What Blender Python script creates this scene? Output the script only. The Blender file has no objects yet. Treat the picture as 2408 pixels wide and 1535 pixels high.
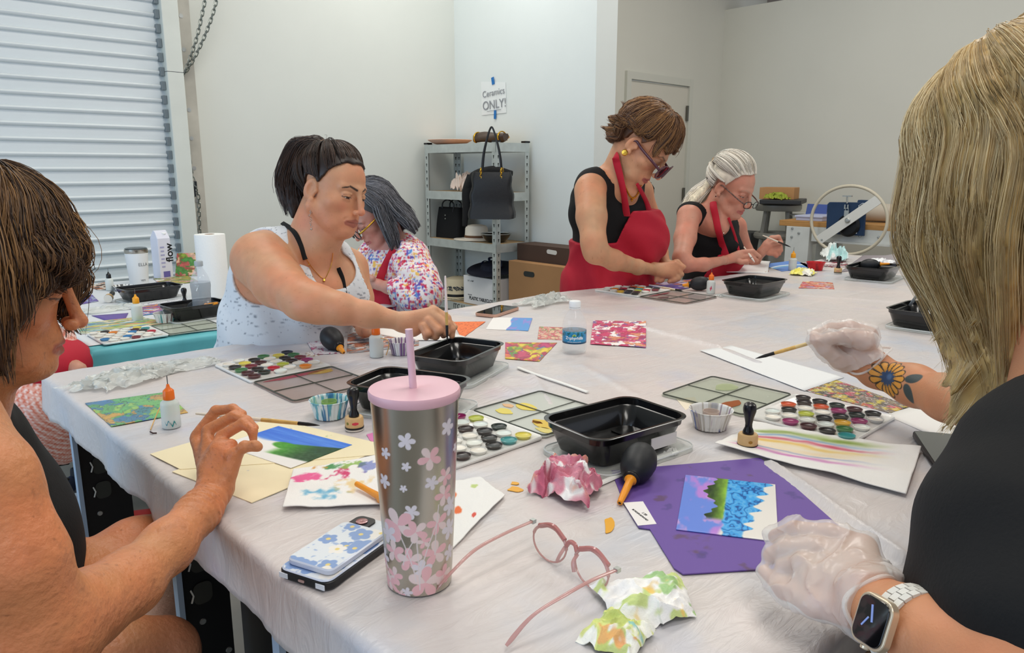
import bpy, math, random
import numpy as np
from mathutils import Vector, Matrix, Quaternion
R=math.radians
sc=bpy.context.scene; COL=sc.collection
# ---------------- camera ----------------
W_,H_=2408,1535; FPX=1750.; CXP,CYP=1204,767.5
PITCH=math.atan(370/1750.); YAW=R(46.7); CAMH=1.315
cd=bpy.data.cameras.new('camera'); cam=bpy.data.objects.new('camera',cd); COL.objects.link(cam)
cd.sensor_fit='HORIZONTAL'; cd.sensor_width=36; cd.lens=36*FPX/W_; cd.clip_start=.02
cam.location=(0,0,CAMH); cam.rotation_euler=(math.pi/2-PITCH,0,YAW-math.pi/2); sc.camera=cam
sc.view_settings.view_transform='Standard'; sc.view_settings.look='None'
sc.view_settings.gamma=1; sc.view_settings.use_curve_mapping=False; sc.view_settings.exposure=-0.22
# ---------------- light ----------------
wd=bpy.data.worlds.new('world'); sc.world=wd; wd.use_nodes=True
wd.node_tree.nodes['Background'].inputs[0].default_value=(.80,.87,1,1); wd.node_tree.nodes['Background'].inputs[1].default_value=.75
def area(name,loc,rot,sx,sy,e,col,spread=180):
    l=bpy.data.lights.new(name,'AREA'); l.shape='RECTANGLE'; l.size=sx; l.size_y=sy; l.energy=e; l.color=col; l.spread=R(spread)
    o=bpy.data.objects.new(name,l); COL.objects.link(o); o.location=loc; o.rotation_euler=[R(a) for a in rot]; return o
WARM=(1,.955,.885)
for n,(x,y,e) in enumerate(((1.1,2.6,30),(1.2,.6,26),(3.9,1.9,34),(4.0,-.3,26),(2.6,3.9,13))):
    area('ceiling_lamp_or_fill',(x,y,3.55),(0,0,0),1.2,.6,e,WARM)
area('ceiling_lamp_or_fill',(3.05,3.6,3.3),(0,0,0),.6,.6,12,(1,.98,.95))
area('ceiling_lamp_or_fill',(-.2,-.9,3.4),(0,0,0),1.4,.8,34,WARM)  # unseen fill light added above and behind the camera to brighten faces
# open roller door on the left of the photographer lets in cool daylight
area('daylight_opening',(-2.6,2.2,1.5),(0,-80,0),2.4,2.6,62,(.50,.74,1))
# ---------------- helpers ----------------
def ray(u,v):
    a=(u-CXP)/FPX; b=-(v-CYP)/FPX; c,s=math.cos(PITCH),math.sin(PITCH)
    f=c+b*s; z=-s+b*c; fw=(math.cos(YAW),math.sin(YAW)); rt=(math.sin(YAW),-math.cos(YAW))
    return Vector((fw[0]*f+rt[0]*a, fw[1]*f+rt[1]*a, z))
def P(u,v,z=.85):
    d=ray(u,v); t=(z-CAMH)/d.z; return Vector((d.x*t,d.y*t,z))
_DK=1.
def D(u,v,dep): dep=dep*_DK; d=ray(u,v); return Vector((d.x*dep,d.y*dep,CAMH+d.z*dep))
def PX(u,v,x): d=ray(u,v); t=x/d.x; return Vector((x,d.y*t,CAMH+d.z*t))
def PY(u,v,y): d=ray(u,v); t=y/d.y; return Vector((d.x*t,y,CAMH+d.z*t))
def lin(c):
    if isinstance(c,str): c=[int(c[i:i+2],16)/255 for i in (0,2,4)]
    return tuple((x/12.92 if x<=.04045 else ((x+.055)/1.055)**2.4) for x in c[:3])
def linA(a): a=np.asarray(a,float); return np.where(a<=.04045,a/12.92,((np.clip(a,0,None)+.055)/1.055)**2.4)
_M={}
def mat(name,col='ffffff',rough=.5,metal=0,bump=0,bscale=200,trans=0,ior=1.45,alpha=1,vcol=False,sss=0,coat=0,var=0,vscale=6,spec=.5,sheen=0,aniso=0,bdist=.002,stretch=None,sheencol=None,thin=None):
    if name in _M: return _M[name]
    m=bpy.data.materials.new(name); m.use_nodes=True; nt=m.node_tree; N=nt.nodes; L=nt.links
    b=N['Principled BSDF']; c=lin(col)
    b.inputs['Base Color'].default_value=(*c,1); b.inputs['Roughness'].default_value=rough; b.inputs['Metallic'].default_value=metal
    b.inputs['Transmission Weight'].default_value=trans; b.inputs['IOR'].default_value=ior; b.inputs['Alpha'].default_value=alpha
    b.inputs['Coat Weight'].default_value=coat; b.inputs['Specular IOR Level'].default_value=spec
    if aniso: b.inputs['Anisotropic'].default_value=aniso
    if sheen: b.inputs['Sheen Weight'].default_value=sheen
    if sss: b.inputs['Subsurface Weight'].default_value=sss; b.inputs['Subsurface Radius'].default_value=(.012,.005,.003); b.inputs['Subsurface Scale'].default_value=1
    csock=None
    if vcol:
        a=N.new('ShaderNodeVertexColor'); a.layer_name='Col'; csock=a.outputs[0]
    tc=N.new('ShaderNodeTexCoord'); vec=tc.outputs['Object']
    if stretch:
        mp=N.new('ShaderNodeMapping'); mp.inputs['Scale'].default_value=stretch; L.new(vec,mp.inputs[0]); vec=mp.outputs[0]
    if var:
        n=N.new('ShaderNodeTexNoise'); n.inputs['Scale'].default_value=vscale; n.inputs['Detail'].default_value=5; L.new(vec,n.inputs['Vector'])
        mr=N.new('ShaderNodeMapRange'); mr.inputs['From Min'].default_value=.3; mr.inputs['From Max'].default_value=.7
        mr.inputs['To Min'].default_value=1-var; mr.inputs['To Max'].default_value=1+var; L.new(n.outputs[0],mr.inputs[0])
        mx=N.new('ShaderNodeVectorMath'); mx.operation='SCALE'; L.new(mr.outputs[0],mx.inputs['Scale'])
        if csock: L.new(csock,mx.inputs[0])
        else: mx.inputs[0].default_value=c
        csock=mx.outputs[0]
    if csock: L.new(csock,b.inputs['Base Color'])
    if bump:
        n=N.new('ShaderNodeTexNoise'); n.inputs['Scale'].default_value=bscale; n.inputs['Detail'].default_value=4; L.new(vec,n.inputs['Vector'])
        bp=N.new('ShaderNodeBump'); bp.inputs['Strength'].default_value=bump; bp.inputs['Distance'].default_value=bdist
        L.new(n.outputs[0],bp.inputs['Height']); L.new(bp.outputs[0],b.inputs['Normal'])
    _M[name]=m; return m
def tag(o,label=None,cat=None,group=None,kind=None):
    if label: o['label']=label
    if cat: o['category']=cat
    if group: o['group']=group
    if kind: o['kind']=kind
    return o
def thing(name,label,cat,loc=(0,0,0),rz=0,group=None):
    o=bpy.data.objects.new(name,None); COL.objects.link(o); o.location=loc; o.rotation_euler=(0,0,rz); o.empty_display_size=.02
    return tag(o,label,cat,group)
class MB:
    def __init__(s): s.v=[]; s.f=[]; s.m=[]; s.c=[]; s.n=0
    def add(s,v,f,mi=0,M=None,col=None):
        v=np.asarray(v,float).reshape(-1,3)
        if M is not None:
            A=np.array(M); v=v@A[:3,:3].T+A[:3,3]
        s.v.append(v); n=s.n
        if isinstance(f,np.ndarray): s.f.extend((f+n).tolist())
        else: s.f.extend([[i+n for i in q] for q in f])
        s.m.extend([mi]*len(f)); s.n+=len(v)
        if col is not None:
            col=np.asarray(col,float)
            if col.ndim==1: col=np.tile(col[:3],(len(v),1))
            s.c.append(col)
        else: s.c.append(np.ones((len(v),3)))
        return s
    def box(s,c,d,mi=0,M=None,col=None):
        x,y,z=[a/2 for a in d]
        v=[(c[0]+i*x,c[1]+j*y,c[2]+k*z) for i in(-1,1) for j in(-1,1) for k in(-1,1)]
        return s.add(v,[(0,1,3,2),(4,6,7,5),(0,4,5,1),(2,3,7,6),(0,2,6,4),(1,5,7,3)],mi,M,col)
    def loft(s,rings,mi=0,M=None,cap=(True,True),closed=True,col=None):
        k=len(rings[0]); v=np.concatenate([np.asarray(r,float) for r in rings]); f=[]
        for i in range(len(rings)-1):
            for j in range(k if closed else k-1):
                a=i*k+j; b=i*k+(j+1)%k; f.append((a,b,b+k,a+k))
        if cap[0]: f.append(tuple(range(k))[::-1])
        if cap[1]: f.append(tuple((len(rings)-1)*k+j for j in range(k)))
        return s.add(v,f,mi,M,col)
    def lathe(s,prof,n=32,mi=0,M=None,cap=(False,False),col=None,rip=None):
        t=np.linspace(0,2*math.pi,n,endpoint=False); rings=[]
        for q in prof:
            r,z=q[0],q[1]; rr=r*(1+(rip(t,z) if rip else 0))
            rings.append(np.stack([rr*np.cos(t),rr*np.sin(t),np.full(n,z)],1))
        return s.loft(rings,mi,M,cap,True,col)
    def tube(s,pts,r,n=8,mi=0,M=None,cap=True,col=None,flat=None,up=None):
        p=np.asarray([tuple(q) for q in pts],float); k=len(p)
        rad=np.full(k,r) if np.isscalar(r) else np.asarray(r,float)
        T=np.gradient(p,axis=0); T/=np.linalg.norm(T,axis=1)[:,None]+1e-12
        u=np.array(up if up is not None else ((0,0,1) if abs(T[0][2])<.9 else (1,0,0)),float)
        rings=[]; t=np.linspace(0,2*math.pi,n,endpoint=False)
        for i in range(k):
            a=np.cross(T[i],u); a/=np.linalg.norm(a)+1e-12; b=np.cross(a,T[i]); 
            if up is None: u=b
            fa=flat if flat else 1
            rings.append(p[i]+rad[i]*(np.outer(np.cos(t),a)+np.outer(np.sin(t)*fa,b)))
        return s.loft(rings,mi,M,(cap,cap),True,col)
    def prism(s,o,z0,z1,mi=0,M=None,col=None):
        r=[[(x,y,z) for x,y in o] for z in (z0,z1)]
        return s.loft(r,mi,M,(True,True),True,col)
    def grid(s,G,mi=0,M=None,col=None,closed=False,thick=0):
        G=np.asarray(G,float); a,b=G.shape[:2]
        I=np.arange(a*b).reshape(a,b); q=np.stack([I[:-1,:-1],I[1:,:-1],I[1:,1:],I[:-1,1:]],-1).reshape(-1,4)
        c=None if col is None else np.asarray(col).reshape(-1,3)
        if not thick: return s.add(G.reshape(-1,3),q,mi,M,c)
        N=np.cross(np.gradient(G,axis=0),np.gradient(G,axis=1)); N/=np.linalg.norm(N,axis=2)[...,None]+1e-12
        B=G-N*thick; n=a*b; loop=list(I[0,:])+list(I[1:,-1])+list(I[-1,:-1][::-1])+list(I[1:-1,0][::-1])
        e=np.array([(loop[(i+1)%len(loop)],loop[i],loop[i]+n,loop[(i+1)%len(loop)]+n) for i in range(len(loop))])
        f=np.concatenate([q,q[:,::-1]+n,e[:,::-1]]); V=np.concatenate([G.reshape(-1,3),B.reshape(-1,3)])
        return s.add(V,f,mi,M,None if c is None else np.concatenate([c,c]))
    def out(s,name,mats,parent=None,smooth=True,bevel=0,sub=0,M=None,auto=35,kind=None):
        me=bpy.data.meshes.new(name); V=np.concatenate(s.v)
        me.from_pydata(V.tolist(),[],s.f); 
        mats=mats if isinstance(mats,(list,tuple)) else [mats]
        for m in mats: me.materials.append(m)
        if len(mats)>1: me.polygons.foreach_set('material_index',s.m)
        c=np.concatenate(s.c)
        if any(m.node_tree.nodes.get('Color Attribute') or 'vcol' in m for m in mats) or not np.all(c==1):
            at=me.color_attributes.new('Col','FLOAT_COLOR','POINT'); at.data.foreach_set('color',np.concatenate([c,np.ones((len(c),1))],1).ravel())
        me.polygons.foreach_set('use_smooth',[smooth]*len(me.polygons)); me.update()
        o=bpy.data.objects.new(name,me); COL.objects.link(o)
        if parent: o.parent=parent
        if bevel:
            b=o.modifiers.new('b','BEVEL'); b.width=bevel; b.segments=2; b.limit_method='ANGLE'; b.angle_limit=R(40)
        if sub: b=o.modifiers.new('s','SUBSURF'); b.levels=sub; b.render_levels=sub
        if smooth and auto and not sub:
            try: me.set_sharp_from_angle(angle=R(auto))
            except Exception: pass
        if kind: o['kind']=kind
        return o
def cr(pts,n=8):
    p=[np.asarray(tuple(q),float) for q in pts]; p=[2*p[0]-p[1]]+p+[2*p[-1]-p[-2]]; o=[]
    for i in range(1,len(p)-2):
        for t in np.linspace(0,1,n,endpoint=False):
            o.append(.5*((2*p[i])+(-p[i-1]+p[i+1])*t+(2*p[i-1]-5*p[i]+4*p[i+1]-p[i+2])*t*t+(-p[i-1]+3*p[i]-3*p[i+1]+p[i+2])*t**3))
    o.append(p[-2]); return np.array(o)
def rr(w,d,r,n=6,cx=0,cy=0):
    o=[]
    for (sx,sy,a0) in ((1,1,0),(-1,1,90),(-1,-1,180),(1,-1,270)):
        for i in range(n+1):
            a=R(a0+90*i/n); o.append((cx+sx*(w/2-r)+r*math.cos(a),cy+sy*(d/2-r)+r*math.sin(a)))
    return o
def ring(o,z): return [(x,y,z) for x,y in o]
def frame(o,x,z):
    """matrix with origin o, x axis along x, z axis towards z"""
    x=Vector(x).normalized(); z=Vector(z); z=(z-x*z.dot(x)).normalized(); y=z.cross(x)
    return Matrix(((x.x,y.x,z.x,o[0]),(x.y,y.y,z.y,o[1]),(x.z,y.z,z.z,o[2]),(0,0,0,1)))
def TR(x=0,y=0,z=0,rx=0,ry=0,rz=0,s=1):
    return Matrix.Translation((x,y,z))@Matrix.Rotation(R(rz),4,'Z')@Matrix.Rotation(R(ry),4,'Y')@Matrix.Rotation(R(rx),4,'X')@Matrix.Scale(s,4)
# value noise
_rs=np.random.RandomState(7); _T=_rs.rand(65536)
def vn(x,y,z=0,seed=0):
    x=np.asarray(x,float); y=np.asarray(y,float); z=np.asarray(z,float)+0*x
    xi=np.floor(x).astype(int); yi=np.floor(y).astype(int); zi=np.floor(z).astype(int); fx,fy,fz=x-xi,y-yi,z-zi
    fx=fx*fx*(3-2*fx); fy=fy*fy*(3-2*fy); fz=fz*fz*(3-2*fz)
    def h(a,b,c): return _T[(a*7919+b*104729+c*1299709+seed*3571)&65535]
    r=0
    for c,wz in ((0,1-fz),(1,fz)):
        a=h(xi,yi,zi+c)*(1-fx)+h(xi+1,yi,zi+c)*fx; b=h(xi,yi+1,zi+c)*(1-fx)+h(xi+1,yi+1,zi+c)*fx
        r=r+wz*(a*(1-fy)+b*fy)
    return r
def fb(x,y,z=0,seed=0,o=4):
    r=0; a=.5; x=np.asarray(x,float);y=np.asarray(y,float);z=np.asarray(z,float)
    for i in range(o): r=r+a*vn(x,y,z,seed+i); x=x*2.03;y=y*2.03;z=z*2.03;a*=.5
    return r/(1-.5**o)
def sst(a,b,x): t=np.clip((x-a)/(b-a+1e-12),0,1); return t*t*(3-2*t)
def mixc(c,d,t): 
    t=np.asarray(t)[...,None]; return np.asarray(c)*(1-t)+np.asarray(d)*t
def H(s): return np.array([int(s[i:i+2],16)/255 for i in (0,2,4)])
def text(s,parent,M,size,m,name='lettering',ext=.0004,bold=0,xs=1):
    cu=bpy.data.curves.new(name,'FONT'); cu.body=s; cu.size=size; cu.extrude=ext; cu.align_x='CENTER'; cu.align_y='CENTER'; cu.offset=bold
    t=bpy.data.objects.new('tmp',cu); COL.objects.link(t); dg=bpy.context.evaluated_depsgraph_get()
    me=bpy.data.meshes.new_from_object(t.evaluated_get(dg)); COL.objects.unlink(t); bpy.data.objects.remove(t)
    me.transform(Matrix.Diagonal((xs,1,1,1))); me.transform(M); me.materials.clear(); me.materials.append(m)
    o=bpy.data.objects.new(name,me); COL.objects.link(o)
    if parent: o.parent=parent
    return o
# ================= room =================
m_wallL=mat('paint_white_left','d6d9d2',.75,bump=.06,bscale=60,var=.02,vscale=2)
m_wallB=mat('paint_white_back','dde3e0',.7,bump=.06,bscale=60,var=.02,vscale=2)
m_wallR=mat('paint_white_right','d6d5ca',.75,bump=.06,bscale=60,var=.02,vscale=2)
m_conc=mat('concrete','8f8a80',.7,var=.18,vscale=3,bump=.1,bscale=30)
m_shut=mat('shutter_paint','dfe5e6',.38,var=.02,vscale=3)
m_rail=mat('rail_paint','d4d8d0',.5,var=.03,vscale=8)
m_steel=mat('zinc_steel','b9bcb8',.4,.85,var=.12,vscale=30)
m_dark=mat('dark_metal','33383c',.5,.6)
m_black=mat('black_plastic','141416',.35)
def struct(name,mb,m,smooth=False,**k): return mb.out(name,m,None,smooth,kind='structure',**k)
struct('floor',MB().box((1.6,1.2,-.05),(10,8,.1)),m_conc)
struct('ceiling',MB().box((1.6,1.2,3.95),(10,8,.1)),mat('ceiling_paint','c9c6bd',.8))
b=MB(); b.box((2.68,4.65,1.9),(2.06,.2,4)); b.box((-.8,4.65,3.1),(4.9,.2,1.4)); b.box((-2.8,4.65,1.9),(.9,.2,4)); struct('wall_left',b,m_wallL)
struct('wall_back',MB().box((3.8,3.91,1.95),(.2,1.48,3.9)),m_wallB)
b=MB(); b.box((5.3,3.8,2.95),(3.0,.2,1.9)); b.box((4.25,3.8,1.0),(.86,.2,2.0)); b.box((5.97,3.8,1.0),(.9,.2,2.0)); struct('wall_far',b,m_wallR)
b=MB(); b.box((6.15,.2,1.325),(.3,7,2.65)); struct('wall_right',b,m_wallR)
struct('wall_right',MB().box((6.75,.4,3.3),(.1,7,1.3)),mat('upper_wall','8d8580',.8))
b=MB(); b.box((4.683,3.69,1.02),(.055,.03,2.04)); b.box((5.1,3.69,2.012),(.778,.029,.055)); b.box((5.515,3.69,1.02),(.05,.03,2.04)); struct('trim_1',b,mat('door_frame','cfcfc4',.5))
d=thing('door_2','plain white door closed in the recessed far wall, two dark hinges','door'); d['kind']='structure'
MB().box((5.1,3.715,.985),(.78,.04,1.985)).out('door_leaf',mat('door_paint','d3cfc2',.5),d,False)
for z in (1.77,1.10):
    MB().box((5.482,3.682,z),(.03,.012,.12)).lathe([(.008,-.06),(.008,.06)],10,M=TR(5.482,3.68,z),cap=(1,1)).out('hinge',mat('hinge_metal','6f6d66',.4,.7),d)
# roller shutter
d=thing('door_1','white slatted roller shutter filling the left side of the room','door',(0,0,0)); d['kind']='structure'
prof=[]; pz=.0746; z=-.02
while z<2.75:
    prof+=[(4.490,z),(4.486,z+.025),(4.485,z+.045),(4.487,z+.058),(4.476,z+.0605),(4.469,z+.064),(4.468,z+.068),(4.472,z+.0725),(4.484,z+.0745)]; z+=pz
prof.append((4.49,z))
G=[[(x,y,zz) for y,zz in prof] for x in np.linspace(-3.0,1.56,12)]
MB().grid(G,thick=-.004).out('slat_curtain',m_shut,d,True,auto=50)
b=MB(); b.box((1.605,4.45,1.5),(.09,.075,3.2)); b.out('guide_rail',m_rail,d,False,bevel=.004)
MB().box((1.605,4.45,1.84),(.091,.076,.0025)).out('rail_joint',m_dark,d,False)
b=MB(); b.box((1.70,4.54,1.5),(.11,.02,3.2)); b.out('wall_plate',mat('plate','b7b4aa',.6,var=.15,vscale=7,bump=.2,bscale=20),d,False)
for z in (2.16,1.98,1.65,1.49,1.32,1.13,.94): MB().lathe([(.0,.0),(.012,.0),(.012,-.008),(.019,-.009),(.019,-.014)],14,M=TR(1.705,4.528,z,90)).out('bolt',m_steel,d)
z=.02
while z<2.6:
    MB().box((1.548,4.462,z+.03),(.022,.03,.046)).out('slat_end_lock',mat('lock','7d878c',.45,.5),d,False,bevel=.002); z+=pz
# chain of the shutter
def chain(b,pts,L=.034,wr=.0028,wd=.011):
    p=cr(pts,40); s=np.r_[0,np.cumsum(np.linalg.norm(np.diff(p,axis=0),axis=1))]; n=int(s[-1]/(L*.74)); 
    for i in range(n):
        q=s[-1]*(i+.5)/n; c=[np.interp(q,s,p[:,k]) for k in range(3)]; c2=[np.interp(min(q+.005,s[-1]),s,p[:,k]) for k in range(3)]; c1=[np.interp(max(q-.005,0),s,p[:,k]) for k in range(3)]
        M=frame(c,np.subtract(c2,c1),(0,-1,0))@Matrix.Rotation(R(35+90*(i%2)),4,'X')
        t=np.linspace(0,2*math.pi,13)[:-1]; o=[((L/2-wd*.6)*np.sign(math.cos(a))+wd*.7*math.cos(a),wd*.8*math.sin(a),0) for a in t]; o.append(o[0])
        b.tube(o,wr,5,M=M,cap=False)
ch=thing('hoist_chain','steel pull chain hanging beside the roller shutter','chain')
b=MB(); chain(b,[PY(490,-40,4.450),PY(478,20,4.460),PY(462,90,4.470),PY(438,160,4.490),PY(425,180,4.500)]); chain(b,[PY(516,-40,4.450),PY(504,20,4.450),PY(483,80,4.460),PY(452,145,4.480),PY(424,185,4.500)])
chain(b,[PY(424,180,4.500),PY(427,215,4.515),PY(432,290,4.515),PY(438,360,4.510),PY(446,430,4.500),PY(452,455,4.490)]); chain(b,[PY(441,330,4.510),PY(449,400,4.500),PY(458,440,4.490),PY(452,470,4.490)])
chain(b,[PY(456,438,4.490),PY(466,462,4.490),PY(468,520,4.500),PY(470,600,4.500),PY(466,680,4.500)]); b.out('chain_links',mat('chain_steel','8f9691',.35,.9),ch)
MB().box(PY(457,436,4.500),(.022,.03,.05)).box(PY(456,450,4.480),(.016,.02,.06)).out('chain_keeper',m_dark,ch,False,bevel=.003)
# paper sign
s=thing('paper_sign','handwritten paper sign saying Ceramics ONLY taped to the back wall','sign',(0,0,0))
def onwall(u,v): return PX(u,v,3.697)
A=[[onwall(1131,192)*(1-j)+onwall(1189,193)*j if i==0 else onwall(1133,271)*(1-j)+onwall(1191,265)*j for j in np.linspace(0,1,9)] for i in (0,1)]
G=[[np.array(A[0][j])*(1-i)+np.array(A[1][j])*i+np.array((-.003*math.sin(3.1*j/8*math.pi)**2,0,0)) for j in range(9)] for i in np.linspace(0,1,9)]
MB().grid(G,thick=.0006).out('paper',mat('sign_paper','e6eae8',.8),s)
Mw=lambda u,v,r=0: Matrix.Translation(PX(u,v,3.691))@Matrix(((0,0,-1,0),(-1,0,0,0),(0,1,0,0),(0,0,0,1)))@Matrix.Rotation(R(r),4,'Z')
mk=mat('marker_grey','8b8f94',.6)
text('Ceramics',s,Mw(1160,218,4),.062,mk); text('ONLY!',s,Mw(1162,246,3),.085,mk)
MB().tube([PX(1145,262,3.691),PX(1178,257,3.691)],.0015,5).out('underline',mk,s)
bt=mat('blue_tape','1f6fb5',.6)
MB().box((0,0,0),(.028,.05,.001),M=Mw(1159,190,12)).out('tape',bt,s,False); MB().box((0,0,0),(.024,.062,.001),M=Mw(1164,269,-2)).out('tape',bt,s,False)
# ---------------- shelving ----------------
x1,x2,y1,y2=3.355,3.66,3.715,4.485
sh=thing('shelving_unit','galvanised steel shelving unit with slotted posts in the corner','shelf',(x1,y1,0))
lx,ly=x2-x1,y2-y1
m_post=mat('post_steel','c3c9c6',.42,.55,var=.08,vscale=20); m_hole=mat('slot_dark','2a2e2c',.8)
m_osb=mat('shelf_board','b99c74',.8,var=.1,vscale=15)
for (px,py,sx,sy) in ((0,0,1,1),(lx,0,-1,1),(0,ly,1,-1),(lx,ly,-1,-1)):
    b=MB(); b.box((px+sx*.019,py,.745),(.038,.003,1.49)); b.box((px,py+sy*.019,.745),(.003,.038,1.49)); po=b.out('post',m_post,sh,False)
    h=MB(); z=.05
    while z<1.46:
        for (cx,cy,M0) in ((px+sx*.02,py-.0022 if sy>0 else py-.0022,0),(px-.0022,py+sy*.02,1)):
            o=[(.005*math.cos(a),.005*math.sin(a)) for a in np.linspace(0,2*math.pi,9)[:-1]]
            Mx=Matrix.Translation((cx,cy,z))@(Matrix.Rotation(R(90),4,'X') if M0==0 else Matrix.Rotation(R(90),4,'Z')@Matrix.Rotation(R(90),4,'X'))
            h.prism(o,-.001,.001,M=Mx); h.box((0,-.009,0),(.004,.014,.002),M=Mx)
        z+=.05
    h.out('slots',m_hole,po,False)
    MB().box((px+sx*.018,py+sy*.015,1.495),(.045,.04,.012)).out('post_cap',m_black,sh,False)
SHZ=(1.487,1.162,.82,.372,.05)
for z in SHZ:
    b=MB(); b.box((lx/2,-.002,z-.03),(lx,.003,.058)); b.box((lx/2,ly+.002,z-.03),(lx,.003,.058)); b.box((-.002,ly/2,z-.03),(.003,ly,.058)); b.box((lx+.002,ly/2,z-.03),(.003,ly,.058))
    be=b.out('shelf_beam',m_post,sh,False); MB().box((lx/2,ly/2,z-.008),(lx-.01,ly-.01,.012)).out('shelf_board',m_osb,sh,False)
text('ITC LI',sh,Matrix.Translation((-.005,.40,.342))@Matrix(((0,0,-1,0),(-1,0,0,0),(0,1,0,0),(0,0,0,1))),.05,mat('marker_black','2b2b2b',.6),name='marker_writing')
# things on shelves
cz=lambda z: z-.001
mclay=mat('bisque_clay','e3cfc0',.8,var=.05); mclayp=mat('bisque_pink','dcb59f',.75,var=.06)
o=MB().lathe([(.0,.004),(.10,.004),(.125,.012),(.155,.028),(.162,.034),(.158,.036),(.12,.018),(0,.012)],48).out('clay_plate',mclayp); o.location=(3.490,4.360,SHZ[0]); tag(o,'pale pink unglazed plate lying on the top shelf','plate')
# rolled brown purse
t=thing('rolled_purse','rolled brown leather purse with gold clasps on the top shelf','bag',(3.455,3.880,SHZ[0]+.036),R(100))
pr=[(r*.034*(1+.25*math.sin(7*a)),0) for a,r in ((0,1),)]
b=MB(); ang=np.linspace(0,2*math.pi,28,endpoint=False); rings=[]
for i,x in enumerate(np.linspace(-.13,.13,20)):
    k=1-.25*abs(x/.13)**4; r=(.034+.004*np.sin(3*ang+2+x*20))*k; rings.append(np.stack([np.full(28,x),r*1.25*np.cos(ang),r*np.sin(ang)+.004*math.sin(x*30)],1))
b.loft(rings); b.out('leather_roll',mat('brown_leather','4a3a30',.4,bump=.3,bscale=60),t)
gold=mat('gold','d9a93a',.22,1.0)
for x in (-.10,.105):
    MB().tube([(x,.048*math.cos(a),.038*math.sin(a)+.0) for a in np.linspace(-1.2,2.9,24)],.0045,6).out('gold_clasp',gold,t)
MB().tube([(-.12,-.03,-.03+.02),( -.135,-.035,.0),(-.125,-.03,.025),(-.115,-.03,.0),(-.12,-.03,-.02)],.003,6).out('gold_ring',gold,t)
# small clay bowls
def clayb(x,y,z,r,h,l,c): 
    o=MB().lathe([(.0,0),(r*.72,0),(r*.9,h*.3),(r,h),(r*.93,h),(r*.82,h*.35),(0,h*.2)],28,rip=lambda t,z:.02*np.sin(3*t)).out('clay_bowl',mclay); o.location=(x,y,z); tag(o,l,'bowl','bisque bowls on the second shelf')
n=['bottom','middle','top']
for i in range(3): clayb(3.700,4.230,SHZ[1]+.022*i,.052-.001*i,.024,'small unglazed bowl, %s of the left stack on the second shelf'%n[i],0)
for i in range(3): clayb(3.710,4.110,SHZ[1]+.02*i,.046,.024,'small unglazed bowl, %s of the short stack beside the crumpled clay'%n[i],0)
for i in range(3): clayb(3.810,4.040,SHZ[1]+.035*i,.065,.038,'wide unglazed bowl, %s of the rear stack on the second shelf'%n[i],0)
def crumple(name,seed,w,d,h,m,col=None,n=40,freq=5,amp=1.,sharp=1.6,thick=.0012,fold=.4):
    """crumpled sheet: a gathered sheet with ridged creases"""
    u,v=np.meshgrid(np.linspace(-1,1,n),np.linspace(-1,1,n),indexing='ij'); q=np.maximum(abs(u),abs(v))
    rg=lambda s,f: (1-abs(2*fb(u*f+3.1,v*f+1.7,seed=s,o=3)-1))**sharp
    wx=(fb(u*freq*.6,v*freq*.6,seed=seed+5)-.5)*2*fold; wy=(fb(u*freq*.6+9,v*freq*.6,seed=seed+9)-.5)*2*fold
    ed=1+.22*(fb(np.arctan2(v,u)*1.5,q*0+seed,seed=seed,o=3)-.5)
    X=(u*ed+wx)*w/2; Y=(v*ed+wy)*d/2; Z=(rg(seed,freq)*.75+rg(seed+3,freq*2.1)*.3)*h*amp*(1-.6*np.clip(q,0,1)**3)
    Z=Z-Z.min()
    return MB().grid(np.stack([X,Y,Z],-1),thick=thick,col=(col(u,v,Z/h) if col else None))
o=crumple('c',4,.14,.18,.16,mclay,n=36,thick=.004,freq=3).out('crumpled_clay',mclay); o.location=(3.455,4.140,SHZ[1]); tag(o,'crumpled pale clay scraps piled on the second shelf','clay')
# black tote bag on third shelf
def bagbody(b,w,d,h,M=None,top=.92,n=16,mi=0,sag=.02):
    rings=[]
    for i in range(n+1):
        z=h*i/n; k=1+(.06*math.sin(math.pi*i/n)); w2=w*(top+(1-top)*(1-i/n))*k; d2=d*(1-.35*i/n)
        rings.append([(x,y+sag*math.sin(x*25)*i/n*.3,z+(-.012*math.cos(x/w*math.pi*2)*i/n)) for x,y in rr(w2,d2,min(d2*.45,.03),5)])
    b.loft(rings,mi,M)
leath=mat('black_leather','101012',.42,bump=.35,bscale=70,spec=.5)
t=thing('black_handbag','matte black bucket handbag standing on the third shelf','bag',(3.485,4.350,SHZ[2]),R(97))
b=MB(); bagbody(b,.24,.13,.21,top=.86); b.out('bag_body',mat('black_suede','0d0d0f',.85,bump=.2,bscale=60),t)
for s in (-1,1): MB().tube(cr([(-.055,.04*s,.19),(-.06,.04*s,.25),(0,.04*s,.275),(.05,.04*s,.25),(.055,.04*s,.19)]),.0055,8,up=(0,1,0)).out('bag_handle',m_black,t)
for z in (.165,.14): MB().lathe([(0,.004),(.004,.003),(.005,0)],10,M=TR(0.0,.066,z,-90)).out('stud',m_steel,t)
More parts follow.
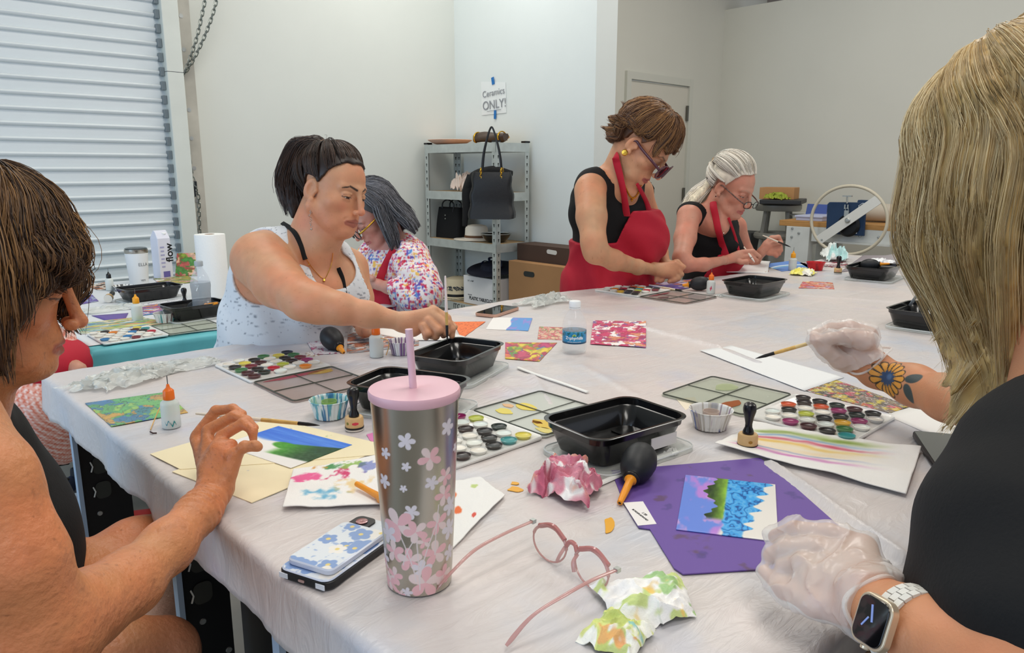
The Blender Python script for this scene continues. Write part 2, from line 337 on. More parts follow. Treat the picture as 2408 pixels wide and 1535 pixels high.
# white sun hat with brown band
def hatmesh(b,R0,r,h,brim=0,mi=0,rim=.004,dip=0,wav=0):
    b.lathe([(r*.02,h),(r*.5,h),(r*.82,h*.93),(r*.95,h*.75),(r*1.0,.012),(r*1.06,.004),(R0*.8,.0-dip*.5),(R0,0-dip),(R0,-.003-dip),(r*1.05,.0),(r*.98,.0)],48,mi,rip=(lambda t,z:.0+wav*np.sin(2*t+.6)) if wav else None)
t=thing('sun_hat','white felt sun hat with a brown band beside the black handbag','hat',(3.495,4.080,SHZ[2]+.006))
b=MB(); hatmesh(b,.165,.085,.10); b.out('hat_body',mat('white_felt','e2dacb',.9),t)
MB().lathe([(.087,.01),(.0885,.012),(.088,.026),(.085,.027)],40).out('hat_band',mat('brown_band','6b4a30',.7),t)
t=thing('black_bowl','glossy black bowl with a metal rim on the third shelf','bowl',(3.475,3.850,SHZ[2]))
MB().lathe([(0,0),(.06,0),(.09,.03),(.105,.055),(.100,.056),(.085,.032),(.055,.008),(0,.008)],40).out('bowl_body',mat('glaze_black','17191a',.15,coat=.5),t); MB().lathe([(.1,.056),(.106,.055),(.107,.060),(.101,.061),(.1,.056)],40).out('bowl_rim',m_steel,t)
# straw hat with embroidered leaves
t=thing('straw_hat','cream straw hat embroidered with dark leaf sprigs on the fourth shelf','hat',(3.490,4.300,SHZ[3]+.006))
straw=mat('straw','d8cbab',.85,bump=.5,bscale=300); b=MB(); hatmesh(b,.155,.1,.15); b.out('hat_body',straw,t)
MB().lathe([(.1025,.012),(.104,.014),(.1035,.030),(.1005,.031)],40).out('hat_band',m_black,t)
b=MB(); random.seed(3)
for k in range(26):
    a=2*math.pi*k/26; rq=.101 
    for z0,rad,flat in ((.075,.1005,0),(0,.13,1)):
        for j in range(4):
            aa=a+random.uniform(-.09,.09); tl=random.uniform(-.8,.8); 
            M=Matrix.Rotation(aa,4,'Z')@(Matrix.Translation((rad,0,z0+random.uniform(-.012,.012)))@Matrix.Rotation(R(90),4,'Y') if not flat else Matrix.Translation((rad,0,.0025)))@Matrix.Rotation(tl+1.2,4,'Z')
            b.prism([(-.012,0),(-.004,.0035),(.006,.003),(.013,0),(.006,-.003),(-.004,-.0035)],-.0006,.0009,M=M)
b.out('embroidery',mat('embroidery','3a4048',.8),t)
# carton of plastic tablecloths
t=thing('tablecloth_carton','white carton printed PLASTIC TABLECLOTH on the fourth shelf','box',(3.515,3.920,SHZ[3]),0)
MB().box((0,0,.1),(.26,.36,.2)).out('carton_body',mat('carton_white','e6e6e6',.6),t,False,bevel=.002)
Mf=lambda y,z: Matrix.Translation((-.1315,y,z))@Matrix(((0,0,-1,0),(-1,0,0,0),(0,1,0,0),(0,0,0,1)))
text('PLASTIC TABLECLOTH',t,Mf(-.02,.042),.033,mat('print_black','17181a',.6),bold=.0006,xs=.82); text('54" x 108"',t,Mf(.10,.165),.016,mat('print_grey','77797c',.6)); text('disposable',t,Mf(.11,.066),.011,mat('print_grey'))
MB().box((-.02,-.181,.1),(.002,.001,.2)).out('carton_seam',mat('print_grey'),t,False)
t=thing('navy_sun_hat','wide navy sun hat with a ribbon lying on the white carton','hat',(3.495,3.915,SHZ[3]+.246),R(0)); t.rotation_euler=(R(3),R(-9),0)
b=MB(); b.lathe([(.0,.055),(.05,.055),(.075,.045),(.088,.012),(.12,.004),(.165,.004),(.19,.010),(.191,.006),(.12,-.001),(.085,.0)],48,rip=lambda t,z:.06*np.sin(2*t)); b.out('hat_body',mat('navy_cloth','0c1226',.8,bump=.2),t)
b=MB()
for a,s in ((.4,1),(2.2,.8),(4.9,.9)): b.tube(cr([(.0,0,.03),(.03*s,.03*s,.07),(.07*s,.02,.065),(.09*s,.0,.03)]),.009,8,flat=.25,M=TR(rz=math.degrees(a)))
b.out('ribbon',mat('navy_ribbon','1d2740',.3),t)
# cartons behind the shelf
t=thing('dark_carton','dark brown carton with a handle slot behind the standing woman','box',(3.60,3.32,0)); 
MB().box((0,0,.41),(.17,.72,.82)).out('carton_body',mat('kraft_dark','4a372c',.8,var=.06),t,False,bevel=.003); MB().prism(rr(.09,.028,.013),-.001,.002,M=Matrix.Translation((-.086,.03,.785))@Matrix(((0,0,-1,0),(-1,0,0,0),(0,1,0,0),(0,0,0,1)))@TR(rz=-3)).out('handle_slot',mat('slot_light','cfcfc9',.7),t,False)
t=thing('kraft_carton','light brown carton leaning beside the steel shelves','box',(3.47,3.18,0)); t.rotation_euler=(0,0,R(0))
MB().box((0,0.0,.355),(.07,1.0,.71)).out('carton_body',mat('kraft','a67c52',.8,var=.05),t,False,bevel=.004); MB().prism(rr(.10,.035,.017),-.001,.002,M=Matrix.Translation((-.036,.30,.635))@Matrix(((0,0,-1,0),(-1,0,0,0),(0,1,0,0),(0,0,0,1)))).out('handle_slot',m_hole,t,False)
# hanging tote & sweater
hx,hy=x1-.05,y1+.02
t=thing('leather_tote','black leather tote bag hanging from the front corner of the shelves','bag',(3.27,3.66,1.0),R(130))
b=MB(); rings=[]
for i in range(17):
    z=-.0+.30*i/16; w=.30-.05*i/16+.01*math.sin(i); dd=.15-.09*i/16; rings.append([(x,y+.006*math.sin(x*30+z*20),z-.015*math.cos(x*12)) for x,y in rr(w,dd,.028,5)])
b.loft(rings); b.out('tote_body',leath,t)
for s in (-1,1):
    MB().tube(cr([(-.065,.03*s,.28),(-.05,.02*s,.42),(-.012,.005*s,.56),(.012,.005*s,.56),(.05,.02*s,.42),(.065,.03*s,.28)]),.0055,8,flat=.6,up=(0,1,0)).out('strap',m_black,t)
    for sx in (-1,1):
        b=MB(); chain(b,[(sx*.066,-.034*s,.24),(sx*.066,-.036*s,.32)],.018,.0025,.007); b.out('gold_chain',gold,t)
MB().tube([(.11,-.058,.03),(.10,-.048,.27)],.002,6).out('side_seam',m_black,t)
# sweater draped
t=thing('black_sweater','black knit sweater tucked behind the hanging tote bag','sweater',(0,0,0))
kn=mat('black_knit','0b0b0d',.9,bump=.4,bscale=120)
b=MB(); 
def blobtube(b,pts,r,fl=.5,n=14,m=0,**k): b.tube(cr(pts,6),r if np.isscalar(r) else np.interp(np.linspace(0,1,(len(pts)-1)*6+1),np.linspace(0,1,len(r)),r),n,flat=fl,mi=m,**k)
blobtube(b,[D(1205,408,4.94),D(1160,404,4.92),D(1118,418,4.94),D(1102,450,4.98)],[.02,.045,.05,.045],.9)
blobtube(b,[D(1112,415,4.94),D(1098,450,4.96),D(1096,490,4.97),D(1093,532,4.98)],[.05,.04,.03,.02],.6)
blobtube(b,[D(1140,405,4.90),D(1132,430,4.90),D(1130,448,4.91)],[.04,.035,.015],.6); b.out('knit_body',kn,t)
# ---------------- far right: stool + workbench ----------------
t=thing('workshop_stool','grey steel stool standing against the right wall','stool',(5.60,2.88,0),R(20))
sg=mat('stool_grey','8b8a84',.45,.4); b=MB()
b.lathe([(0,.02),(.16,.02),(.175,.01),(.175,-.02),(.165,-.035),(.16,-.035),(.16,0),(0,0)],36,M=TR(0,0,1.03)); b.out('seat',sg,t)
for k in range(4):
    a=R(45+90*k); MB().tube([(.11*math.cos(a),.11*math.sin(a),1.02),(.24*math.cos(a),.24*math.sin(a),0)],.017,8).out('leg',sg,t)
for z,rq in ((.80,.155),(.50,.185),(.2,.22)):
    b=MB(); t_=np.linspace(0,2*math.pi,33)
    if z>.7: b.tube([(rq*math.cos(a),rq*math.sin(a),z) for a in t_],.02,8,flat=1.3,cap=False)
    else:
        for k in range(4): a=R(45+90*k); c=R(135+90*k); b.tube([(rq*math.cos(a),rq*math.sin(a),z),(rq*math.cos(c),rq*math.sin(c),z)],.011,8)
    b.out('footring' if z>.7 else 'rung',sg,t)
o=MB().box((0,0,.018),(.42,.30,.034)).out('black_tray_case',mat('blk_case','2b2b2c',.5),None,False,bevel=.006); o.location=(5.58,2.83,1.052); o.rotation_euler=(0,0,R(20)); tag(o,'flat black case lying on the workshop stool','case')
o=MB().box((0,0,.045),(.2,.26,.09)).out('cardboard_box',mat('kraft2','c08f5e',.8,var=.03),None,False,bevel=.003); o.location=(5.62,2.89,1.085); o.rotation_euler=(0,0,R(15)); tag(o,'small tan cardboard box on top of the stool','box')
ygm=mat('yellow_green_cloth','a9b544',.8)
o=crumple('y',22,.13,.16,.07,ygm,n=24).out('green_rag',ygm); o.location=(5.45,2.82,1.086); tag(o,'crumpled yellow-green rag beside the box on the stool','rag')
o=MB().box((0,0,.4),(.25,.5,.8)).out('dark_crate',mat('dk','3b3c3d',.7),None,False,bevel=.01); o.location=(5.78,3.38,0); tag(o,'dark grey crate behind the workshop stool','crate')
# workbench with press
t=thing('print_press','white printing press bench with a wooden bed by the right wall','workbench',(0,0,0))
wp=mat('bench_white','d3d6d2',.45,var=.05,vscale=9); ww=mat('bench_wood','b9894f',.6,var=.12,vscale=10,stretch=(8,1,8))
MB().box((5.385,1.72,.94),(.62,1.75,.04)).out('bench_top',ww,t,False,bevel=.004)
b=MB(); b.box((5.085,1.70,.875),(.02,1.30,.10)); b.box((5.36,2.52,.84),(.42,.02,.15)); b.out('bench_apron',wp,t,False)
for y in (2.45,.95):
    MB().box((5.105,y,.46),(.07,.17,.92)).out('bench_leg',wp,t,False,bevel=.003); MB().box((5.60,y,.46),(.07,.17,.92)).out('bench_leg',wp,t,False)
for (y,z) in ((2.49,.905),(2.44,.875),(2.49,.845),(2.02,.88),(1.9,.88)): MB().lathe([(0,-.006),(.008,-.005),(.009,0)],10,M=Matrix.Translation((5.068,y,z))@Matrix.Rotation(R(90),4,'Y')).out('bolt',m_steel,t)
MB().box((5.06,2.0,.832),(.02,.36,.012)).out('bench_strip',wp,t,False)
wm=mat('wheel_cream','ccc3ad',.45); wc=Vector((4.97,2.065,.987))
# hand wheel
w=bpy.data.objects.new('press_wheel',None); COL.objects.link(w); w.location=wc; w.parent=t; w['label']='large cream hand wheel with a diagonal white spoke'
tt=np.linspace(0,2*math.pi,65); MB().tube([(0,.262*math.cos(a),.222*math.sin(a)+.0) if 0 else (0,.246*math.cos(a),.222*math.sin(a)) for a in tt],.0105,12,cap=False).out('wheel_rim',wm,w)
M=Matrix.Rotation(R(-38),4,'X'); MB().box((-.004,0,0),(.008,.47,.062),M=M).out('wheel_spoke',mat('spoke','dcdcd6',.4),w,False,bevel=.001)
MB().lathe([(0,.012),(.012,.011),(.018,.004),(.018,0)],16,M=Matrix.Translation((-.008,0,0))@Matrix.Rotation(R(-90),4,'Y')).out('hub_bolt',m_steel,w)
MB().tube([(0,0,0),(.12,0,0)],.012,10).out('hub_shaft',m_steel,w)
M2=Matrix.Rotation(R(-38),4,'X'); MB().lathe([(0,.004),(.006,.003),(.007,0)],10,M=M2@Matrix.Translation((-.008,.21,-.01))@Matrix.Rotation(R(-90),4,'Y')).out('spoke_bolt',m_steel,w)
nv=mat('navy_board','1f3a5c',.6,var=.05); 
def wpn(u,v,x): return PX(u,v,x)
def slab(name,pts,x,th,m,label,cat,bev=.002,grp=None):
    q=[PX(u,v,x) for u,v in pts]; b=MB(); 
    b.loft([[(p.x,p.y,p.z) for p in q],[(p.x+th,p.y,p.z) for p in q]]); o=b.out(name,m,None,False,bevel=bev); tag(o,label,cat,grp); return o
t=thing('navy_bag','navy blue flat bag with a padlock hanging on the press','bag',(0,0,0))
def rq(u0,v0,u1,v1,r,n=4): return [(u0+ (u1-u0)*.5+ x*(u1-u0), (v0+v1)/2+y*(v1-v0)) for x,y in rr(1,1,r,n)]
b=MB(); q=[PX(u,v,5.03) for u,v in [(1945,480),(1950,475),(2028,476),(2036,482),(2031,555),(1942,549)]]; b.loft([[tuple(p) for p in q],[(p.x+.02,p.y,p.z) for p in q]]); b.out('bag_panel',nv,t,False,bevel=.004)
c=PX(1991,502,5.015); b=MB(); b.box((c.x,c.y,c.z),(.012,.03,.04)); b.tube([(c.x,c.y+.009,c.z+.02),(c.x,c.y+.009,c.z+.035),(c.x,c.y-.009,c.z+.035),(c.x,c.y-.009,c.z+.02)],.003,6); b.out('padlock',m_steel,t,True)
for u in (1987,1994): c=PX(u,486,5.015); MB().box(tuple(c),(.006,.008,.028)).out('buckle',m_steel,t,False)
MB().box(tuple(PX(1993,461,5.02)),(.02,.058,.008)).tube([PX(1992,462,5.02),PX(1992,478,5.02)],.006,8).out('clamp_handle',m_steel,t)
c=PX(1990,540,5.01); MB().lathe([(0,.02),(.06,.018),(.075,0)],32,M=Matrix.Translation(PX(1995,530,5.022))@Matrix.Rotation(R(-90),4,'Y')).out('black_disc',m_black,t)
b=MB(); b.tube(cr([PX(2019,484,5.022),PX(2030,478,5.022),PX(2034,486,5.022)]),.0025,5); b.tube([PX(2020,484,5.022),PX(2016,500,5.022)],.0022,5); b.box(tuple(PX(2012,546,5.022)),(.004,.018,.018)); b.out('white_stitching',mat('thread','d6dde6',.6),t)
slab('blue_folder',[(1899,479),(1946,481),(1942,510),(1893,507)],5.40,.01,mat('royal_blue','4d62a5',.6),'blue folder standing upright on the press bench','folder')
slab('navy_case',[(2016,473),(2018,470),(2062,472),(2075,490),(2075,516),(2016,512)],5.3,.05,nv,'navy case lying behind the press wheel','case')
o=MB().lathe([(0,-.16),(.055,-.16),(.06,-.15),(.06,.15),(.055,.16),(0,.16)],30,M=Matrix.Rotation(R(90),4,'X')).out('felt_roller',mat('roller_beige','c2b8a8',.7),None); o.location=PX(2040,499,5.3); o.rotation_euler=(0,0,R(15)); tag(o,'thick beige roller lying on the press bench','roller')
for k,(pp,l) in enumerate((([(1850,500),(1898,499),(1940,510),(1880,514)],'loose white paper sheets under the blue folder'),([(2040,512),(2100,513),(2100,522),(2030,518)],'loose white paper sheets at the right of the press bench'))):
    q=[PX(u,v,5.0+.25*(i in (0,1))) for i,(u,v) in enumerate(pp)]
    q=[P(u,v,.965) for u,v in pp]; b=MB(); b.loft([[(p.x,p.y,.961) for p in q],[(p.x,p.y,.966) for p in q]]); tag(b.out('paper_stack',mat('paper_white','e8e8e6',.8),None,False),l,'paper')
b=MB(); b.box((5.26,2.40,.99),(.3,.2,.012)); b.box((5.26,2.40,.972),(.28,.19,.022)); o=b.out('binder',mat('lavender_plastic','c5cbe6',.4),None,False,bevel=.002); tag(o,'pale lavender binder lying on the bench end','binder')
b=MB(); b.box((5.5,1.62,1.05),(.06,.10,.18)); b.box((5.5,1.62,1.15),(.1,.16,.02)); tag(b.out('press_block',mat('press_grey','a9aba6',.5),None,False,bevel=.003),'grey press housing standing at the right end of the bench','press part')
# ---------------- tables ----------------
m_leg=mat('leg_black','0c0d0f',.5); m_edge=mat('leg_edge','a9bfd6',.4,.3); m_white_el=mat('white_chip','e8e8e0',.5)
X0,X1,Y0,Y1=.355,4.20,.27,1.95
t=thing('work_table','long work table with black punched steel legs','table',(0,0,0))
pts=[(X0+.012,Y0+.012),(X1,Y0+.012),(X1-.02,1.66),(3.2,1.68),(2.3,1.80),(1.9,1.90),(X0+.012,Y1-.012)]
MB().prism(pts,.80,.845).out('table_top',mat('top_wood','8a5d33',.6,var=.25,vscale=9,stretch=(1,8,8)),t,False)
def leg(x,y,w=.10):
    l=MB().box((x+w/2,y,.40),(w,.012,.80)).box((x+w-.008,y+.04,.40),(.014,.09,.80)).out('leg',m_leg,t,False)
    MB().box((x-.004,y-.003,.40),(.009,.02,.80)).out('leg_edge',m_edge,l,False)
    for z in (.66,.60):
        MB().prism(rr(.032,.040,.012),0,.002,M=Matrix.Translation((x+w*.42,y-.007,z))@Matrix.Rotation(R(90),4,'X')).out('leg_slot',mat('slot_olive','3b3c36',.7),l,False)
        b=MB(); b.tube([(x+w*.42-.02,y-.009,z-.012),(x+w*.42-.016,y-.009,z),(x+w*.42-.02,y-.009,z+.012)],.0016,5); b.out('slot_clip',m_white_el,l)
    for (dx,z) in ((.03,.545),(.07,.47),(.02,.45),(.09,.37)):
        MB().lathe([(0,.002),(.005,.002),(.006,0)],12,M=Matrix.Translation((x+dx,y-.006,z))@Matrix.Rotation(R(90),4,'X')).out('leg_bolt',m_steel,l)
leg(.366,1.80); leg(.375,1.22,.08); leg(.375,.84); leg(2.1,1.65); leg(4.0,1.55); leg(1.2,.4)
MB().box((.52,1.1,.40),(.02,.42,.72)).out('side_panel',m_leg,t,False)
# cloth cover
def clothmesh(x0,x1,y0,y1f,z,hang,nx,ny,seed,edges='LRFB',amp=.003,hemw=.008,skipfold=None):
    nh=10; S=[]
    us=np.r_[-np.linspace(hang,0,nh,endpoint=False),np.linspace(0,x1-x0,nx),(x1-x0)+np.linspace(0,hang,nh+1)[1:]]
    vs=np.r_[-np.linspace(hang,0,nh,endpoint=False),np.linspace(0,1,ny),1+np.linspace(0,hang,nh+1)[1:]]
    U,V=np.meshgrid(us,vs,indexing='ij')
    ux=np.clip(U,0,x1-x0); X=x0+ux; y1=y1f(X); vv=np.clip(V,0,1); Y=y0+(y1-y0)*vv
    dx=np.where(U<0,-U,np.where(U>x1-x0,U-(x1-x0),0)); dy=np.where(V<0,-V,np.where(V>1,V-1,0))
    dr=np.maximum(dx,dy); sx=np.sign(U-(x1-x0)/2)*(dx>0); sy=np.sign(V-.5)*(dy>0)
    # rounded edge, then vertical with folds
    r=.007; a=np.clip(dr/(r*1.57),0,1)*math.pi/2; down=np.where(dr<r*1.57,r*(1-np.cos(a)),r+(dr-r*1.57)); outw=np.where(dr<r*1.57,r*np.sin(a),r)
    per=X*1.0+Y*1.3; fold=(fb(per*9,per*0,seed=seed)-.5)*2; outw=outw+np.clip(dr,0,1)*(.10*fold+.05)
    outw=np.where(dr>0,np.maximum(outw,.004),0)
    hm=(fb(per*3,per*0+4,seed=seed+2)-.5)*2*hemw*(dr/hang)
    rgX=(1-abs(2*fb(X*3.2+Y*1.1,Y*3.2-X*.9,seed=seed+11,o=4)-1))**4; rg2=(1-abs(2*fb(X*9,Y*9+X*3,seed=seed+21,o=3)-1))**5
    Z=z-down+hm-.0-np.where(dr>0,0,amp*(1-.7*rgX-.5*rg2)*.8)
    X=X+sx*outw; Y=Y+sy*outw
    if skipfold is not None: Z=Z+skipfold(X,Y)*(dr==0)
    return np.stack([X,Y,Z],-1)
def y1f(x): return np.where(x<2,Y1,1.95-.22*sst(1.9,3.2,x)*1.0-.02*(x-2)*0)
def ridge(x,y,a,b,h,w,w2=None):
    ax,ay=a; bx,by=b; L=math.hypot(bx-ax,by-ay); tx,ty=(bx-ax)/L,(by-ay)/L; s=((x-ax)*tx+(y-ay)*ty)/L; dd=(x-ax)*ty-(y-ay)*tx
    ww=w+( (w2 or w)-w)*np.clip(s,0,1); return h*np.exp(-(dd/ww)**2)*sst(-.02,.06,s)*sst(1.02,.94,s)
def creases(x,y):
    z=0
    for (u0,v0),(u1,v1),h,w in (((1800,1085),(2150,1330),.012,.009),((1510,770),(1700,820),.010,.008),((1700,820),(1790,855),.006,.01),((1240,860),(1300,960),.004,.008),((1360,855),(1500,930),.003,.012),((1130,880),(1230,935),.004,.006),((1830,690),(2250,720),.004,.01),((1500,800),(2200,650),-.002,.012),((230,1040),(560,1000),.0025,.003),((560,1000),(900,960),.002,.004),((440,1180),(520,1150),.008,.02),((520,830),(600,810),.004,.01),((950,905),(1080,960),.003,.006)):
        a=P(u0,v0); c=P(u1,v1); z=z+ridge(x,y,(a.x,a.y),(c.x,c.y),h,w)
    return z
cm=mat('plastic_cloth','d8d4d1',.34,var=.0,spec=.45)
if True:
    nt=cm.node_tree; N=nt.nodes; L=nt.links; bs=N['Principled BSDF']; tc=N.new('ShaderNodeTexCoord')
    n=N.new('ShaderNodeTexNoise'); n.inputs['Scale'].default_value=4.5; n.inputs['Detail'].default_value=4; n.inputs['Roughness'].default_value=.55
    cr_=N.new('ShaderNodeValToRGB'); e=cr_.color_ramp; e.elements[0].position=.30; e.elements[0].color=(*lin('c6c9d1'),1); e.elements[1].position=.72; e.elements[1].color=(*lin('dacfca'),1)
    q=e.elements.new(.5); q.color=(*lin('d3ccc9'),1)
    L.new(tc.outputs['Object'],n.inputs['Vector']); L.new(n.outputs[0],cr_.inputs[0])
    # stray paint stains
    n2=N.new('ShaderNodeTexNoise'); n2.inputs['Scale'].default_value=5.3; n2.inputs['Detail'].default_value=3; n3=N.new('ShaderNodeTexNoise'); n3.inputs['Scale'].default_value=3.1
    mp=N.new('ShaderNodeMapping'); mp.inputs['Location'].default_value=(3.3,1.2,.7); L.new(tc.outputs['Object'],mp.inputs[0]); L.new(mp.outputs[0],n2.inputs['Vector']); L.new(mp.outputs[0],n3.inputs['Vector'])
    mr=N.new('ShaderNodeMapRange'); mr.inputs['From Min'].default_value=.60; mr.inputs['From Max'].default_value=.72; mr.inputs['To Max'].default_value=.3; L.new(n2.outputs[0],mr.inputs[0])
    hs=N.new('ShaderNodeValToRGB'); h=hs.color_ramp; h.elements[0].position=.40; h.elements[0].color=(*lin('a9b6d6'),1); h.elements[1].position=.6; h.elements[1].color=(*lin('d9bccb'),1); L.new(n3.outputs[0],hs.inputs[0])
    mx=N.new('ShaderNodeMix'); mx.data_type='RGBA'; L.new(mr.outputs[0],mx.inputs[0]); L.new(cr_.outputs[0],mx.inputs[6]); L.new(hs.outputs[0],mx.inputs[7]); L.new(mx.outputs[2],bs.inputs['Base Color'])
    # film wrinkles
    w=N.new('ShaderNodeTexNoise'); w.inputs['Scale'].default_value=17; w.inputs['Detail'].default_value=5; w.inputs['Distortion'].default_value=1.2
    mpp=N.new('ShaderNodeMapping'); mpp.inputs['Scale'].default_value=(.55,1.9,1); mpp.inputs['Rotation'].default_value=(0,0,.5); L.new(tc.outputs['Object'],mpp.inputs[0]); L.new(mpp.outputs[0],w.inputs['Vector'])
    ab=N.new('ShaderNodeMath'); ab.operation='SUBTRACT'; ab.inputs[1].default_value=.5; L.new(w.outputs[0],ab.inputs[0]); a2=N.new('ShaderNodeMath'); a2.operation='ABSOLUTE'; L.new(ab.outputs[0],a2.inputs[0])
    bp=N.new('ShaderNodeBump'); bp.inputs['Strength'].default_value=.30; bp.inputs['Distance'].default_value=.014; bp.invert=True; L.new(a2.outputs[0],bp.inputs['Height']); L.new(bp.outputs[0],bs.inputs['Normal'])
G=clothmesh(X0,X1,Y0,1,.850,.085,420,220,3) if 0 else None
G=clothmesh(X0,X1,Y0,y1f,.850,.092,460,230,3,skipfold=creases)
o=MB().grid(G[:,::-1],thick=-.0006 if 0 else .0006).out('tablecloth',cm,None,True,auto=0); tag(o,'translucent white plastic sheet draped over the long work table','tablecloth')
# side table with teal cloth
t=thing('side_table','folding table under a teal cloth by the roller shutter','table',(0,0,0))
SX0,SX1,SY0,SY1=.60,1.66,2.57,4.16; TC=math.atan2(-.07,1)
def side(G):
    G=np.array(G); x=G[...,0]-SX0; y=G[...,1]-SY0; G[...,0]=SX0+x*math.cos(TC)-y*0; G[...,1]=SY0+y+x*math.sin(TC); return G
MB().box(((SX0+SX1)/2,(SY0+SY1)/2-.03,.735),(SX1-SX0-.05,SY1-SY0-.16,.03)).out('table_top',mat('folding_white','d5d5d0',.5),t,False)
for x in (SX0+.12,SX1-.12):
    for y in (SY0+.35,SY1-.3): MB().tube([(x,y,.72),(x,y,0)],.014,8).out('leg',m_steel,t)
MB().box((.80,3.0,.10),(.03,.9,.03)).out('stretcher',mat('bar_white','ccd6df',.4,.2),t,False); MB().box((.75,2.93,.13),(.5,.03,.05)).out('stretcher',mat('bar_white'),t,False)
teal=mat('teal_cloth','5fb3bb',.5,bump=.1,bscale=30,var=.12,vscale=9)
G=side(clothmesh(SX0,SX1,SY0,lambda x:SY1+0*x,.7570,.13,60,90,9)); o=MB().grid(G,thick=.0008).out('teal_tablecloth',teal,None,True,auto=0); tag(o,'teal plastic cloth hanging over the side table','tablecloth')
whs=mat('white_sheet','dcdfe2',.5,bump=.2,bscale=20,bdist=.004)
xs=np.linspace(0,1,70); ys=np.linspace(0,1,70); U,V=np.meshgrid(xs,ys,indexing='ij')
G=np.stack([SX0+.004+(SX1-SX0-.008)*U,SY0+.05+.012*np.sin(U*9)+(SY1-SY0-.07)*V,.7592+.0012*fb(U*8,V*9,seed=2)],-1)
o=MB().grid(side(G),thick=.0006).out('white_cover',whs,None,True,auto=0); tag(o,'white plastic sheet laid flat over the teal cloth','tablecloth')
# ================= people =================
def V3(p): return np.array([p[0],p[1],p[2]],float)
class Fld:
    def __init__(s,xs,ys,zs): s.ax=[np.asarray(a,np.float64) for a in (xs,ys,zs)]
    def sub(s,lo,hi):
        return tuple(slice(max(np.searchsorted(a,l)-1,0),np.searchsorted(a,h)+1) for a,l,h in zip(s.ax,lo,hi))
    def ev(s,prims,A=None,big=.08):
        if A is None: A=np.full([len(a) for a in s.ax],big,np.float32)
        for p in prims:
            kind=p[0]; k=p['k'] if isinstance(p,dict) else p[-2]; op=p[-1]; mg=k+.03
            if kind=='c': a,b,ra,rb=p[1:5]; m=max(ra,rb)+mg; lo=np.minimum(a,b)-m; hi=np.maximum(a,b)+m
            else: c,r,Rm=p[1:4]; e=np.abs(Rm)@r+mg; lo=c-e; hi=c+e
            sl=s.sub(lo,hi)
            if any(q.stop-q.start<2 for q in sl): continue
            X=s.ax[0][sl[0]][:,None,None];Y=s.ax[1][sl[1]][None,:,None];Z=s.ax[2][sl[2]][None,None,:]
            d=pd(p,X,Y,Z); cur=A[sl]
            if op==0:
                h=np.clip(.5+.5*(cur-d)/max(k,1e-5),0,1); A[sl]=cur*(1-h)+d*h-k*h*(1-h)
            else:
                h=np.clip(.5-.5*(cur+d)/max(k,1e-5),0,1); A[sl]=cur*(1-h)-d*h+k*h*(1-h)
        return A
    def mesh(s,F):
        S=F<0; n=F.shape
        cs=np.zeros([d-1 for d in n],np.uint8)
        for i in(0,1):
            for j in(0,1):
                for k in(0,1): cs+=S[i:n[0]-1+i,j:n[1]-1+j,k:n[2]-1+k]
        I,J,K=np.nonzero((cs>0)&(cs<8)); N=len(I); acc=np.zeros((N,3)); cnt=np.zeros(N)
        E=[((i,j,k),ax) for ax in range(3) for i in(0,1) for j in(0,1) for k in(0,1) if (i,j,k)[ax]==0]
        for (o,ax) in E:
            a=[I+o[0],J+o[1],K+o[2]]; b=list(a); b[ax]=b[ax]+1
            fa=F[tuple(a)].astype(float); fb_=F[tuple(b)].astype(float); m=(fa<0)!=(fb_<0); t=np.where(m,fa/(fa-fb_+1e-20),0)
            for c in range(3):
                pa=s.ax[c][a[c]]; pb=s.ax[c][b[c]]; acc[:,c]+=np.where(m,pa+(pb-pa)*t,0)
            cnt+=m
        v=acc/cnt[:,None]; idx=np.full(cs.shape,-1,np.int64); idx[I,J,K]=np.arange(N); f=[]
        for ax in range(3):
            o1,o2=[(1,2),(2,0),(0,1)][ax]
            sl=[slice(1,-1)]*3; sl[ax]=slice(0,n[ax]-1); sl2=list(sl); sl2[ax]=slice(1,n[ax])
            a=S[tuple(sl)]; b=S[tuple(sl2)]; P_=np.argwhere(a!=b); 
            if len(P_)==0: continue
            off=[1,1,1]; off[ax]=0; P_=P_+np.array(off); neg=S[tuple(P_.T)]
            def cell(d1,d2):
                q=P_.copy(); q[:,o1]-=d1; q[:,o2]-=d2; return idx[tuple(q.T)]
            q=np.stack([cell(1,1),cell(0,1),cell(0,0),cell(1,0)],1); q[~neg]=q[~neg][:,::-1]
            f.append(q[(q>=0).all(1)])
        return v,np.concatenate(f)
def pd(p,X,Y,Z):
    if p[0]=='c':
        a,b,ra,rb=p[1:5]; ba=b-a; L=ba@ba+1e-12
        x=X-a[0];y=Y-a[1];z=Z-a[2]; t=np.clip((x*ba[0]+y*ba[1]+z*ba[2])/L,0,1)
        return np.sqrt((x-t*ba[0])**2+(y-t*ba[1])**2+(z-t*ba[2])**2)-(ra+(rb-ra)*t)
    c,r,Rm=p[1:4]; x=X-c[0];y=Y-c[1];z=Z-c[2]
    q=[(Rm[0,i]*x+Rm[1,i]*y+Rm[2,i]*z) for i in range(3)]
    k0=np.sqrt(sum((q[i]/r[i])**2 for i in range(3))); k1=np.sqrt(sum((q[i]/r[i]**2)**2 for i in range(3)))+1e-9
    return k0*(k0-1)/k1
_RK=1.
def cap(a,b,ra,rb=None,k=.012,op=0): return ('c',V3(a),V3(b),ra*_RK,(ra if rb is None else rb)*_RK,k,op)
def ell(c,r,Rm=None,k=.012,op=0): return ('e',V3(c),np.array(r,float),np.eye(3) if Rm is None else np.array(Rm)[:3,:3],k,op)
def chainp(pts,rs,k=.012): return [('c',V3(pts[i]),V3(pts[i+1]),rs[i],rs[i+1],k,0) for i in range(len(pts)-1)]
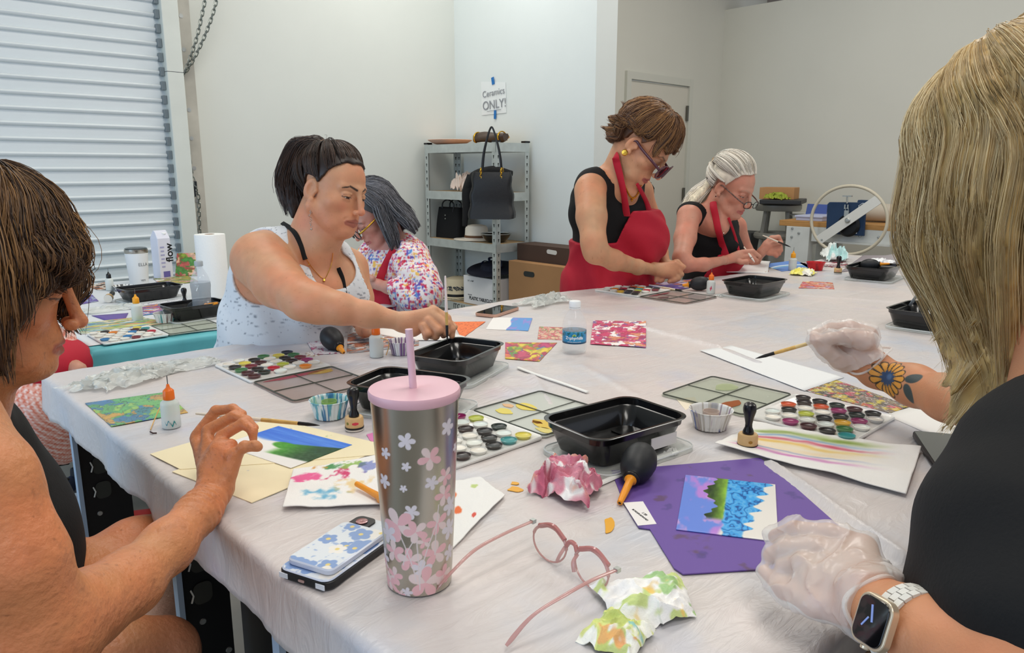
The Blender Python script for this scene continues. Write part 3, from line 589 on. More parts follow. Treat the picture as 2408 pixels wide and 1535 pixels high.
def xf(prims,M):
    A=np.array(M); s=np.linalg.norm(A[:3,0]); Rm=A[:3,:3]/s; o=[]
    for p in prims:
        if p[0]=='c': o.append(('c',A[:3,:3]@p[1]+A[:3,3],A[:3,:3]@p[2]+A[:3,3],p[3]*s,p[4]*s,p[5]*s,p[6]))
        else: o.append(('e',A[:3,:3]@p[1]+A[:3,3],p[2]*s,Rm@p[3],p[4]*s,p[5]))
    return o
def fine_axis(lo,hi,coarse,fines):
    """coordinates from lo to hi with small steps inside the given ranges"""
    o=[lo]; 
    while o[-1]<hi:
        x=o[-1]; st=coarse
        for (a,b,s) in fines:
            if x<a: st=min(st,max(s,(a-x)*.35+s))
            elif x>b: st=min(st,max(s,(x-b)*.35+s))
            else: st=min(st,s)
        o.append(x+st)
    return np.array(o)
def axes(lo,hi,coarse,boxes): return [fine_axis(lo[i],hi[i],coarse,[(b[0][i],b[1][i],b[2]) for b in boxes]) for i in range(3)]
def headM(u,v,dep,phi,pitch,roll,s=1.):
    """phi: 0 faces the camera, +90 faces right in the picture; pitch>0 looks down"""
    c=D(u,v,dep); d=ray(u,v); b=math.atan2(-d.y,-d.x)  # towards the camera
    az=b+R(phi)
    return Matrix.Translation(c)@Matrix.Rotation(az-math.pi/2,4,'Z')@Matrix.Rotation(-R(pitch),4,'X')@Matrix.Rotation(R(roll),4,'Y')@Matrix.Scale(s*_DK,4)
def head(o=None):
    global _RK
    sv=_RK; _RK=1.; q=_head(o); _RK=sv; return q
def _head(o=None):
    g=dict(jaw=1.,nose=1.,full=1.,age=0); g.update(o or {}); P_=[]; J=g['jaw']; n=g['nose']
    P_+= [ell((0,-.018,.035),(.073,.093,.081),k=.0),ell((0,.022,.033),(.063,.061,.058),k=.02),ell((0,.028,-.028),(.059*g['full'],.056,.07),k=.02),ell((0,.038,-.072),(.045*J,.045,.038),k=.02)]
    for s in(-1,1):
        P_+=[cap((s*.054*J,-.008,-.052),(s*.020,.064,-.099),.018,.014,.018),ell((s*.040,.050,-.026),(.024*g['full'],.022,.022),k=.015)]
    P_+=[ell((0,.078,-.099),(.020,.015,.015),k=.014),ell((0,.074,-.067),(.028,.020,.024),k=.014)]
    if g['age']: 
        for s in (-1,1): P_.append(ell((s*.036,.045,-.086),(.016,.022,.018),k=.014))
        P_.append(ell((0,.035,-.108),(.03,.04,.018),k=.02))
    for s in(-1,1):
        P_+=[cap((s*.009,.083,.018),(s*.044,.066,.019),.009,.008,.012)]
    for s in(-1,1): P_.append(ell((s*.032,.095,-.001),(.018,.016,.0115),k=.012,op=1))
    for s in(-1,1):
        P_+=[ell((s*.0315,.0705,-.002),(.0135,.0135,.0125),k=.004),cap((s*.021,.0815,.0035),(s*.043,.0745,.002),.0032,.0028,.005),cap((s*.024,.0795,-.0125),(s*.041,.0735,-.011),.0030,.0026,.006)]
    P_+=[cap((0,.086,.014),(0,.108*1.0,-.033),.0064,.0084,.009),ell((0,.1115,-.0385),(.0108*n,.0105*n,.0098*n),k=.006)]
    for s in(-1,1): P_.append(ell((s*.0125*n,.1005,-.0425),(.0072,.0095,.0075),k=.004))
    for s in(-1,1): P_.append(ell((s*.0068,.1045,-.0508),(.0036,.0058,.0034),k=.002,op=1))
    for s in(-1,1):
        P_+=[cap((s*.021,.0825,-.0715),(s*.004,.0925,-.0668),.0030,.0050,.004),cap((s*.018,.0825,-.0755),(0,.0915,-.0785),.0034,.0058,.004)]
    for s in(-1,1): P_.append(cap((s*.0225,.0865,-.0728),(0,.0985,-.0722),.0016,.0018,.002,1))
    for s in(-1,1): P_.append(cap((s*.019,.0985,-.046),(s*.029,.083,-.066),.0022,.0022,.005,1))
    for s in(-1,1):
        Re=np.array(Matrix.Rotation(R(-14),3,'X')@Matrix.Rotation(s*R(16),3,'Z'))
        P_+=[ell((s*.075,-.014,-.008),(.0065,.019,.031),Re,k=.006),ell((s*.081,-.009,-.006),(.0065,.0105,.0175),Re,k=.004,op=1),ell((s*.076,-.005,-.036),(.0055,.0085,.009),Re,k=.005),ell((s*.072,.003,-.010),(.004,.005,.006),k=.004)]
    return P_
def hand_fk(w,fwd,nrm,side,curl,spread=0,thumb=(35,20,20,35),s=1.,ln=1.):
    """w wrist; fwd towards the fingers; nrm out of the back of the hand; side=+1 thumb on the +y side of the frame"""
    M=frame(w,fwd,nrm)@Matrix.Scale(s,4); o=[]; y=side; J=[]
    base=[(.088,.028*y,0),(.092,.009*y,.002),(.087,-.010*y,.0),(.078,-.028*y,-.004)]
    L=[(.042,.025,.020),(.047,.028,.021),(.043,.026,.021),(.033,.021,.019)]; rad=[.0088,.0090,.0085,.0075]
    for b,rr_ in zip(base,(.0125,.0125,.012,.0115)):
        o.append(cap((.008,b[1]*.55,-.002),b,.0165,rr_,.014))
    o.append(ell((.05,0,-.006),(.045,.036,.0135),k=.012))
    o.append(ell((.035,.028*y,-.010),(.030,.016,.015),k=.012))
    for i in range(4):
        a0=R(spread*(1.5-i))*y; p=Vector(base[i]); d=Vector((math.cos(a0),math.sin(a0),0)); ax=Vector((0,0,1)).cross(d)*1.0
        c=curl[i] if isinstance(curl[0],(tuple,list)) else curl; tot=0; r=rad[i]; pts=[p]
        for j in range(3):
            tot+=c[j]; q=d*math.cos(R(tot))+Vector((0,0,-1))*math.sin(R(tot)); p2=p+q*L[i][j]*ln
            o.append(cap(p,p2,r*(1.05 if j==0 else .98),r*(.96 if j<2 else .82),.0035)); p=p2; r*=.95; pts.append(p)
        J.append(pts)
    t=thumb; p0=Vector((.018,.022*y,-.010)); a=R(t[0]); d=Vector((math.cos(a),math.sin(a)*y,-math.sin(R(t[1])))).normalized(); p1=p0+d*.040
    d2=(d+Vector((.2*math.cos(R(t[2])),-math.sin(R(t[2]))*y,-math.sin(R(t[1]))*.4))).normalized(); p2=p1+d2*.032; d3=(d2+Vector((.2,-math.sin(R(t[3]))*y,-.1))).normalized(); p3=p2+d3*.026
    o+=[cap(p0,p1,.0155,.0118,.012),cap(p1,p2,.0112,.0100,.004),cap(p2,p3,.0100,.0082,.0035)]; J.append([p1,p2,p3])
    return xf(o,M),[[M@q for q in j] for j in J]
def fingers(lst,k=.0035):
    """explicit joints: list of (points, radii)"""
    o=[]
    for pts,rs in lst: o+=chainp(pts,rs,k)
    return o
def loc(M,v): A=np.array(M.inverted()); return v@A[:3,:3].T+A[:3,3]
def skincol(v,base,fr=.5,seed=1,red=.0):
    n=fb(v[:,0]*45,v[:,1]*45,v[:,2]*45,seed,3); c=H(base)*(1+.10*(n[:,None]-.5))
    n2=fb(v[:,0]*16,v[:,1]*16,v[:,2]*16,seed+4,3)[:,None]; c=c*(1+np.array([.05,-.06,-.08])*(n2-.45)*2)
    f=vn(v[:,0]*260,v[:,1]*260,v[:,2]*260,seed+9); m=sst(.86,.96,f)*fr; return mixc(c,H('7c4a2c'),m*.45)
def facepaint(c,v,M,lip='a3503f',brow='3a2a20',eye='3a2617',open_=.35,browamt=.85,blush='d07a60',lash=.9):
    q=loc(M,v); x=np.abs(q[:,0]); y=q[:,1]; z=q[:,2]; fr=(y>.05)
    def seg(a,b,w): 
        a=np.array(a);b=np.array(b); p=np.stack([x,y,z],1)-a; ba=b-a; t=np.clip(p@ba/(ba@ba),0,1); return np.linalg.norm(p-t[:,None]*ba,axis=1)/w
    def put(m,col): nonlocal c; c=mixc(c,H(col),np.clip(m,0,1)*fr)
    put(.35*sst(1.2,.2,np.sqrt(((x-.04)/.025)**2+((z+.032)/.02)**2+((y-.06)/.05)**2)),blush)
    put(.4*sst(1.3,.4,np.sqrt((x/.016)**2+((z+.04)/.013)**2+((y-.11)/.02)**2)),blush)
    lp=np.minimum(seg((.021,.085,-.0722),(.0,.096,-.0672),.0062),seg((.021,.085,-.0735),(0,.094,-.0785),.0072)); put(.8*sst(1.25,.8,lp),lip)
    put(.9*sst(1.5,.4,seg((.0225,.088,-.0728),(0,.0985,-.0722),.0016)),'5a2620')
    def s2(a,b,w):
        a=np.array(a);b=np.array(b); p=np.stack([x,z],1)-a; ba=b-a; t=np.clip(p@ba/(ba@ba),0,1); return np.linalg.norm(p-t[:,None]*ba,axis=1)/w
    bp=np.minimum(s2((.012,.0165),(.031,.0235),.0026),s2((.031,.0235),(.049,.0165),.0017)); put(browamt*sst(1.5,.6,bp),brow)
    # eye: lid line, iris, white
    ey=np.abs(x-.0315)/.0135; lo=-.0105+.004*ey**2; hi=lo+open_*.012*(1-ey**2)
    inside=(ey<1)&(z<hi+.0006)&(z>lo)&(y>.068); c[inside]=H('d8cfc6'); ir=inside&(np.abs(x-.0315)<.0058); c[ir]=H(eye)
    put(lash*sst(.0016,.0006,np.abs(z-hi))*(ey<1.08)*(y>.066),'1c1310'); put(.45*sst(.0014,.0004,np.abs(z-lo))*(ey<1)*(y>.066),'6d4534')
    put(.35*sst(.0016,.0004,np.abs(z-(.003-.004*ey**2)))*(ey<1.05)*(y>.066),'7a4a36')
    return c
def skin_mat(name,**k): return mat(name,'ffffff',.47,vcol=True,bump=.35,bscale=420,bdist=.0012,sss=.12,spec=.45,**k)
SKIN=skin_mat('skin'); SKIN_OLD=mat('skin_weathered','ffffff',.42,vcol=True,bump=.8,bscale=150,bdist=.0022,sss=.1,spec=.5)
_n=SKIN_OLD.node_tree.nodes; 
def body_obj(name,fld,A,m,parent,colf=None,smooth_it=0):
    v,f=fld.mesh(A); c=colf(v) if colf else None
    return MB().add(v,f,col=(linA(c) if c is not None else None)).out(name,m,parent,True,auto=0)
def sdfp(prims,p):
    A=1.0
    for q in prims:
        d=float(pd(q,p[0],p[1],p[2])); k=max(q[-2],1e-5)
        if q[-1]==0: h=min(max(.5+.5*(A-d)/k,0),1); A=A*(1-h)+d*h-k*h*(1-h)
    return A
def SF(prims,u,v,t=0.,d0=.5,d1=4.2,n=160):
    """first point along the sight line where the surface offset by t is met"""
    ds=np.linspace(d0,d1,n); prev=ds[0]
    for d in ds:
        if sdfp(prims,D(u,v,d))<t:
            a,b=prev,d
            for _ in range(12):
                m=(a+b)/2
                if sdfp(prims,D(u,v,m))<t: b=m
                else: a=m
            return D(u,v,b)
        prev=d
    return D(u,v,(d0+d1)/2)
# hair --------------------------------------------------------------
def locks(b,guides,rng,base,hi,n=30,w=.0011,seg=12,solid=False,col_jit=.25,tip=.25,wob=.004,solidk=.82,root='',flat=1.,curlf=0,stray=.0,spread=1.15):
    """guides: list of (points, radii). Each lock is a tapered core with fine strands lying on it."""
    base=H(base); hi=H(hi)
    for (pts,rad) in guides:
        tl=rng.rand(); P_=cr(pts,6); k=len(P_); rad=np.interp(np.linspace(0,1,k),np.linspace(0,1,len(rad)),rad)
        if solid: b.tube(P_,rad*solidk,10,col=linA(base*(.55+.2*rng.rand())),flat=flat)
        T=np.gradient(P_,axis=0); T/=np.linalg.norm(T,axis=1)[:,None]+1e-9; u=np.array([0,0,1.]) if abs(T[0][2])<.9 else np.array([1.,0,0]); A_=[];B_=[]
        for i in range(k): a=np.cross(T[i],u); a/=np.linalg.norm(a)+1e-9; bb=np.cross(a,T[i]); u=bb; A_.append(a);B_.append(bb)
        A_=np.array(A_);B_=np.array(B_); ss=np.linspace(0,1,seg)
        for j in range(n):
            th=rng.rand()*6.283; rr_=(.72+.42*rng.rand()) if rng.rand()<.8 else rng.rand(); l0=0 if rng.rand()<.75 else rng.rand()*.4; l1=1-(rng.rand()**2)*.3; s=l0+(l1-l0)*ss
            th2=th+(rng.rand()-.5)*1.2*s+ (rng.rand()-.5)*wob*60*s; fr=s*(k-1); i0=np.clip(fr.astype(int),0,k-2); f=(fr-i0)[:,None]
            c=P_[i0]*(1-f)+P_[i0+1]*f; a=A_[i0]*(1-f)+A_[i0+1]*f; bb=B_[i0]*(1-f)+B_[i0+1]*f; r=np.interp(fr,np.arange(k),rad)*rr_*spread
            ph=rng.rand()*6.28; wv=wob*s[:,None]*np.sin(s*(6+6*rng.rand())+ph)[:,None]*(rng.rand()*1.2)
            q=c+a*(r*np.cos(th2))[:,None]+bb*(r*flat*np.sin(th2))[:,None]+a*wv
            if stray and rng.rand()<stray: q=q+(a*np.cos(th)+bb*np.sin(th))*(s**2)[:,None]*rng.rand()*.02
            t=.62*tl+.38*rng.rand(); cc=base*(1-t)+hi*t if rng.rand()>col_jit*.6 else base*(.7+.3*rng.rand()); cc=np.clip(cc*(.92+.16*rng.rand()),0,1)
            wd=w*(.7+.7*rng.rand())*np.interp(s,[0,.15,.8,1],[.8,1,1,tip]); dd=np.gradient(q,axis=0); dd/=np.linalg.norm(dd,axis=1)[:,None]+1e-9
            x=np.cross(dd,[.3,.5,.81]); x/=np.linalg.norm(x,axis=1)[:,None]+1e-9; y=np.cross(dd,x)
            R3=[q+x*wd[:,None],q+(-.5*x+.87*y)*wd[:,None],q+(-.5*x-.87*y)*wd[:,None]]; Vv=np.stack(R3,1).reshape(-1,3); m=len(s); i=np.arange(m-1)[:,None]*3
            F=np.concatenate([np.concatenate([i+e,i+(e+1)%3,i+3+(e+1)%3,i+3+e],1) for e in range(3)])
            b.add(Vv,F,col=linA(cc))
    return b
HAIR=mat('hair','ffffff',.46,vcol=True,spec=.55)
HAIRM=mat('hair_soft','ffffff',.5,vcol=True,spec=.4)
def gM(M,pts): return [tuple(M@Vector(p)) for p in pts]
def worn_glasses(M,parent,name,rimm,lensm,templem,lz=-.004,lw=.023,lh=.019,ly=.112,r=.0016,squ=.35,tilt=0,drop=0):
    t=bpy.data.objects.new(name,None); COL.objects.link(t); t.matrix_world=M; t.parent=parent; t.empty_display_size=.02
    o=[];  b=MB()
    def shape(s,n=36):
        q=[]
        for a in np.linspace(0,2*math.pi,n,endpoint=False):
            ca,sa=math.cos(a),math.sin(a); e=squ; x=lw*math.copysign(abs(ca)**(1-e*.6),ca); z=lh*math.copysign(abs(sa)**(1-e*.6),sa)
            xx=s*.0335+x; q.append((xx,ly-.9*(xx*xx)*2.2-drop*0+z*math.sin(R(tilt)),lz+z-drop))
        return q
    for s in(-1,1):
        q=shape(s); b.tube(q+[q[0]],r,6,cap=False); l=MB(); c=np.mean(q,0); l.add([tuple(c)]+q,[(0,i+1,(i+1)%len(q)+1) for i in range(len(q))]); l.out('lens',lensm,t,True,auto=0)
    b.tube([(-.012,ly-.001,lz+.003-drop),(0,ly+.002,lz+.006-drop),(.012,ly-.001,lz+.003-drop)],r,6); b.out('frame',rimm,t,auto=0)
    for s in(-1,1): MB().tube(cr([(s*(.0335+lw),ly-.008,lz+.004-drop),(s*.073,ly-.035,lz+.006-drop*.7),(s*.0765,.02,.001),(s*.078,-.012,.006),(s*.077,-.03,-.012)],4),r*1.1,6,flat=1.6).out('temple',templem,t,auto=0)
    return t
HLA=[0,25,42,55,64,72,80,104,114,130,180]; HLE=[31,30,24,10,-4,-16,-7,-5,-35,-44,-46]
def setk(k):
    global _DK,_RK
    _DK=k; _RK=k
def scalp_cap(b,M,base,off=.004,hl=None,res=.004,streak=None,seed=1):
    hl=hl or HLE; c=V3(M.translation); F=Fld(*axes(c-.14,c+.14,res,[])); sc_=np.linalg.norm(np.array(M)[:3,0])
    A=F.ev(xf([ell((0,-.018,.036),(.0745+off,.0945+off,.0825+off),k=0),ell((0,.020,.034),(.0635+off,.062+off,.058+off),k=.02)],M)).astype(float)
    Z=np.stack(np.meshgrid(*F.ax,indexing='ij'),-1).reshape(-1,3); q=loc(M,Z)-np.array(SK_C); az=np.degrees(np.arctan2(np.abs(q[:,0]),q[:,1])); el=np.degrees(np.arctan2(q[:,2],np.hypot(q[:,0],q[:,1])))
    n=fb(q[:,0]*60,q[:,1]*60,q[:,2]*60,seed,2)*8-4; m=((np.interp(az,HLA,hl)+n)-el)*.0014*sc_; A=np.maximum(A,m.reshape(A.shape)); v,f=F.mesh(A)
    q=loc(M,v); n=fb(q[:,0]*150,q[:,1]*25,q[:,2]*60,seed+3,3); b.add(v,f,col=linA(H(base)*(.7+.6*n[:,None])))
def hair_volume(b,guides,base,res=.005,k=.010,f=.62,seed=2,dark=.55):
    pr=[];P_=[]
    for pts,rad in guides:
        p=cr(pts,2); r=np.interp(np.linspace(0,1,len(p)),np.linspace(0,1,len(rad)),rad)*f; pr+=chainp([V3(x) for x in p],r,k); P_.append(p)
    P_=np.concatenate(P_); F=Fld(*axes(P_.min(0)-.03,P_.max(0)+.03,res,[])); A=F.ev(pr); v,fc=F.mesh(A); n=fb(v[:,0]*260,v[:,1]*260,v[:,2]*18,seed,2); b.add(v,fc,col=linA(H(base)*(dark+.5*n[:,None])))
SK_C=(.0,-.018,.036)
GLS=mat('clear_glass','ffffff',.02,trans=1,ior=1.05,alpha=.25)
def Jp(u,v,d,rpx): return (V3(D(u,v,d)),rpx*d*_DK/FPX)
def limb(js,k=.012):
    q=[Jp(*j) for j in js]; return chainp([a for a,_ in q],[b for _,b in q],k)
TOC=np.array([-math.cos(YAW),-math.sin(YAW),0.]); RTV=np.array([math.sin(YAW),-math.cos(YAW),0.]); UPV=np.array([0,0,1.])
def ellv(u,v,d,rx,ry,rz,az=0,k=.03,op=0,tilt=0,pit=0):
    """ellipsoid given by picture position and depth; az turns it about the vertical"""
    Rm=Matrix.Rotation(YAW-math.pi/2+R(az),3,'Z')@Matrix.Rotation(R(tilt),3,'Y')@Matrix.Rotation(R(pit),3,'X'); return ell(D(u,v,d),(rx*_RK,ry*_RK,rz*_RK),Rm,k,op)
def person(label,loc): return thing('person',label,'person',loc)
SK_=(.0,-.018,.036)
def sk(az,el,off=0.,r=(.079,.099,.087)):
    """point on the scalp: az 0=face, 90=her right side (+x), 180=back; el 90=crown"""
    a,e=R(az),R(el); d=np.array([math.sin(a)*math.cos(e),math.cos(a)*math.cos(e),math.sin(e)]); t=1/np.linalg.norm(d/np.array(r)); return np.array(SK_)+d*(t+off)
def scalp_path(a0,e0,a1,e1,n=4,off=.0,lift=0.):
    def dv(a,e): a,e=R(a),R(e); return np.array([math.sin(a)*math.cos(e),math.cos(a)*math.cos(e),math.sin(e)])
    p,q=dv(a0,e0),dv(a1,e1); w=math.acos(np.clip(p@q,-1,1)); o=[]
    for i,t in enumerate(np.linspace(0,1,n)):
        d=(math.sin((1-t)*w)*p+math.sin(t*w)*q)/max(math.sin(w),1e-4); d/=np.linalg.norm(d); s=1/np.linalg.norm(d/np.array((.077,.097,.085))); o.append(np.array(SK_)+d*(s+off+lift*math.sin(math.pi*t)))
    return o
def side_of(P_,prims,g=.0): pass
def cloth(fld,prims,t,masks,noise=None):
    A=fld.ev(prims).astype(np.float64)-t
    if noise is not None:
        X=fld.ax[0][:,None,None];Y=fld.ax[1][None,:,None];Z=fld.ax[2][None,None,:]; band=np.abs(A)<.03
        I=np.nonzero(band); A[I]+=noise(fld.ax[0][I[0]],fld.ax[1][I[1]],fld.ax[2][I[2]])
    for m in masks: A=np.maximum(A,m(fld))
    return A
def mE(prims,sgn=1,k=0):  # keep outside of prims (sgn=1) or inside (sgn=-1)
    def f(F): A=F.ev(prims,big=.3); return -A if sgn>0 else A
    return f
def mPl(p,n,sgn=1):   # keep the side n points to
    p=np.array(p,float); n=np.array(n,float); n/=np.linalg.norm(n)
    def f(F): return -(((F.ax[0]-p[0])*n[0])[:,None,None]+((F.ax[1]-p[1])*n[1])[None,:,None]+((F.ax[2]-p[2])*n[2])[None,None,:])
    return f
def mMax(a,b): return lambda F: np.maximum(a(F),b(F))
def mMin(a,b): return lambda F: np.minimum(a(F),b(F))
def ribbon(name,pts,w,th,m,parent,up=None,n=10):
    p=cr(pts,6); k=len(p); T=np.gradient(p,axis=0); T/=np.linalg.norm(T,axis=1)[:,None]; b=MB()
    rings=[]
    for i in range(k):
        u=np.array(up[min(i*len(up)//k,len(up)-1)] if isinstance(up,list) else up,float); s=np.cross(T[i],u); s/=np.linalg.norm(s)+1e-9; nn=np.cross(s,T[i]); ww=w if np.isscalar(w) else np.interp(i/(k-1),np.linspace(0,1,len(w)),w)
        rings.append([p[i]+s*ww/2*a+nn*th*c for a,c in ((-1,0),(-.8,.8),(0,1),(.8,.8),(1,0),(.8,-.6),(0,-.8),(-.8,-.6))])
    b.loft(rings); return b.out(name,m,parent,True,auto=60)
black_cloth=mat('black_jersey','09090a',.85,bump=.25,bscale=300,sheen=.0)
red_cloth=mat('red_canvas','b8142e',.72,bump=.25,bscale=350,var=.06,vscale=8)
GOLDM=mat('gold_jewel','d8a742',.25,1); SILV=mat('silver_jewel','d8d8d6',.25,1)
rng=np.random.RandomState(5)
def rngs(s): return np.random.RandomState(s)
# ---------- B: woman in the heathered tank ----------
def person_B():
    root=person('person with dark ponytail in white tank top, leaning over to dip a brush',(0,0,0))
    M=headM(785,447,1.87,47,11,-8,.905); hd=xf(head(dict(full=1.18,jaw=1.2,nose=.88,age=1)),M)
    nk=[cap(M@Vector((0,-.025,-.055)),D(722,590,1.93),.056,.062,.02),cap(M@Vector((0,.02,-.085)),D(745,600,1.90),.04,.05,.025)]
    torso=[ellv(700,648,1.97,.165,.105,.115,20,.04),ellv(676,770,2.02,.172,.125,.19,15,.05),ellv(742,690,1.91,.075,.06,.075,0,.04),ellv(812,690,1.98,.06,.055,.07,0,.04),ellv(650,900,2.10,.175,.14,.20,15,.06),
        cap(D(720,590,1.94),D(628,598,1.92),.055,.062,.035),cap(D(730,600,1.97),D(815,632,2.05),.05,.055,.035)]
    arm=limb([(612,612,1.87,68),(655,664,1.78,58),(712,705,1.68,46),(750,716,1.66,43),(800,726,1.65,35),(867,740,1.655,28),(936,754,1.665,21)],.022)+[ell(D(716,722,1.65),(.028,.03,.026),k=.02)]
    arm2=limb([(818,635,2.05,46),(842,700,2.03,34),(855,750,1.98,26),(858,772,1.93,18),(868,777,1.89,14)],.02)+limb([(866,774,1.89,12),(880,773,1.86,7),(886,778,1.85,6)],.006)+limb([(864,778,1.89,12),(874,780,1.86,7),(880,783,1.85,6)],.006)
    h=1.668; hand=[]
    for (u,v) in ((1020,731),(1019,744),(1008,757),(996,770)): hand+=limb([(944,757,h,15),(u,v,h,11.5)],.012)
    hand+=limb([(950,762,h,18),(972,776,h,16)],.014)+limb([(955,752,h,17),(1000,745,h,15)],.014)
    hand+=limb([(1018,727,h+.01,11),(1050,748,h+.005,10.5),(1062,775,h,9),(1063,790,h,7)],.004)+limb([(1018,741,h-.006,12),(1047,764,h-.01,11.5),(1048,782,h-.01,9.5),(1043,788,h-.0,8)],.004)
    hand+=limb([(1008,755,h-.015,11.5),(1030,777,h-.02,11.5),(1024,790,h-.015,9.5),(1014,790,h-.005,8)],.004)+limb([(996,768,h-.02,11),(1004,785,h-.025,10.5),(1002,792,h-.015,8.5)],.004)
    hand+=limb([(1000,752,h+.03,13),(1040,752,h+.03,11),(1060,764,h+.02,9.5),(1069,769,h+.012,7.5)],.006)
    legs=limb([(640,950,2.1,90),(640,1150,2.2,70),(640,1400,2.3,45)],.03)
    hc=V3(M.translation); e=.16; lo=np.array([.25,1.2,.35]); hi=np.array([1.85,2.45,1.52])
    hp=V3(D(1000,760,1.67))
    F=Fld(*axes(lo,hi,.0065,[(hc-[.13,.13,.15],hc+[.13,.13,.15],.0021),(hp-[.10,.12,.06],hp+[.10,.09,.07],.0021)]))
    A=F.ev(torso+nk+arm+arm2+hand+hd)
    def col(v):
        c=skincol(v,'cd9470',.35,3); c=facepaint(c,v,M,'a05a4c','2e1f18','241510',open_=.42,browamt=.9); 
        q=loc(M,v); mole=np.linalg.norm(q-np.array([.022,.083,.046]),axis=1); return mixc(c,H('3a2016'),sst(.003,.0015,mole))
    body_obj('body',F,A,SKIN,root,col)
    # tank
    X=lambda u,v,d:D(u,v,d)
    F2=Fld(*axes(lo,hi,.0065,[((.47,1.55,.85),(1.25,2.25,1.25),.0042)]))
    scoop=[cap(X(735,530,1.95),X(785,628,1.86),.062,.052,.01),cap(X(785,628,1.86),X(790,640,1.95),.055,.05,.01),cap(X(735,500,1.9),X(735,560,1.86),.07,.062,.01)]
    arms=[cap(X(585,560,1.85),X(610,640,1.85),.062,.082,.01),cap(X(610,640,1.85),X(660,690,1.75),.08,.08,.01),cap(X(835,560,2.05),X(845,660,2.0),.045,.05,.01)]
    nz=lambda x,y,z: .0025*np.sin((x*.7-y*.6)*60+z*25+4*fb(x*6,y*6,z*6,3))*sst(1.1,.9,z)
    C=cloth(F2,torso,.007,[mE(scoop),mE(arms)],nz)
    def tc(v):
        n=vn(v[:,0]*120+v[:,1]*70,v[:,1]*110,v[:,2]*700,4); n2=vn(v[:,0]*22,v[:,1]*22,v[:,2]*210,8); c=np.tile(H('dde1e4'),(len(v),1)); return mixc(c,H('6f7680'),sst(.72,.86,n)*sst(.38,.55,n2)*.8)
    body_obj('tank_top',F2,C,mat('heather_jersey','ffffff',.85,vcol=True,bump=.15,bscale=300),root,tc)
    tb=torso+nk; G_=lambda u,v,t=.002: SF(tb,u,v,t,1.6,2.3)
    for pts in ([G_(664,524),G_(688,541),G_(706,572),G_(718,610)],[G_(795,630),G_(805,655),G_(811,690)]): ribbon('bra_strap',pts,.013,.002,black_cloth,root,tuple(TOC*.8+UPV*.5))
    # hair
    g=[]; tie=np.array([0,-.070,.108])
    r1=rngs(31)
    for i in range(150):
            a=r1.uniform(-180,180); e=np.interp(abs(a),HLA,HLE)+(2 if i%3 else r1.uniform(5,40)); p=scalp_path(a,min(e,75),180,62,6,.0035,.004+.004*r1.rand()); p[-1]=tie+r1.uniform(-.008,.008,3); g.append((gM(M,p),[.003,.007,.008,.008,.007,.006]))
    b=MB(); scalp_cap(b,M,'241813',.006,seed=4); locks(b,g,rngs(1),'2a1d17','5e4536',34,.0006,14,wob=.0012,col_jit=.5,stray=.02,flat=.35)
    q=lambda *p: tuple(M@Vector(p)); gg=[]
    r2=rngs(9)
    for i in range(22):
        a=r2.rand()*6.28; s=.026*math.sqrt(r2.rand()); ox,oz=s*math.cos(a),s*math.sin(a)
        gg.append(([q(0,-.064,.104),q(ox*.5,-.095+oz*.4,.114+oz*.3),q(ox,-.138+oz,.095),q(ox*1.3,-.155+oz*1.2,.03),q(ox*1.4,-.155+oz*1.3,-.03+.01*r2.rand()),q(ox*1.2,-.130+oz+.02*r2.rand(),-.085-.025*r2.rand())],[.007,.012,.015,.015,.012,.004]))
    hair_volume(b,gg,'2c1e17'); locks(b,gg,rngs(2),'2c1e17','6b4c38',80,.0007,18,wob=.005,col_jit=.45,tip=.15,stray=.12)
    b.out('hair',HAIR,root,True,auto=0)
    b=MB(); b.tube([q(.014*math.cos(t),-.068-.006*abs(math.cos(t))*0,.108+.014*math.sin(t)) for t in np.linspace(0,6.28,20)],.006,8,cap=False); b.out('hair_tie',mat('tie','8a6a4a',.8),root)
    # earring and necklace
    b=MB(); p0=M@Vector((.079,-.003,-.044)); 
    b.tube([p0+Vector((0,0,.004)),p0,p0-Vector((0,0,.03))],.0008,5); r3=rngs(4)
    for i in range(22):
        z=-.014-.05*i/22; b.lathe([(0,-.002),(.0018,0),(0,.002)],6,M=Matrix.Translation(p0+Vector((r3.uniform(-.004,.004),r3.uniform(-.004,.004),z))))
    b.lathe([(0,-.004),(.004,0),(0,.004)],8,M=Matrix.Translation(p0+Vector((0,0,-.068)))); b.out('earring',SILV,root)
    b=MB(); b.tube(cr([G_(690,540),G_(697,562),G_(708,590),G_(727,620),G_(745,642),G_(762,655),G_(772,640),G_(780,618),G_(783,595)],8),.0009,5); b.lathe([(0,-.005),(.004,0),(0,.005)],8,M=Matrix.Translation(G_(762,659,.004))); b.lathe([(0,-.003),(.003,0),(0,.003)],8,M=Matrix.Translation(G_(727,622,.004))); b.out('necklace',GOLDM,root)
    return root
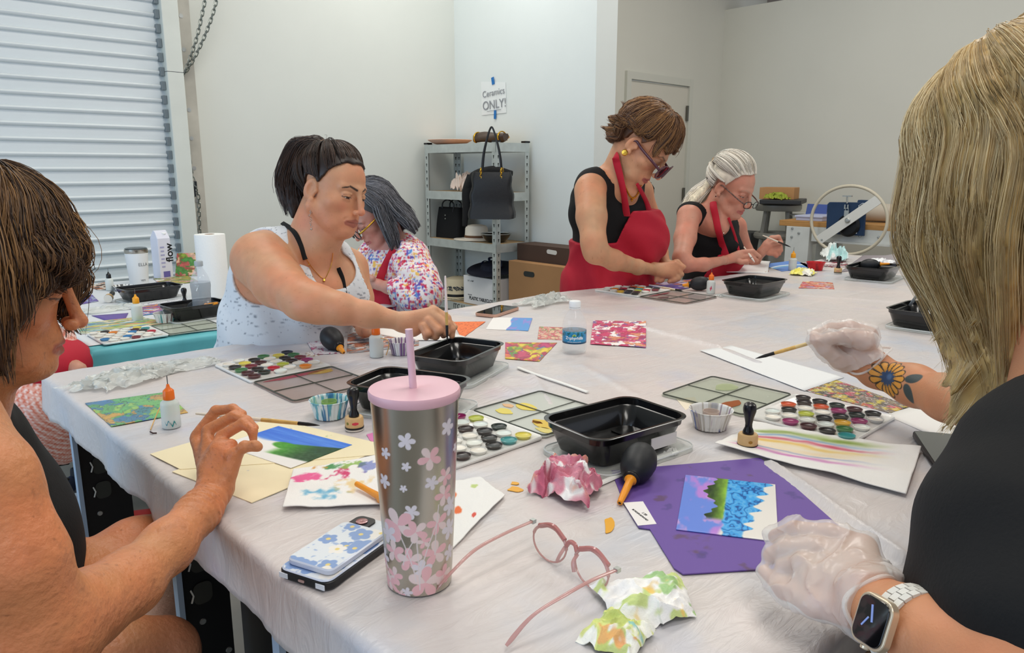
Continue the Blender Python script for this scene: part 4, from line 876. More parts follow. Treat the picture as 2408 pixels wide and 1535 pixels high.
# ---------- generic seated / standing helper for A ----------
def person_A():
    root=person('person in left foreground with wavy brown hair and black sleeveless top, painting',(0,0,0))
    M=headM(-46,664,.90,91,12,0,.98); hd=xf(head(dict(age=1,nose=.95)),M)
    torso=[ellv(-195,1160,1.0,.12,.17,.15,0,.05),ellv(-100,1290,1.02,.115,.17,.13,0,.05),ellv(-90,1430,1.02,.13,.18,.12,0,.05)]
    nk=[cap(M@Vector((0,-.03,-.06)),D(-140,985,.97),.055,.065,.03),cap(M@Vector((0,.02,-.09)),D(-90,980,.95),.035,.05,.03)]
    arm=limb([(-130,1010,.74,125),(-60,1150,.70,122),(20,1330,.70,115),(75,1470,.72,108),(130,1475,.745,100),(215,1425,.80,76),(300,1372,.86,67),(396,1283,.93,52),(462,1210,.99,39),(500,1165,1.03,37)],.03)
    arm+=[ell(D(60,1530,.72),(.045,.045,.04),k=.03)]
    h=1.06; palm=[]
    for (u,v,d,r) in ((462,1030,h+.05,15),(487,1016,h+.03,14),(520,1026,h+.01,14),(545,1045,h-.005,13)): palm+=limb([(503,1150,1.04,26),(u,v,d,r)],.014)
    palm+=limb([(525,1140,1.03,24),(556,1070,1.035,16)],.014)+limb([(500,1100,1.05,26),(515,1060,1.05,24)],.016)
    F1=limb([(466,1020,h+.05,15),(508,966,h+.055,12.5),(547,961,h+.045,11),(571,973,h+.035,9)],.004)
    F2=limb([(492,1010,h+.03,14.5),(549,979,h+.03,12.5),(580,988,h+.02,11),(600,1005,h+.015,8.5)],.004)
    F3=limb([(530,1020,h+.01,13.5),(572,995,h+.01,12.5),(594,1012,h+.0,11),(596,1034,h-.0,9)],.004)
    Th=limb([(545,1072,1.035,14),(575,1050,1.03,13),(598,1048,1.03,11.5),(608,1052,1.03,10)],.006)
    F4=limb([(478,1040,h+.07,12),(500,1000,h+.09,10),(540,990,h+.08,9)],.004)
    wr=limb([(478,1195,1.0,34),(505,1150,1.04,32)],.014)
    arm2=limb([(250,1600,1.0,50),(330,1560,1.02,44),(420,1580,1.05,40)],.02)
    legs=limb([(40,1560,1.1,110),(200,1390,1.15,98),(320,1305,1.22,80),(430,1255,1.3,60)],.03)+limb([(60,1640,1.0,130),(250,1560,1.05,100),(380,1540,1.1,88)],.03)+limb([(420,1262,1.30,56),(370,1500,1.6,36),(350,1750,1.7,26)],.02)
    hc=V3(M.translation); lo=np.array([-.30,.55,.25]); hi=np.array([.70,1.55,1.42]); hp=V3(D(530,1060,1.06))
    F=Fld(*axes(lo,hi,.006,[(hc+[-.02,-.16,-.15],hc+[.14,.06,.08],.002),(hp-[.08,.09,.12],hp+[.08,.09,.07],.0018),(V3(D(300,1372,.86))-[.1,.1,.08],V3(D(300,1372,.86))+[.1,.1,.08],.004)]))
    A=F.ev(torso+nk+arm+palm+wr+F1+F2+F3+F4+Th+legs+hd)
    wc=V3(D(478,1190,1.0)); ax=V3(D(500,1150,1.04))-V3(D(396,1283,.93)); ax/=np.linalg.norm(ax)
    # wrinkles across the wrist
    X=F.ax[0][:,None,None];Y=F.ax[1][None,:,None];Z=F.ax[2][None,None,:]
    I=np.nonzero(np.abs(A)<.012); x,y,z=F.ax[0][I[0]],F.ax[1][I[1]],F.ax[2][I[2]]; p=np.stack([x,y,z],1)-wc; s=p@ax; rad=np.exp(-(s/.028)**2)*(np.linalg.norm(p,axis=1)<.09)
    A[I]+=(.0011*rad*np.sin(s*520+3*fb(x*40,y*40,z*40,2))).astype(np.float32)
    # tendons on the back of the hand and loose skin creases on the forearm
    A[I]+=(.0009*(fb(x*55,y*55,z*90,5)-.5)*2).astype(np.float32)
    def col(v): 
        c=skincol(v,'cc8557',.9,11); c=facepaint(c,v,M,'a05548','4a3526',open_=.3)
        n=fb(v[:,0]*70,v[:,1]*70,v[:,2]*70,31,3); c=mixc(c,H('9a6242'),sst(.62,.75,n)*.2); 
        leg=sst(.72,.60,v[:,2])*sst(.30,.38,v[:,2]*0+v[:,2]); return mixc(c,H('b98a76'),leg*.6)
    body_obj('body',F,A,SKIN_OLD,root,col)
    F2=Fld(*axes(lo,hi,.006,[]))
    nz=lambda x,y,z: .003*np.sin(z*40+x*30+5*fb(x*5,y*5,z*5,3))
    C=cloth(F2,torso+nk[:1],.008,[mPl(D(-60,985,.95),(.10,-.1,-1)),mE([cap(D(-160,930,.72),D(-40,1150,.74),.085,.085,.01)])],nz); body_obj('sleeveless_top',F2,C,black_cloth,root)
    C=cloth(F2,limb([(20,1580,1.1,112),(215,1385,1.15,100)],.02),.010,[mPl(D(180,1400,1.14),V3(D(20,1560,1.1))-V3(D(330,1300,1.2)))]); 
    def sc(v): s=(v-V3(D(20,1580,1.1)))@(V3(D(330,1300,1.2))-V3(D(20,1580,1.1))); return mixc(np.tile(H('20252f'),(len(v),1)),H('c8ccd4'),sst(.1,.5,np.sin(s*2400)))
    body_obj('shorts',F2,C,mat('striped_knit','ffffff',.85,vcol=True),root,sc)
    # hair: layered waves
    r=rngs(3); dn=np.array((M.inverted().to_3x3()@Vector((0,0,-1))).normalized()); g=[]
    def pth(a,e0,dist,l,push=0.,w=0.):
        p=scalp_path(30 if abs(a)<180 else 0,86,a,e0,4,.010+push*.4,.006); end=p[-1]; out=(end-np.array([0,-.01,end[2]])); out/=np.linalg.norm(out)+1e-6
        q1=end+dn*l*.35+out*(.008+w); q2=end+dn*l*.7+out*(.002-w); q3=end+dn*l-out*.006+out*w*1.5; return p+[q1,q2,q3]
    for i in range(190):
        a=r.uniform(0,200) if r.rand()<.85 else r.uniform(200,350); e=r.uniform(5,50); l=np.interp(a,[0,40,60,85,120,360],[.035,.05,.10,.18,.20,.15])*r.uniform(.7,1.1)
        g.append((gM(M,pth(a,e,0,l,r.uniform(0,.02),r.uniform(-.012,.012))),[.004,.010,.012,.013,.012,.010,.004]))
    for i in range(16): # fringe over the brow and eye
        a=r.uniform(0,60); p=scalp_path(60,80,a,26,4,.016,.010); e=p[-1]; g.append((gM(M,p+[e+dn*.02+np.array([.004,.014,0]),e+dn*.038+np.array([.003,.012,0]),e+dn*.055+np.array([0,-.004,0])]),[.004,.009,.011,.011,.010,.008,.003]))
    b=MB(); scalp_cap(b,M,'2f2117',.008)
    hair_volume(b,g,'4a3424',k=.006,dark=.7); locks(b,g,r,'3c281b','b08450',80,.0006,18,wob=.004,col_jit=.5,tip=.2,stray=.03,spread=1.3)
    b.out('hair',HAIR,root,True,auto=0)
        # bracelets
    for (u,v,d,rr_,nm,m,bd) in ((432,1245,.96,44,'gold_bracelet',GOLDM,0),(405,1278,.935,52,'beaded_bracelet',GOLDM,1)):
        c=V3(D(u,v,d)); b=MB(); s1=np.cross(ax,UPV); s1/=np.linalg.norm(s1); s2=np.cross(s1,ax); rad=rr_*d/FPX; tl=.35 if bd==0 else -.15
        pts=[c+rad*(math.cos(t)*s1+math.sin(t)*s2)+ax*(tl*rad*math.sin(t+.8)) for t in np.linspace(0,2*math.pi,60)]
        if bd: 
            b.tube(pts,.0007,4,cap=False)
            for i in range(0,60,3): b.lathe([(0,-.0022),(.0018,0),(0,.0022)],6,M=Matrix.Translation(pts[i]))
        else:
            for i in range(59): b.tube([pts[i],pts[i+1]],.0014 if i%2 else .0008,5,cap=False)
        b.out(nm,m,root)
    return root
def person_S(): # standing woman in sunglasses
    root=person('person standing in dark sunglasses, short auburn hair, black top and red apron',(0,0,0))
    M=headM(1514,342,2.70,74,44,0,1.07); hd=xf(head(dict(age=1,jaw=1.05,full=1.05)),M)
    nk=[cap(M@Vector((0,-.03,-.05)),D(1450,425,2.80),.058,.07,.03),cap(M@Vector((0,.01,-.085)),D(1475,445,2.77),.04,.05,.03)]
    torso=[ellv(1428,492,2.87,.145,.11,.15,10,.05),ellv(1432,590,2.96,.145,.115,.16,10,.05),ellv(1496,548,2.93,.08,.09,.085,0,.07),ellv(1430,700,3.02,.165,.13,.20,10,.06),cap(D(1450,430,2.84),D(1392,440,2.74),.065,.062,.04),cap(D(1455,430,2.88),D(1500,450,2.98),.06,.06,.04)]
    arm=limb([(1388,448,2.69,38),(1391,510,2.62,35),(1396,570,2.58,29),(1400,592,2.58,27),(1445,612,2.64,23),(1500,628,2.76,16.5),(1533,633,2.84,13)],.02)
    arm2=limb([(1500,460,2.98,34),(1540,540,3.05,24),(1552,590,3.04,17),(1566,622,3.0,12)],.02)
    h=2.86; hand=[]
    for i,(u,v) in enumerate(((1586,620),(1590,630),(1586,640),(1578,648))): hand+=limb([(1538,632,h,10),(u,v,h,7)],.02)
    hand+=[ell(D(1562,640,h),(.035,.025,.022),k=.02)]
    for (a,b_,c) in (((1588,619),(1604,629),(1597,640)),((1588,630),(1602,645),(1592,655)),((1583,640),(1594,655),(1583,661)),((1577,648),(1585,658),(1574,662)),((1560,648),(1556,658),(1552,661)),((1548,645),(1545,655),(1543,660))):
        hand+=limb([(*a,h,6.5),(*b_,h,6),(*c,h,5)],.006)
    hand+=limb([(1570,622,3.0,9),(1592,618,2.99,8),(1608,628,2.97,6)],.01)
    legs=limb([(1400,850,2.9,55),(1400,1050,2.95,45),(1400,1280,3.0,28)],.03)+limb([(1470,850,2.9,55),(1470,1050,2.95,45),(1470,1260,3.0,28)],.03)
    hc=V3(M.translation); lo=np.array([1.8,1.3,.02]); hi=np.array([3.0,2.65,1.62]); hp=V3(D(1570,640,2.88))
    F=Fld(*axes(lo,hi,.009,[(hc-.16,hc+.16,.003),(hp-.07,hp+.07,.003)]))
    A=F.ev(torso+nk+arm+arm2+hand+legs+hd)
    body_obj('body',F,A,SKIN,root,lambda v: facepaint(skincol(v,'c8936f',.7,21),v,M,'9a4a48','6a4630'))
    F2=Fld(*axes(lo,hi,.011,[((1.95,1.4,.95),(2.7,2.3,1.42),.0055)]))
    arms=[cap(D(1370,430,2.64),D(1385,480,2.62),.060,.075,.01),cap(D(1385,480,2.62),D(1392,530,2.62),.07,.07,.01),cap(D(1515,440,2.95),D(1525,520,2.98),.05,.06,.01)]
    neck=[cap(D(1462,380,2.78),D(1490,440,2.74),.06,.062,.01),cap(D(1440,360,2.75),D(1450,400,2.75),.07,.062,.01)]
    nz=lambda x,y,z: .003*np.sin(z*45+x*30+y*20+5*fb(x*5,y*5,z*5,3))
    C=cloth(F2,torso,.007,[mE(neck),mE(arms),mPl(D(1430,640,2.8),(0,0,1))],nz); body_obj('black_top',F2,C,black_cloth,root)
    Fd=RTV*.93+TOC*.30; ap=torso+[ellv(1494,565,2.95,.088,.10,.10,0,.09)]+limb([(1430,700,3.03,102),(1440,900,3.03,108)],.05)
    waist=mPl(D(1337,586,2.75),(0.1,0,-1)); bib=mMax(mPl(D(1448,560,2.72),Fd+UPV*-.45),mPl(D(1480,499,2.7),(0,0,-1)))
    nz2=lambda x,y,z: .007*np.sin((x*.76-y*.65)*55+z*22+6*fb(x*4,y*4,z*4,7))*sst(1.12,.95,z)+.003*np.sin(z*60+(x+y)*40)*sst(.94,1.0,z)
    C=cloth(F2,ap,.021,[mMin(waist,bib),mPl(D(1430,900,2.8),(0,0,1))],nz2); body_obj('red_apron',F2,C,red_cloth,root)
    up=[tuple(TOC*.8+UPV*.3),tuple(TOC)]
    tb=torso+nk+hd; G_=lambda u,v,t=.010: SF(tb,u,v,t,2.4,3.2)
    ribbon('apron_strap',[G_(1474,508,.016),G_(1469,470,.012),G_(1464,440),G_(1457,410),G_(1450,382),G_(1447,366),D(1450,354,2.80)],[.032,.026,.026,.03,.03,.02],.003,red_cloth,root,tuple(TOC*.8+RTV*-.5))
    ribbon('apron_strap',[G_(1531,510,.016),G_(1520,475,.014),G_(1508,450),G_(1498,432)],[.024,.018,.016,.012],.003,red_cloth,root,tuple(TOC))
    # hair
    r=rngs(13); g=[]; 
    for i in range(120):
        a=r.uniform(-180,180); 
        if abs(a)<40: e=r.uniform(18,46)
        elif abs(a)<85: e=r.uniform(4,36)
        elif abs(a)<125: e=r.uniform(-6,26)
        else: e=r.uniform(-52,30)
        p=scalp_path(a*.3+r.uniform(-20,20),84,a,e,4,.012,.010); end=p[-1]; o=end-np.array(SK_); o/=np.linalg.norm(o); 
        back=np.array([0,-1,0]) if abs(a)>60 else np.array([0,.3,-.6]); L=r.uniform(.02,.05); cu=r.uniform(-.012,.016)
        tl=[end+back*L*.4+o*.006+np.array([0,0,-L*.4]),end+back*L*.8+o*(.010+cu)+np.array([0,0,-L*.55])]
        if 60<abs(a)<115: tl=[end+np.array([0,-.02,.002])+o*.003,end+np.array([0,-.042,-.002])+o*(.003)]
        g.append((gM(M,p+tl),[.005,.012,.013,.013,.009,.0025]))
    b=MB(); scalp_cap(b,M,'54341f',.009); hair_volume(b,g,'50301c',k=.006); locks(b,g,r,'57351f','b98a55',46,.0008,12,wob=.004,col_jit=.35,tip=.2,stray=.06); b.out('hair',HAIR,root,True,auto=0)
    worn_glasses(M,root,'sunglasses',mat('plum_frame','4a1a2c',.3,coat=.5),mat('sun_lens','2a1420',.1,coat=1),mat('plum_frame'),lw=.029,lh=.026,r=.0028,drop=.008,ly=.118)
    MB().lathe([(0,.004),(.008,.003),(.010,0),(.008,-.002)],16,M=M@Matrix.Translation((.084,-.012,-.046))@Matrix.Rotation(R(90),4,'Y')@Matrix.Scale(1.1,4)).out('earring',GOLDM,root)
    b=MB(); 
    for i in range(26):
        t=i/25; p=np.array(G_(1468+40*t,432+34*math.sin(t*3.0),.004)); b.lathe([(0,-.004),(.0038,0),(0,.004)],6,M=Matrix.Translation(p))
    b.lathe([(0,-.008),(.006,0),(0,.008)],8,M=Matrix.Translation(G_(1486,470,.006))); b.out('necklace',GOLDM,root)
    return root
def person_W(): # white-haired woman
    root=person('person with white ponytail, reading glasses, black top and red apron, painting',(0,0,0))
    M=headM(1722,440,3.34,60,24,0,1.04); hd=xf(head(dict(age=1,jaw=.95,full=.97)),M)
    nk=[cap(M@Vector((0,-.03,-.05)),D(1668,520,3.42),.052,.06,.03),cap(M@Vector((0,.01,-.08)),D(1690,530,3.38),.036,.05,.03)]
    torso=[ellv(1672,560,3.52,.12,.095,.13,20,.05),ellv(1668,640,3.56,.12,.10,.13,20,.05),ellv(1712,585,3.48,.065,.055,.065,0,.05),ellv(1668,720,3.6,.15,.13,.16,20,.06),cap(D(1668,510,3.46),D(1622,505,3.38),.055,.052,.04),cap(D(1680,515,3.5),D(1730,530,3.58),.05,.045,.04)]
    arm=limb([(1620,508,3.36,27),(1611,560,3.31,25),(1603,606,3.22,20),(1612,622,3.21,18),(1655,622,3.24,15),(1702,612,3.33,10)],.02)
    arm2=limb([(1732,535,3.58,22),(1752,590,3.6,17),(1772,612,3.58,14),(1790,594,3.54,10.5)],.02)
    h=3.40; hand=limb([(1704,611,3.34,9),(1738,597,h,9)],.014)+limb([(1706,614,3.35,8),(1745,606,h,8)],.014)+limb([(1745,593,h,6.5),(1770,591,h,6),(1786,603,h,4.5)],.004)+limb([(1745,603,h,6.5),(1765,602,h,6),(1780,612,h,4.5)],.004)+limb([(1740,608,h,6),(1758,612,h,5.5),(1770,616,h,4.5)],.004)+limb([(1725,612,h,6),(1745,617,h-.02,5),(1757,618,h-.02,4.5)],.004)+limb([(1720,606,h-.02,7),(1742,616,h-.03,6),(1756,614,h-.03,5)],.004)
    h=3.53; hand+=limb([(1791,593,h,10),(1803,578,h,12)],.014)+limb([(1804,572,h,9),(1815,560,h,6.5),(1830,558,h,6),(1837,570,h,5)],.004)+limb([(1806,580,h,9),(1822,572,h-.02,6.5),(1836,571,h-.02,5.5)],.004)+limb([(1812,582,h,8),(1834,580,h,6),(1836,589,h,5.5)],.004)+limb([(1812,588,h,8),(1831,589,h,6),(1832,597,h,5)],.004)+limb([(1808,594,h,7),(1822,597,h,5.5),(1826,602,h,5)],.004)
    hc=V3(M.translation); lo=np.array([2.4,1.3,.5]); hi=np.array([3.6,2.45,1.52]); hp=V3(D(1770,600,3.52))
    F=Fld(*axes(lo,hi,.010,[(hc-.15,hc+.15,.003),(hp-[.16,.16,.06],hp+[.2,.16,.09],.003)]))
    A=F.ev(torso+nk+arm+arm2+hand+hd); body_obj('body',F,A,SKIN,root,lambda v: facepaint(skincol(v,'c98d76',.5,33),v,M,'b0605a','a58a76','50606a',browamt=.4))
    F2=Fld(*axes(lo,hi,.012,[((2.5,1.5,.85),(3.3,2.2,1.3),.006)]))
    arms=[cap(D(1600,495,3.28),D(1608,545,3.28),.055,.062,.01),cap(D(1745,520,3.55),D(1755,570,3.55),.045,.05,.01)]
    neck=[cap(D(1690,480,3.38),D(1700,515,3.36),.045,.040,.01),cap(D(1700,515,3.36),D(1703,548,3.38),.04,.012,.01),cap(D(1665,470,3.4),D(1672,490,3.4),.06,.05,.01)]
    nz=lambda x,y,z: .003*np.sin(z*45+x*30+y*20+5*fb(x*5,y*5,z*5,3))
    C=cloth(F2,torso,.007,[mE(neck),mE(arms)],nz); body_obj('black_top',F2,C,black_cloth,root)
    Fd=RTV*.85+TOC*.5; bib=mMax(mPl(D(1678,600,3.34),Fd-UPV*.55),mMin(mPl(D(1706,600,3.4),(0,0,-1)),mPl(D(1640,640,3.4),(0,0,-1))))
    C=cloth(F2,torso+[ellv(1712,600,3.49,.07,.06,.07,0,.05)],.013,[bib],nz); body_obj('red_apron',F2,C,red_cloth,root)
    tb=torso+nk+hd; G_=lambda u,v,t=.010: SF(tb,u,v,t,3.0,4.0)
    ribbon('apron_strap',[G_(1708,606,.016),G_(1698,575,.014),G_(1690,545),G_(1683,510),G_(1677,480),D(1680,458,3.42)],[.036,.030,.03,.032,.03],.003,red_cloth,root,tuple(TOC*.8-RTV*.4))
    ribbon('apron_strap',[G_(1738,592,.016),G_(1730,560,.012),G_(1720,530),G_(1713,512)],.012,.002,red_cloth,root,tuple(TOC))
    g=[]; tie=np.array([0,-.115,.045]); r=rngs(5)
    for i in range(130):
            a=r.uniform(-180,180); e=np.interp(abs(a),HLA,HLE)+(2 if i%3 else r.uniform(8,45)); p=scalp_path(a,min(e,78),180,14,6,.006,.006+.010*(abs(a)<60)); p[-1]=tie+r.uniform(-.008,.008,3); g.append((gM(M,p),[.004,.009,.010,.010,.009,.007]))
    for i in range(16):
        a=r.rand()*6.28; s=.018; ox,oz=s*math.cos(a),s*math.sin(a); q=lambda *p: tuple(M@Vector(p))
        W=M.translation; e1=V3(D(1675,440,3.42)); e2=V3(D(1648,475,3.44)); e3=V3(D(1622,505,3.44)); off=np.array([ox,oz,oz])*1.4
        g.append(([q(*tie),tuple(V3(D(1692,415,3.42))+off*.4),tuple(e1+off),tuple(e2+off*1.8),tuple(e3+off*1.7)],[.007,.011,.015,.018,.006]))
    b=MB(); scalp_cap(b,M,'cfc6b6',.008); hair_volume(b,g[-16:],'d8cdb4',dark=.8); locks(b,g,r,'dcd3c4','fffaf0',34,.0009,12,wob=.002,col_jit=.12,tip=.2,stray=.03,flat=.5); b.out('hair',HAIRM,root,True,auto=0)
    b=MB(); 
    for k in range(3): b.tube([M@Vector((.02*math.cos(t),-.118-.008*k+.004*math.sin(3*t),.045+.02*math.sin(t)+.004*k)) for t in np.linspace(0,6.28,20)],.006,7,cap=False)
    b.out('hair_clip',mat('tortoise','8a7050',.4,var=.4,vscale=80),root)
    worn_glasses(M,root,'reading_glasses',mat('black_frame','1a1416',.3),GLS,mat('spotted_frame','6a5048',.4,var=.6,vscale=150),lw=.024,lh=.015,r=.0018,drop=.024,ly=.121)
    MB().lathe([(0,.003),(.003,.002),(.003,0)],10,M=M@Matrix.Translation((.082,-.010,-.046))@Matrix.Rotation(R(90),4,'Y')).out('earring',mat('garnet','4a1a1e',.3),root)
    MB().tube([G_(1702,548),G_(1703,562)],.0015,5).out('zip_pull',SILV,root)
    return root
def person_C(): # grey-haired woman in the floral blouse
    root=person('person with long grey hair, round glasses, speckled floral blouse and red apron',(0,0,0))
    M=headM(876,505,3.08,-68,36,0,1.0); hd=xf(head(dict(age=1)),M)
    nk=[cap(M@Vector((0,-.03,-.05)),D(925,580,3.14),.05,.06,.03)]
    torso=[ellv(935,640,3.2,.15,.12,.16,0,.05),ellv(940,740,3.22,.16,.14,.18,0,.05),cap(D(930,590,3.18),D(968,612,3.06),.06,.062,.04),cap(D(925,590,3.2),D(880,600,3.3),.05,.05,.04)]
    armu=limb([(965,615,3.06,38),(990,660,3.02,38),(1000,692,3.0,36),(975,700,3.0,30),(935,680,3.0,22)],.02)
    arm=limb([(950,690,3.0,20),(915,676,3.02,14),(890,670,3.04,12)],.02); h=3.04
    hand=limb([(890,668,h,11),(868,660,h,11)],.014)+limb([(868,654,h,8),(856,652,h,7),(852,662,h,5.5)],.004)+limb([(866,664,h,8),(855,664,h,7),(851,673,h,5.5)],.004)+limb([(868,672,h,7),(858,675,h,6.5),(854,682,h,5)],.004)+limb([(872,676,h,7),(862,684,h,6),(858,688,h,5)],.004)+limb([(875,655,h-.02,8),(862,648,h-.02,6.5),(854,650,h-.02,5.5)],.004)
    arm2=limb([(875,605,3.3,34),(850,660,3.3,28),(850,690,3.2,20)],.02)
    hc=V3(M.translation); lo=np.array([1.35,2.1,.45]); hi=np.array([2.25,2.95,1.35]); hp=V3(D(870,665,3.04))
    F=Fld(*axes(lo,hi,.010,[(hc-.13,hc+.13,.0032),(hp-.06,hp+.06,.003)]))
    A=F.ev(torso+nk+arm+hand+hd); body_obj('body',F,A,SKIN,root,lambda v: facepaint(skincol(v,'c79080',.3,41),v,M,'b05a58','5a4a44'))
    F2=Fld(*axes(lo,hi,.010,[((1.6,2.2,.8),(2.1,2.7,1.2),.0055)]))
    nz=lambda x,y,z: .006*(fb(x*14,y*14,z*14,3)-.5)*2+.003*np.sin(z*50+x*40+6*fb(x*7,y*7,z*7,5))
    C=cloth(F2,torso+armu+arm2,.010,[mE([cap(D(905,540,3.08),D(920,575,3.02),.06,.04,.01)]),mPl(D(931,672,3.0),V3(D(1000,690,3.0))-V3(D(890,668,3.0))) if 0 else mE([cap(D(850,690,3.0),D(925,678,3.0),.05,.03,.01)])],nz)
    def bc(v):
        c=np.tile(H('efe6e4'),(len(v),1)); pal=['cf3a5a','d8436e','5a8fd0','f0c060','c84a70','6a58b0','d02848']
        for i,p in enumerate(pal):
            x=v@np.array([[.8,-.6,.1],[.6,.7,.2],[0,.1,1]]).T; n=vn(x[:,0]*120+i*7,x[:,1]*120+i*13,x[:,2]*75+i*5,50+i); m2=fb(v[:,0]*16,v[:,1]*16,v[:,2]*16,70+i,2); c=mixc(c,H(p),sst(.70,.78,n)*sst(.36,.46,m2))
        return c
    body_obj('floral_blouse',F2,C,mat('floral_print','ffffff',.85,vcol=True),root,bc)
    b=cloth(F2,torso,.020,[mPl(D(905,640,3.05),-RTV*.9+TOC*.1-UPV*.15),mPl(D(880,655,3.1),(0,0,-1))]); body_obj('red_apron',F2,b,red_cloth,root)
    G_=lambda u,v,t=.016: SF(torso+nk,u,v,t,2.6,3.6)
    ribbon('apron_strap',[G_(893,658,.024),G_(903,630),G_(915,605),G_(925,585)],[.034,.03,.028,.026],.003,red_cloth,root,tuple(TOC))
    r=rngs(17); dn=np.array((M.inverted().to_3x3()@Vector((0,0,-1))).normalized()); g=[]
    back=np.array((M.inverted().to_3x3()@Vector(tuple(RTV))).normalized())
    for i in range(110):
        a=r.uniform(84,178)*r.choice([-1,1]); e=r.uniform(-20,25)
        p=scalp_path(r.uniform(-10,10),80,a,max(e,30 if abs(a)<45 else e),4,.009,.006); end=p[-1]; L=r.uniform(.12,.19); 
        if abs(a)>115: bk=back*L*.62; L*=.75
        else: bk=back*(.045)
        p+=[end+dn*L*.4+bk*.35,end+dn*L*.75+bk*.8,end+dn*L+bk+back*r.uniform(-.01,.01)]; g.append((gM(M,p),[.005,.012,.014,.014,.013,.012,.004]))
    b=MB(); scalp_cap(b,M,'4a4a4d',.010); hair_volume(b,g,'3a3a3e',k=.008); locks(b,g,r,'48484c','9c9ca2',40,.0009,14,wob=.006,col_jit=.3,tip=.2,stray=.04); b.out('hair',HAIR,root,True,auto=0)
    worn_glasses(M,root,'round_glasses',mat('black_frame'),GLS,GOLDM,lw=.022,lh=.020,r=.0024,drop=.010,squ=.1,ly=.116)
    return root
def person_K(): # gingham dress, mostly hidden
    root=person('seated person in pink gingham dress, mostly hidden behind the left table corner',(0,0,0))
    legs=limb([(90,960,2.35,62),(135,1060,2.75,30),(120,1150,2.95,18)],.02)+limb([(40,970,2.3,62),(60,1080,2.7,30),(50,1160,2.95,18)],.02)
    foot=limb([(120,1145,2.95,18),(150,1150,2.75,15),(160,1156,2.66,10)],.01)+limb([(50,1160,2.95,18),(70,1168,2.75,15)],.01)
    torso=[ellv(40,760,2.45,.16,.13,.24,0,.05),ellv(30,900,2.4,.2,.2,.12,0,.06)]; arm=limb([(95,740,2.4,40),(120,850,2.3,32),(185,870,2.25,20)],.02)
    hd=xf(head(),headM(30,560,2.45,100,20,0))
    lo=np.array([.1,1.6,0.]); hi=np.array([1.1,2.7,1.45]); F=Fld(*axes(lo,hi,.012,[])); A=F.ev(torso+arm+hd+legs+foot); body_obj('body',F,A,SKIN,root,lambda v: skincol(v,'c08a72',.2,51))
    dress=torso+[ellv(80,955,2.32,.17,.17,.10,0,.06),ellv(50,930,2.3,.2,.18,.11,0,.06)]+limb([(95,740,2.4,44),(150,850,2.3,36)],.03)
    nz=lambda x,y,z: .006*np.sin((x-y)*60+4*fb(x*5,y*5,z*5,3))*sst(.75,.5,z)
    sk_=dress+[cap(D(100,985,2.35),D(95,1040,2.5),.15,.14,.06),cap(D(30,985,2.3),D(30,1040,2.45),.14,.14,.06)]
    F2=Fld(*axes(lo,hi,.009,[((.3,1.8,.4),(.7,2.3,.8),.005)])); C=cloth(F2,sk_,.01,[mPl(D(100,1058,2.45),(0,0,1)),mPl(D(140,700,2.3),(0,0,-1))],nz)
    def gc(v):
        a=v@(RTV*.9+UPV*.35); b_=v@(UPV*.9-RTV*.3+TOC*.5); w=lambda t: (np.sin(t*2*math.pi/.011)>0)*1.; m=(w(a)+w(b_))/2; c=mixc(np.tile(H('eed9d4'),(len(v),1)),H('cf6a52'),m*.9)
        n=fb(v[:,0]*19,v[:,1]*19,v[:,2]*19,61,2); return mixc(c,H('e6e9ee'),sst(.70,.72,n))
    body_obj('gingham_dress',F2,C,mat('gingham','ffffff',.85,vcol=True),root,gc)
    F3=Fld(*axes(lo,hi,.010,[])); C=cloth(F3,torso+[ellv(110,860,2.3,.10,.12,.07,0,.05)],.024,[mPl(D(80,800,2.3),RTV),mPl(D(100,915,2.3),(0,0,1))]); body_obj('red_apron',F3,C,red_cloth,root)
    for (u,v) in ((135,1085),(135,1122)):
        b=MB(); b.tube([D(u-22,v,2.86),D(u,v+8,2.80),D(u+22,v+4,2.86)],.012,8,flat=.5); b.out('sandal_strap',m_black,root)
    MB().box(tuple(D(135,1165,2.8)),(.10,.22,.03)).out('sandal_sole',mat('sole','555458',.8),root,bevel=.008)
    return root
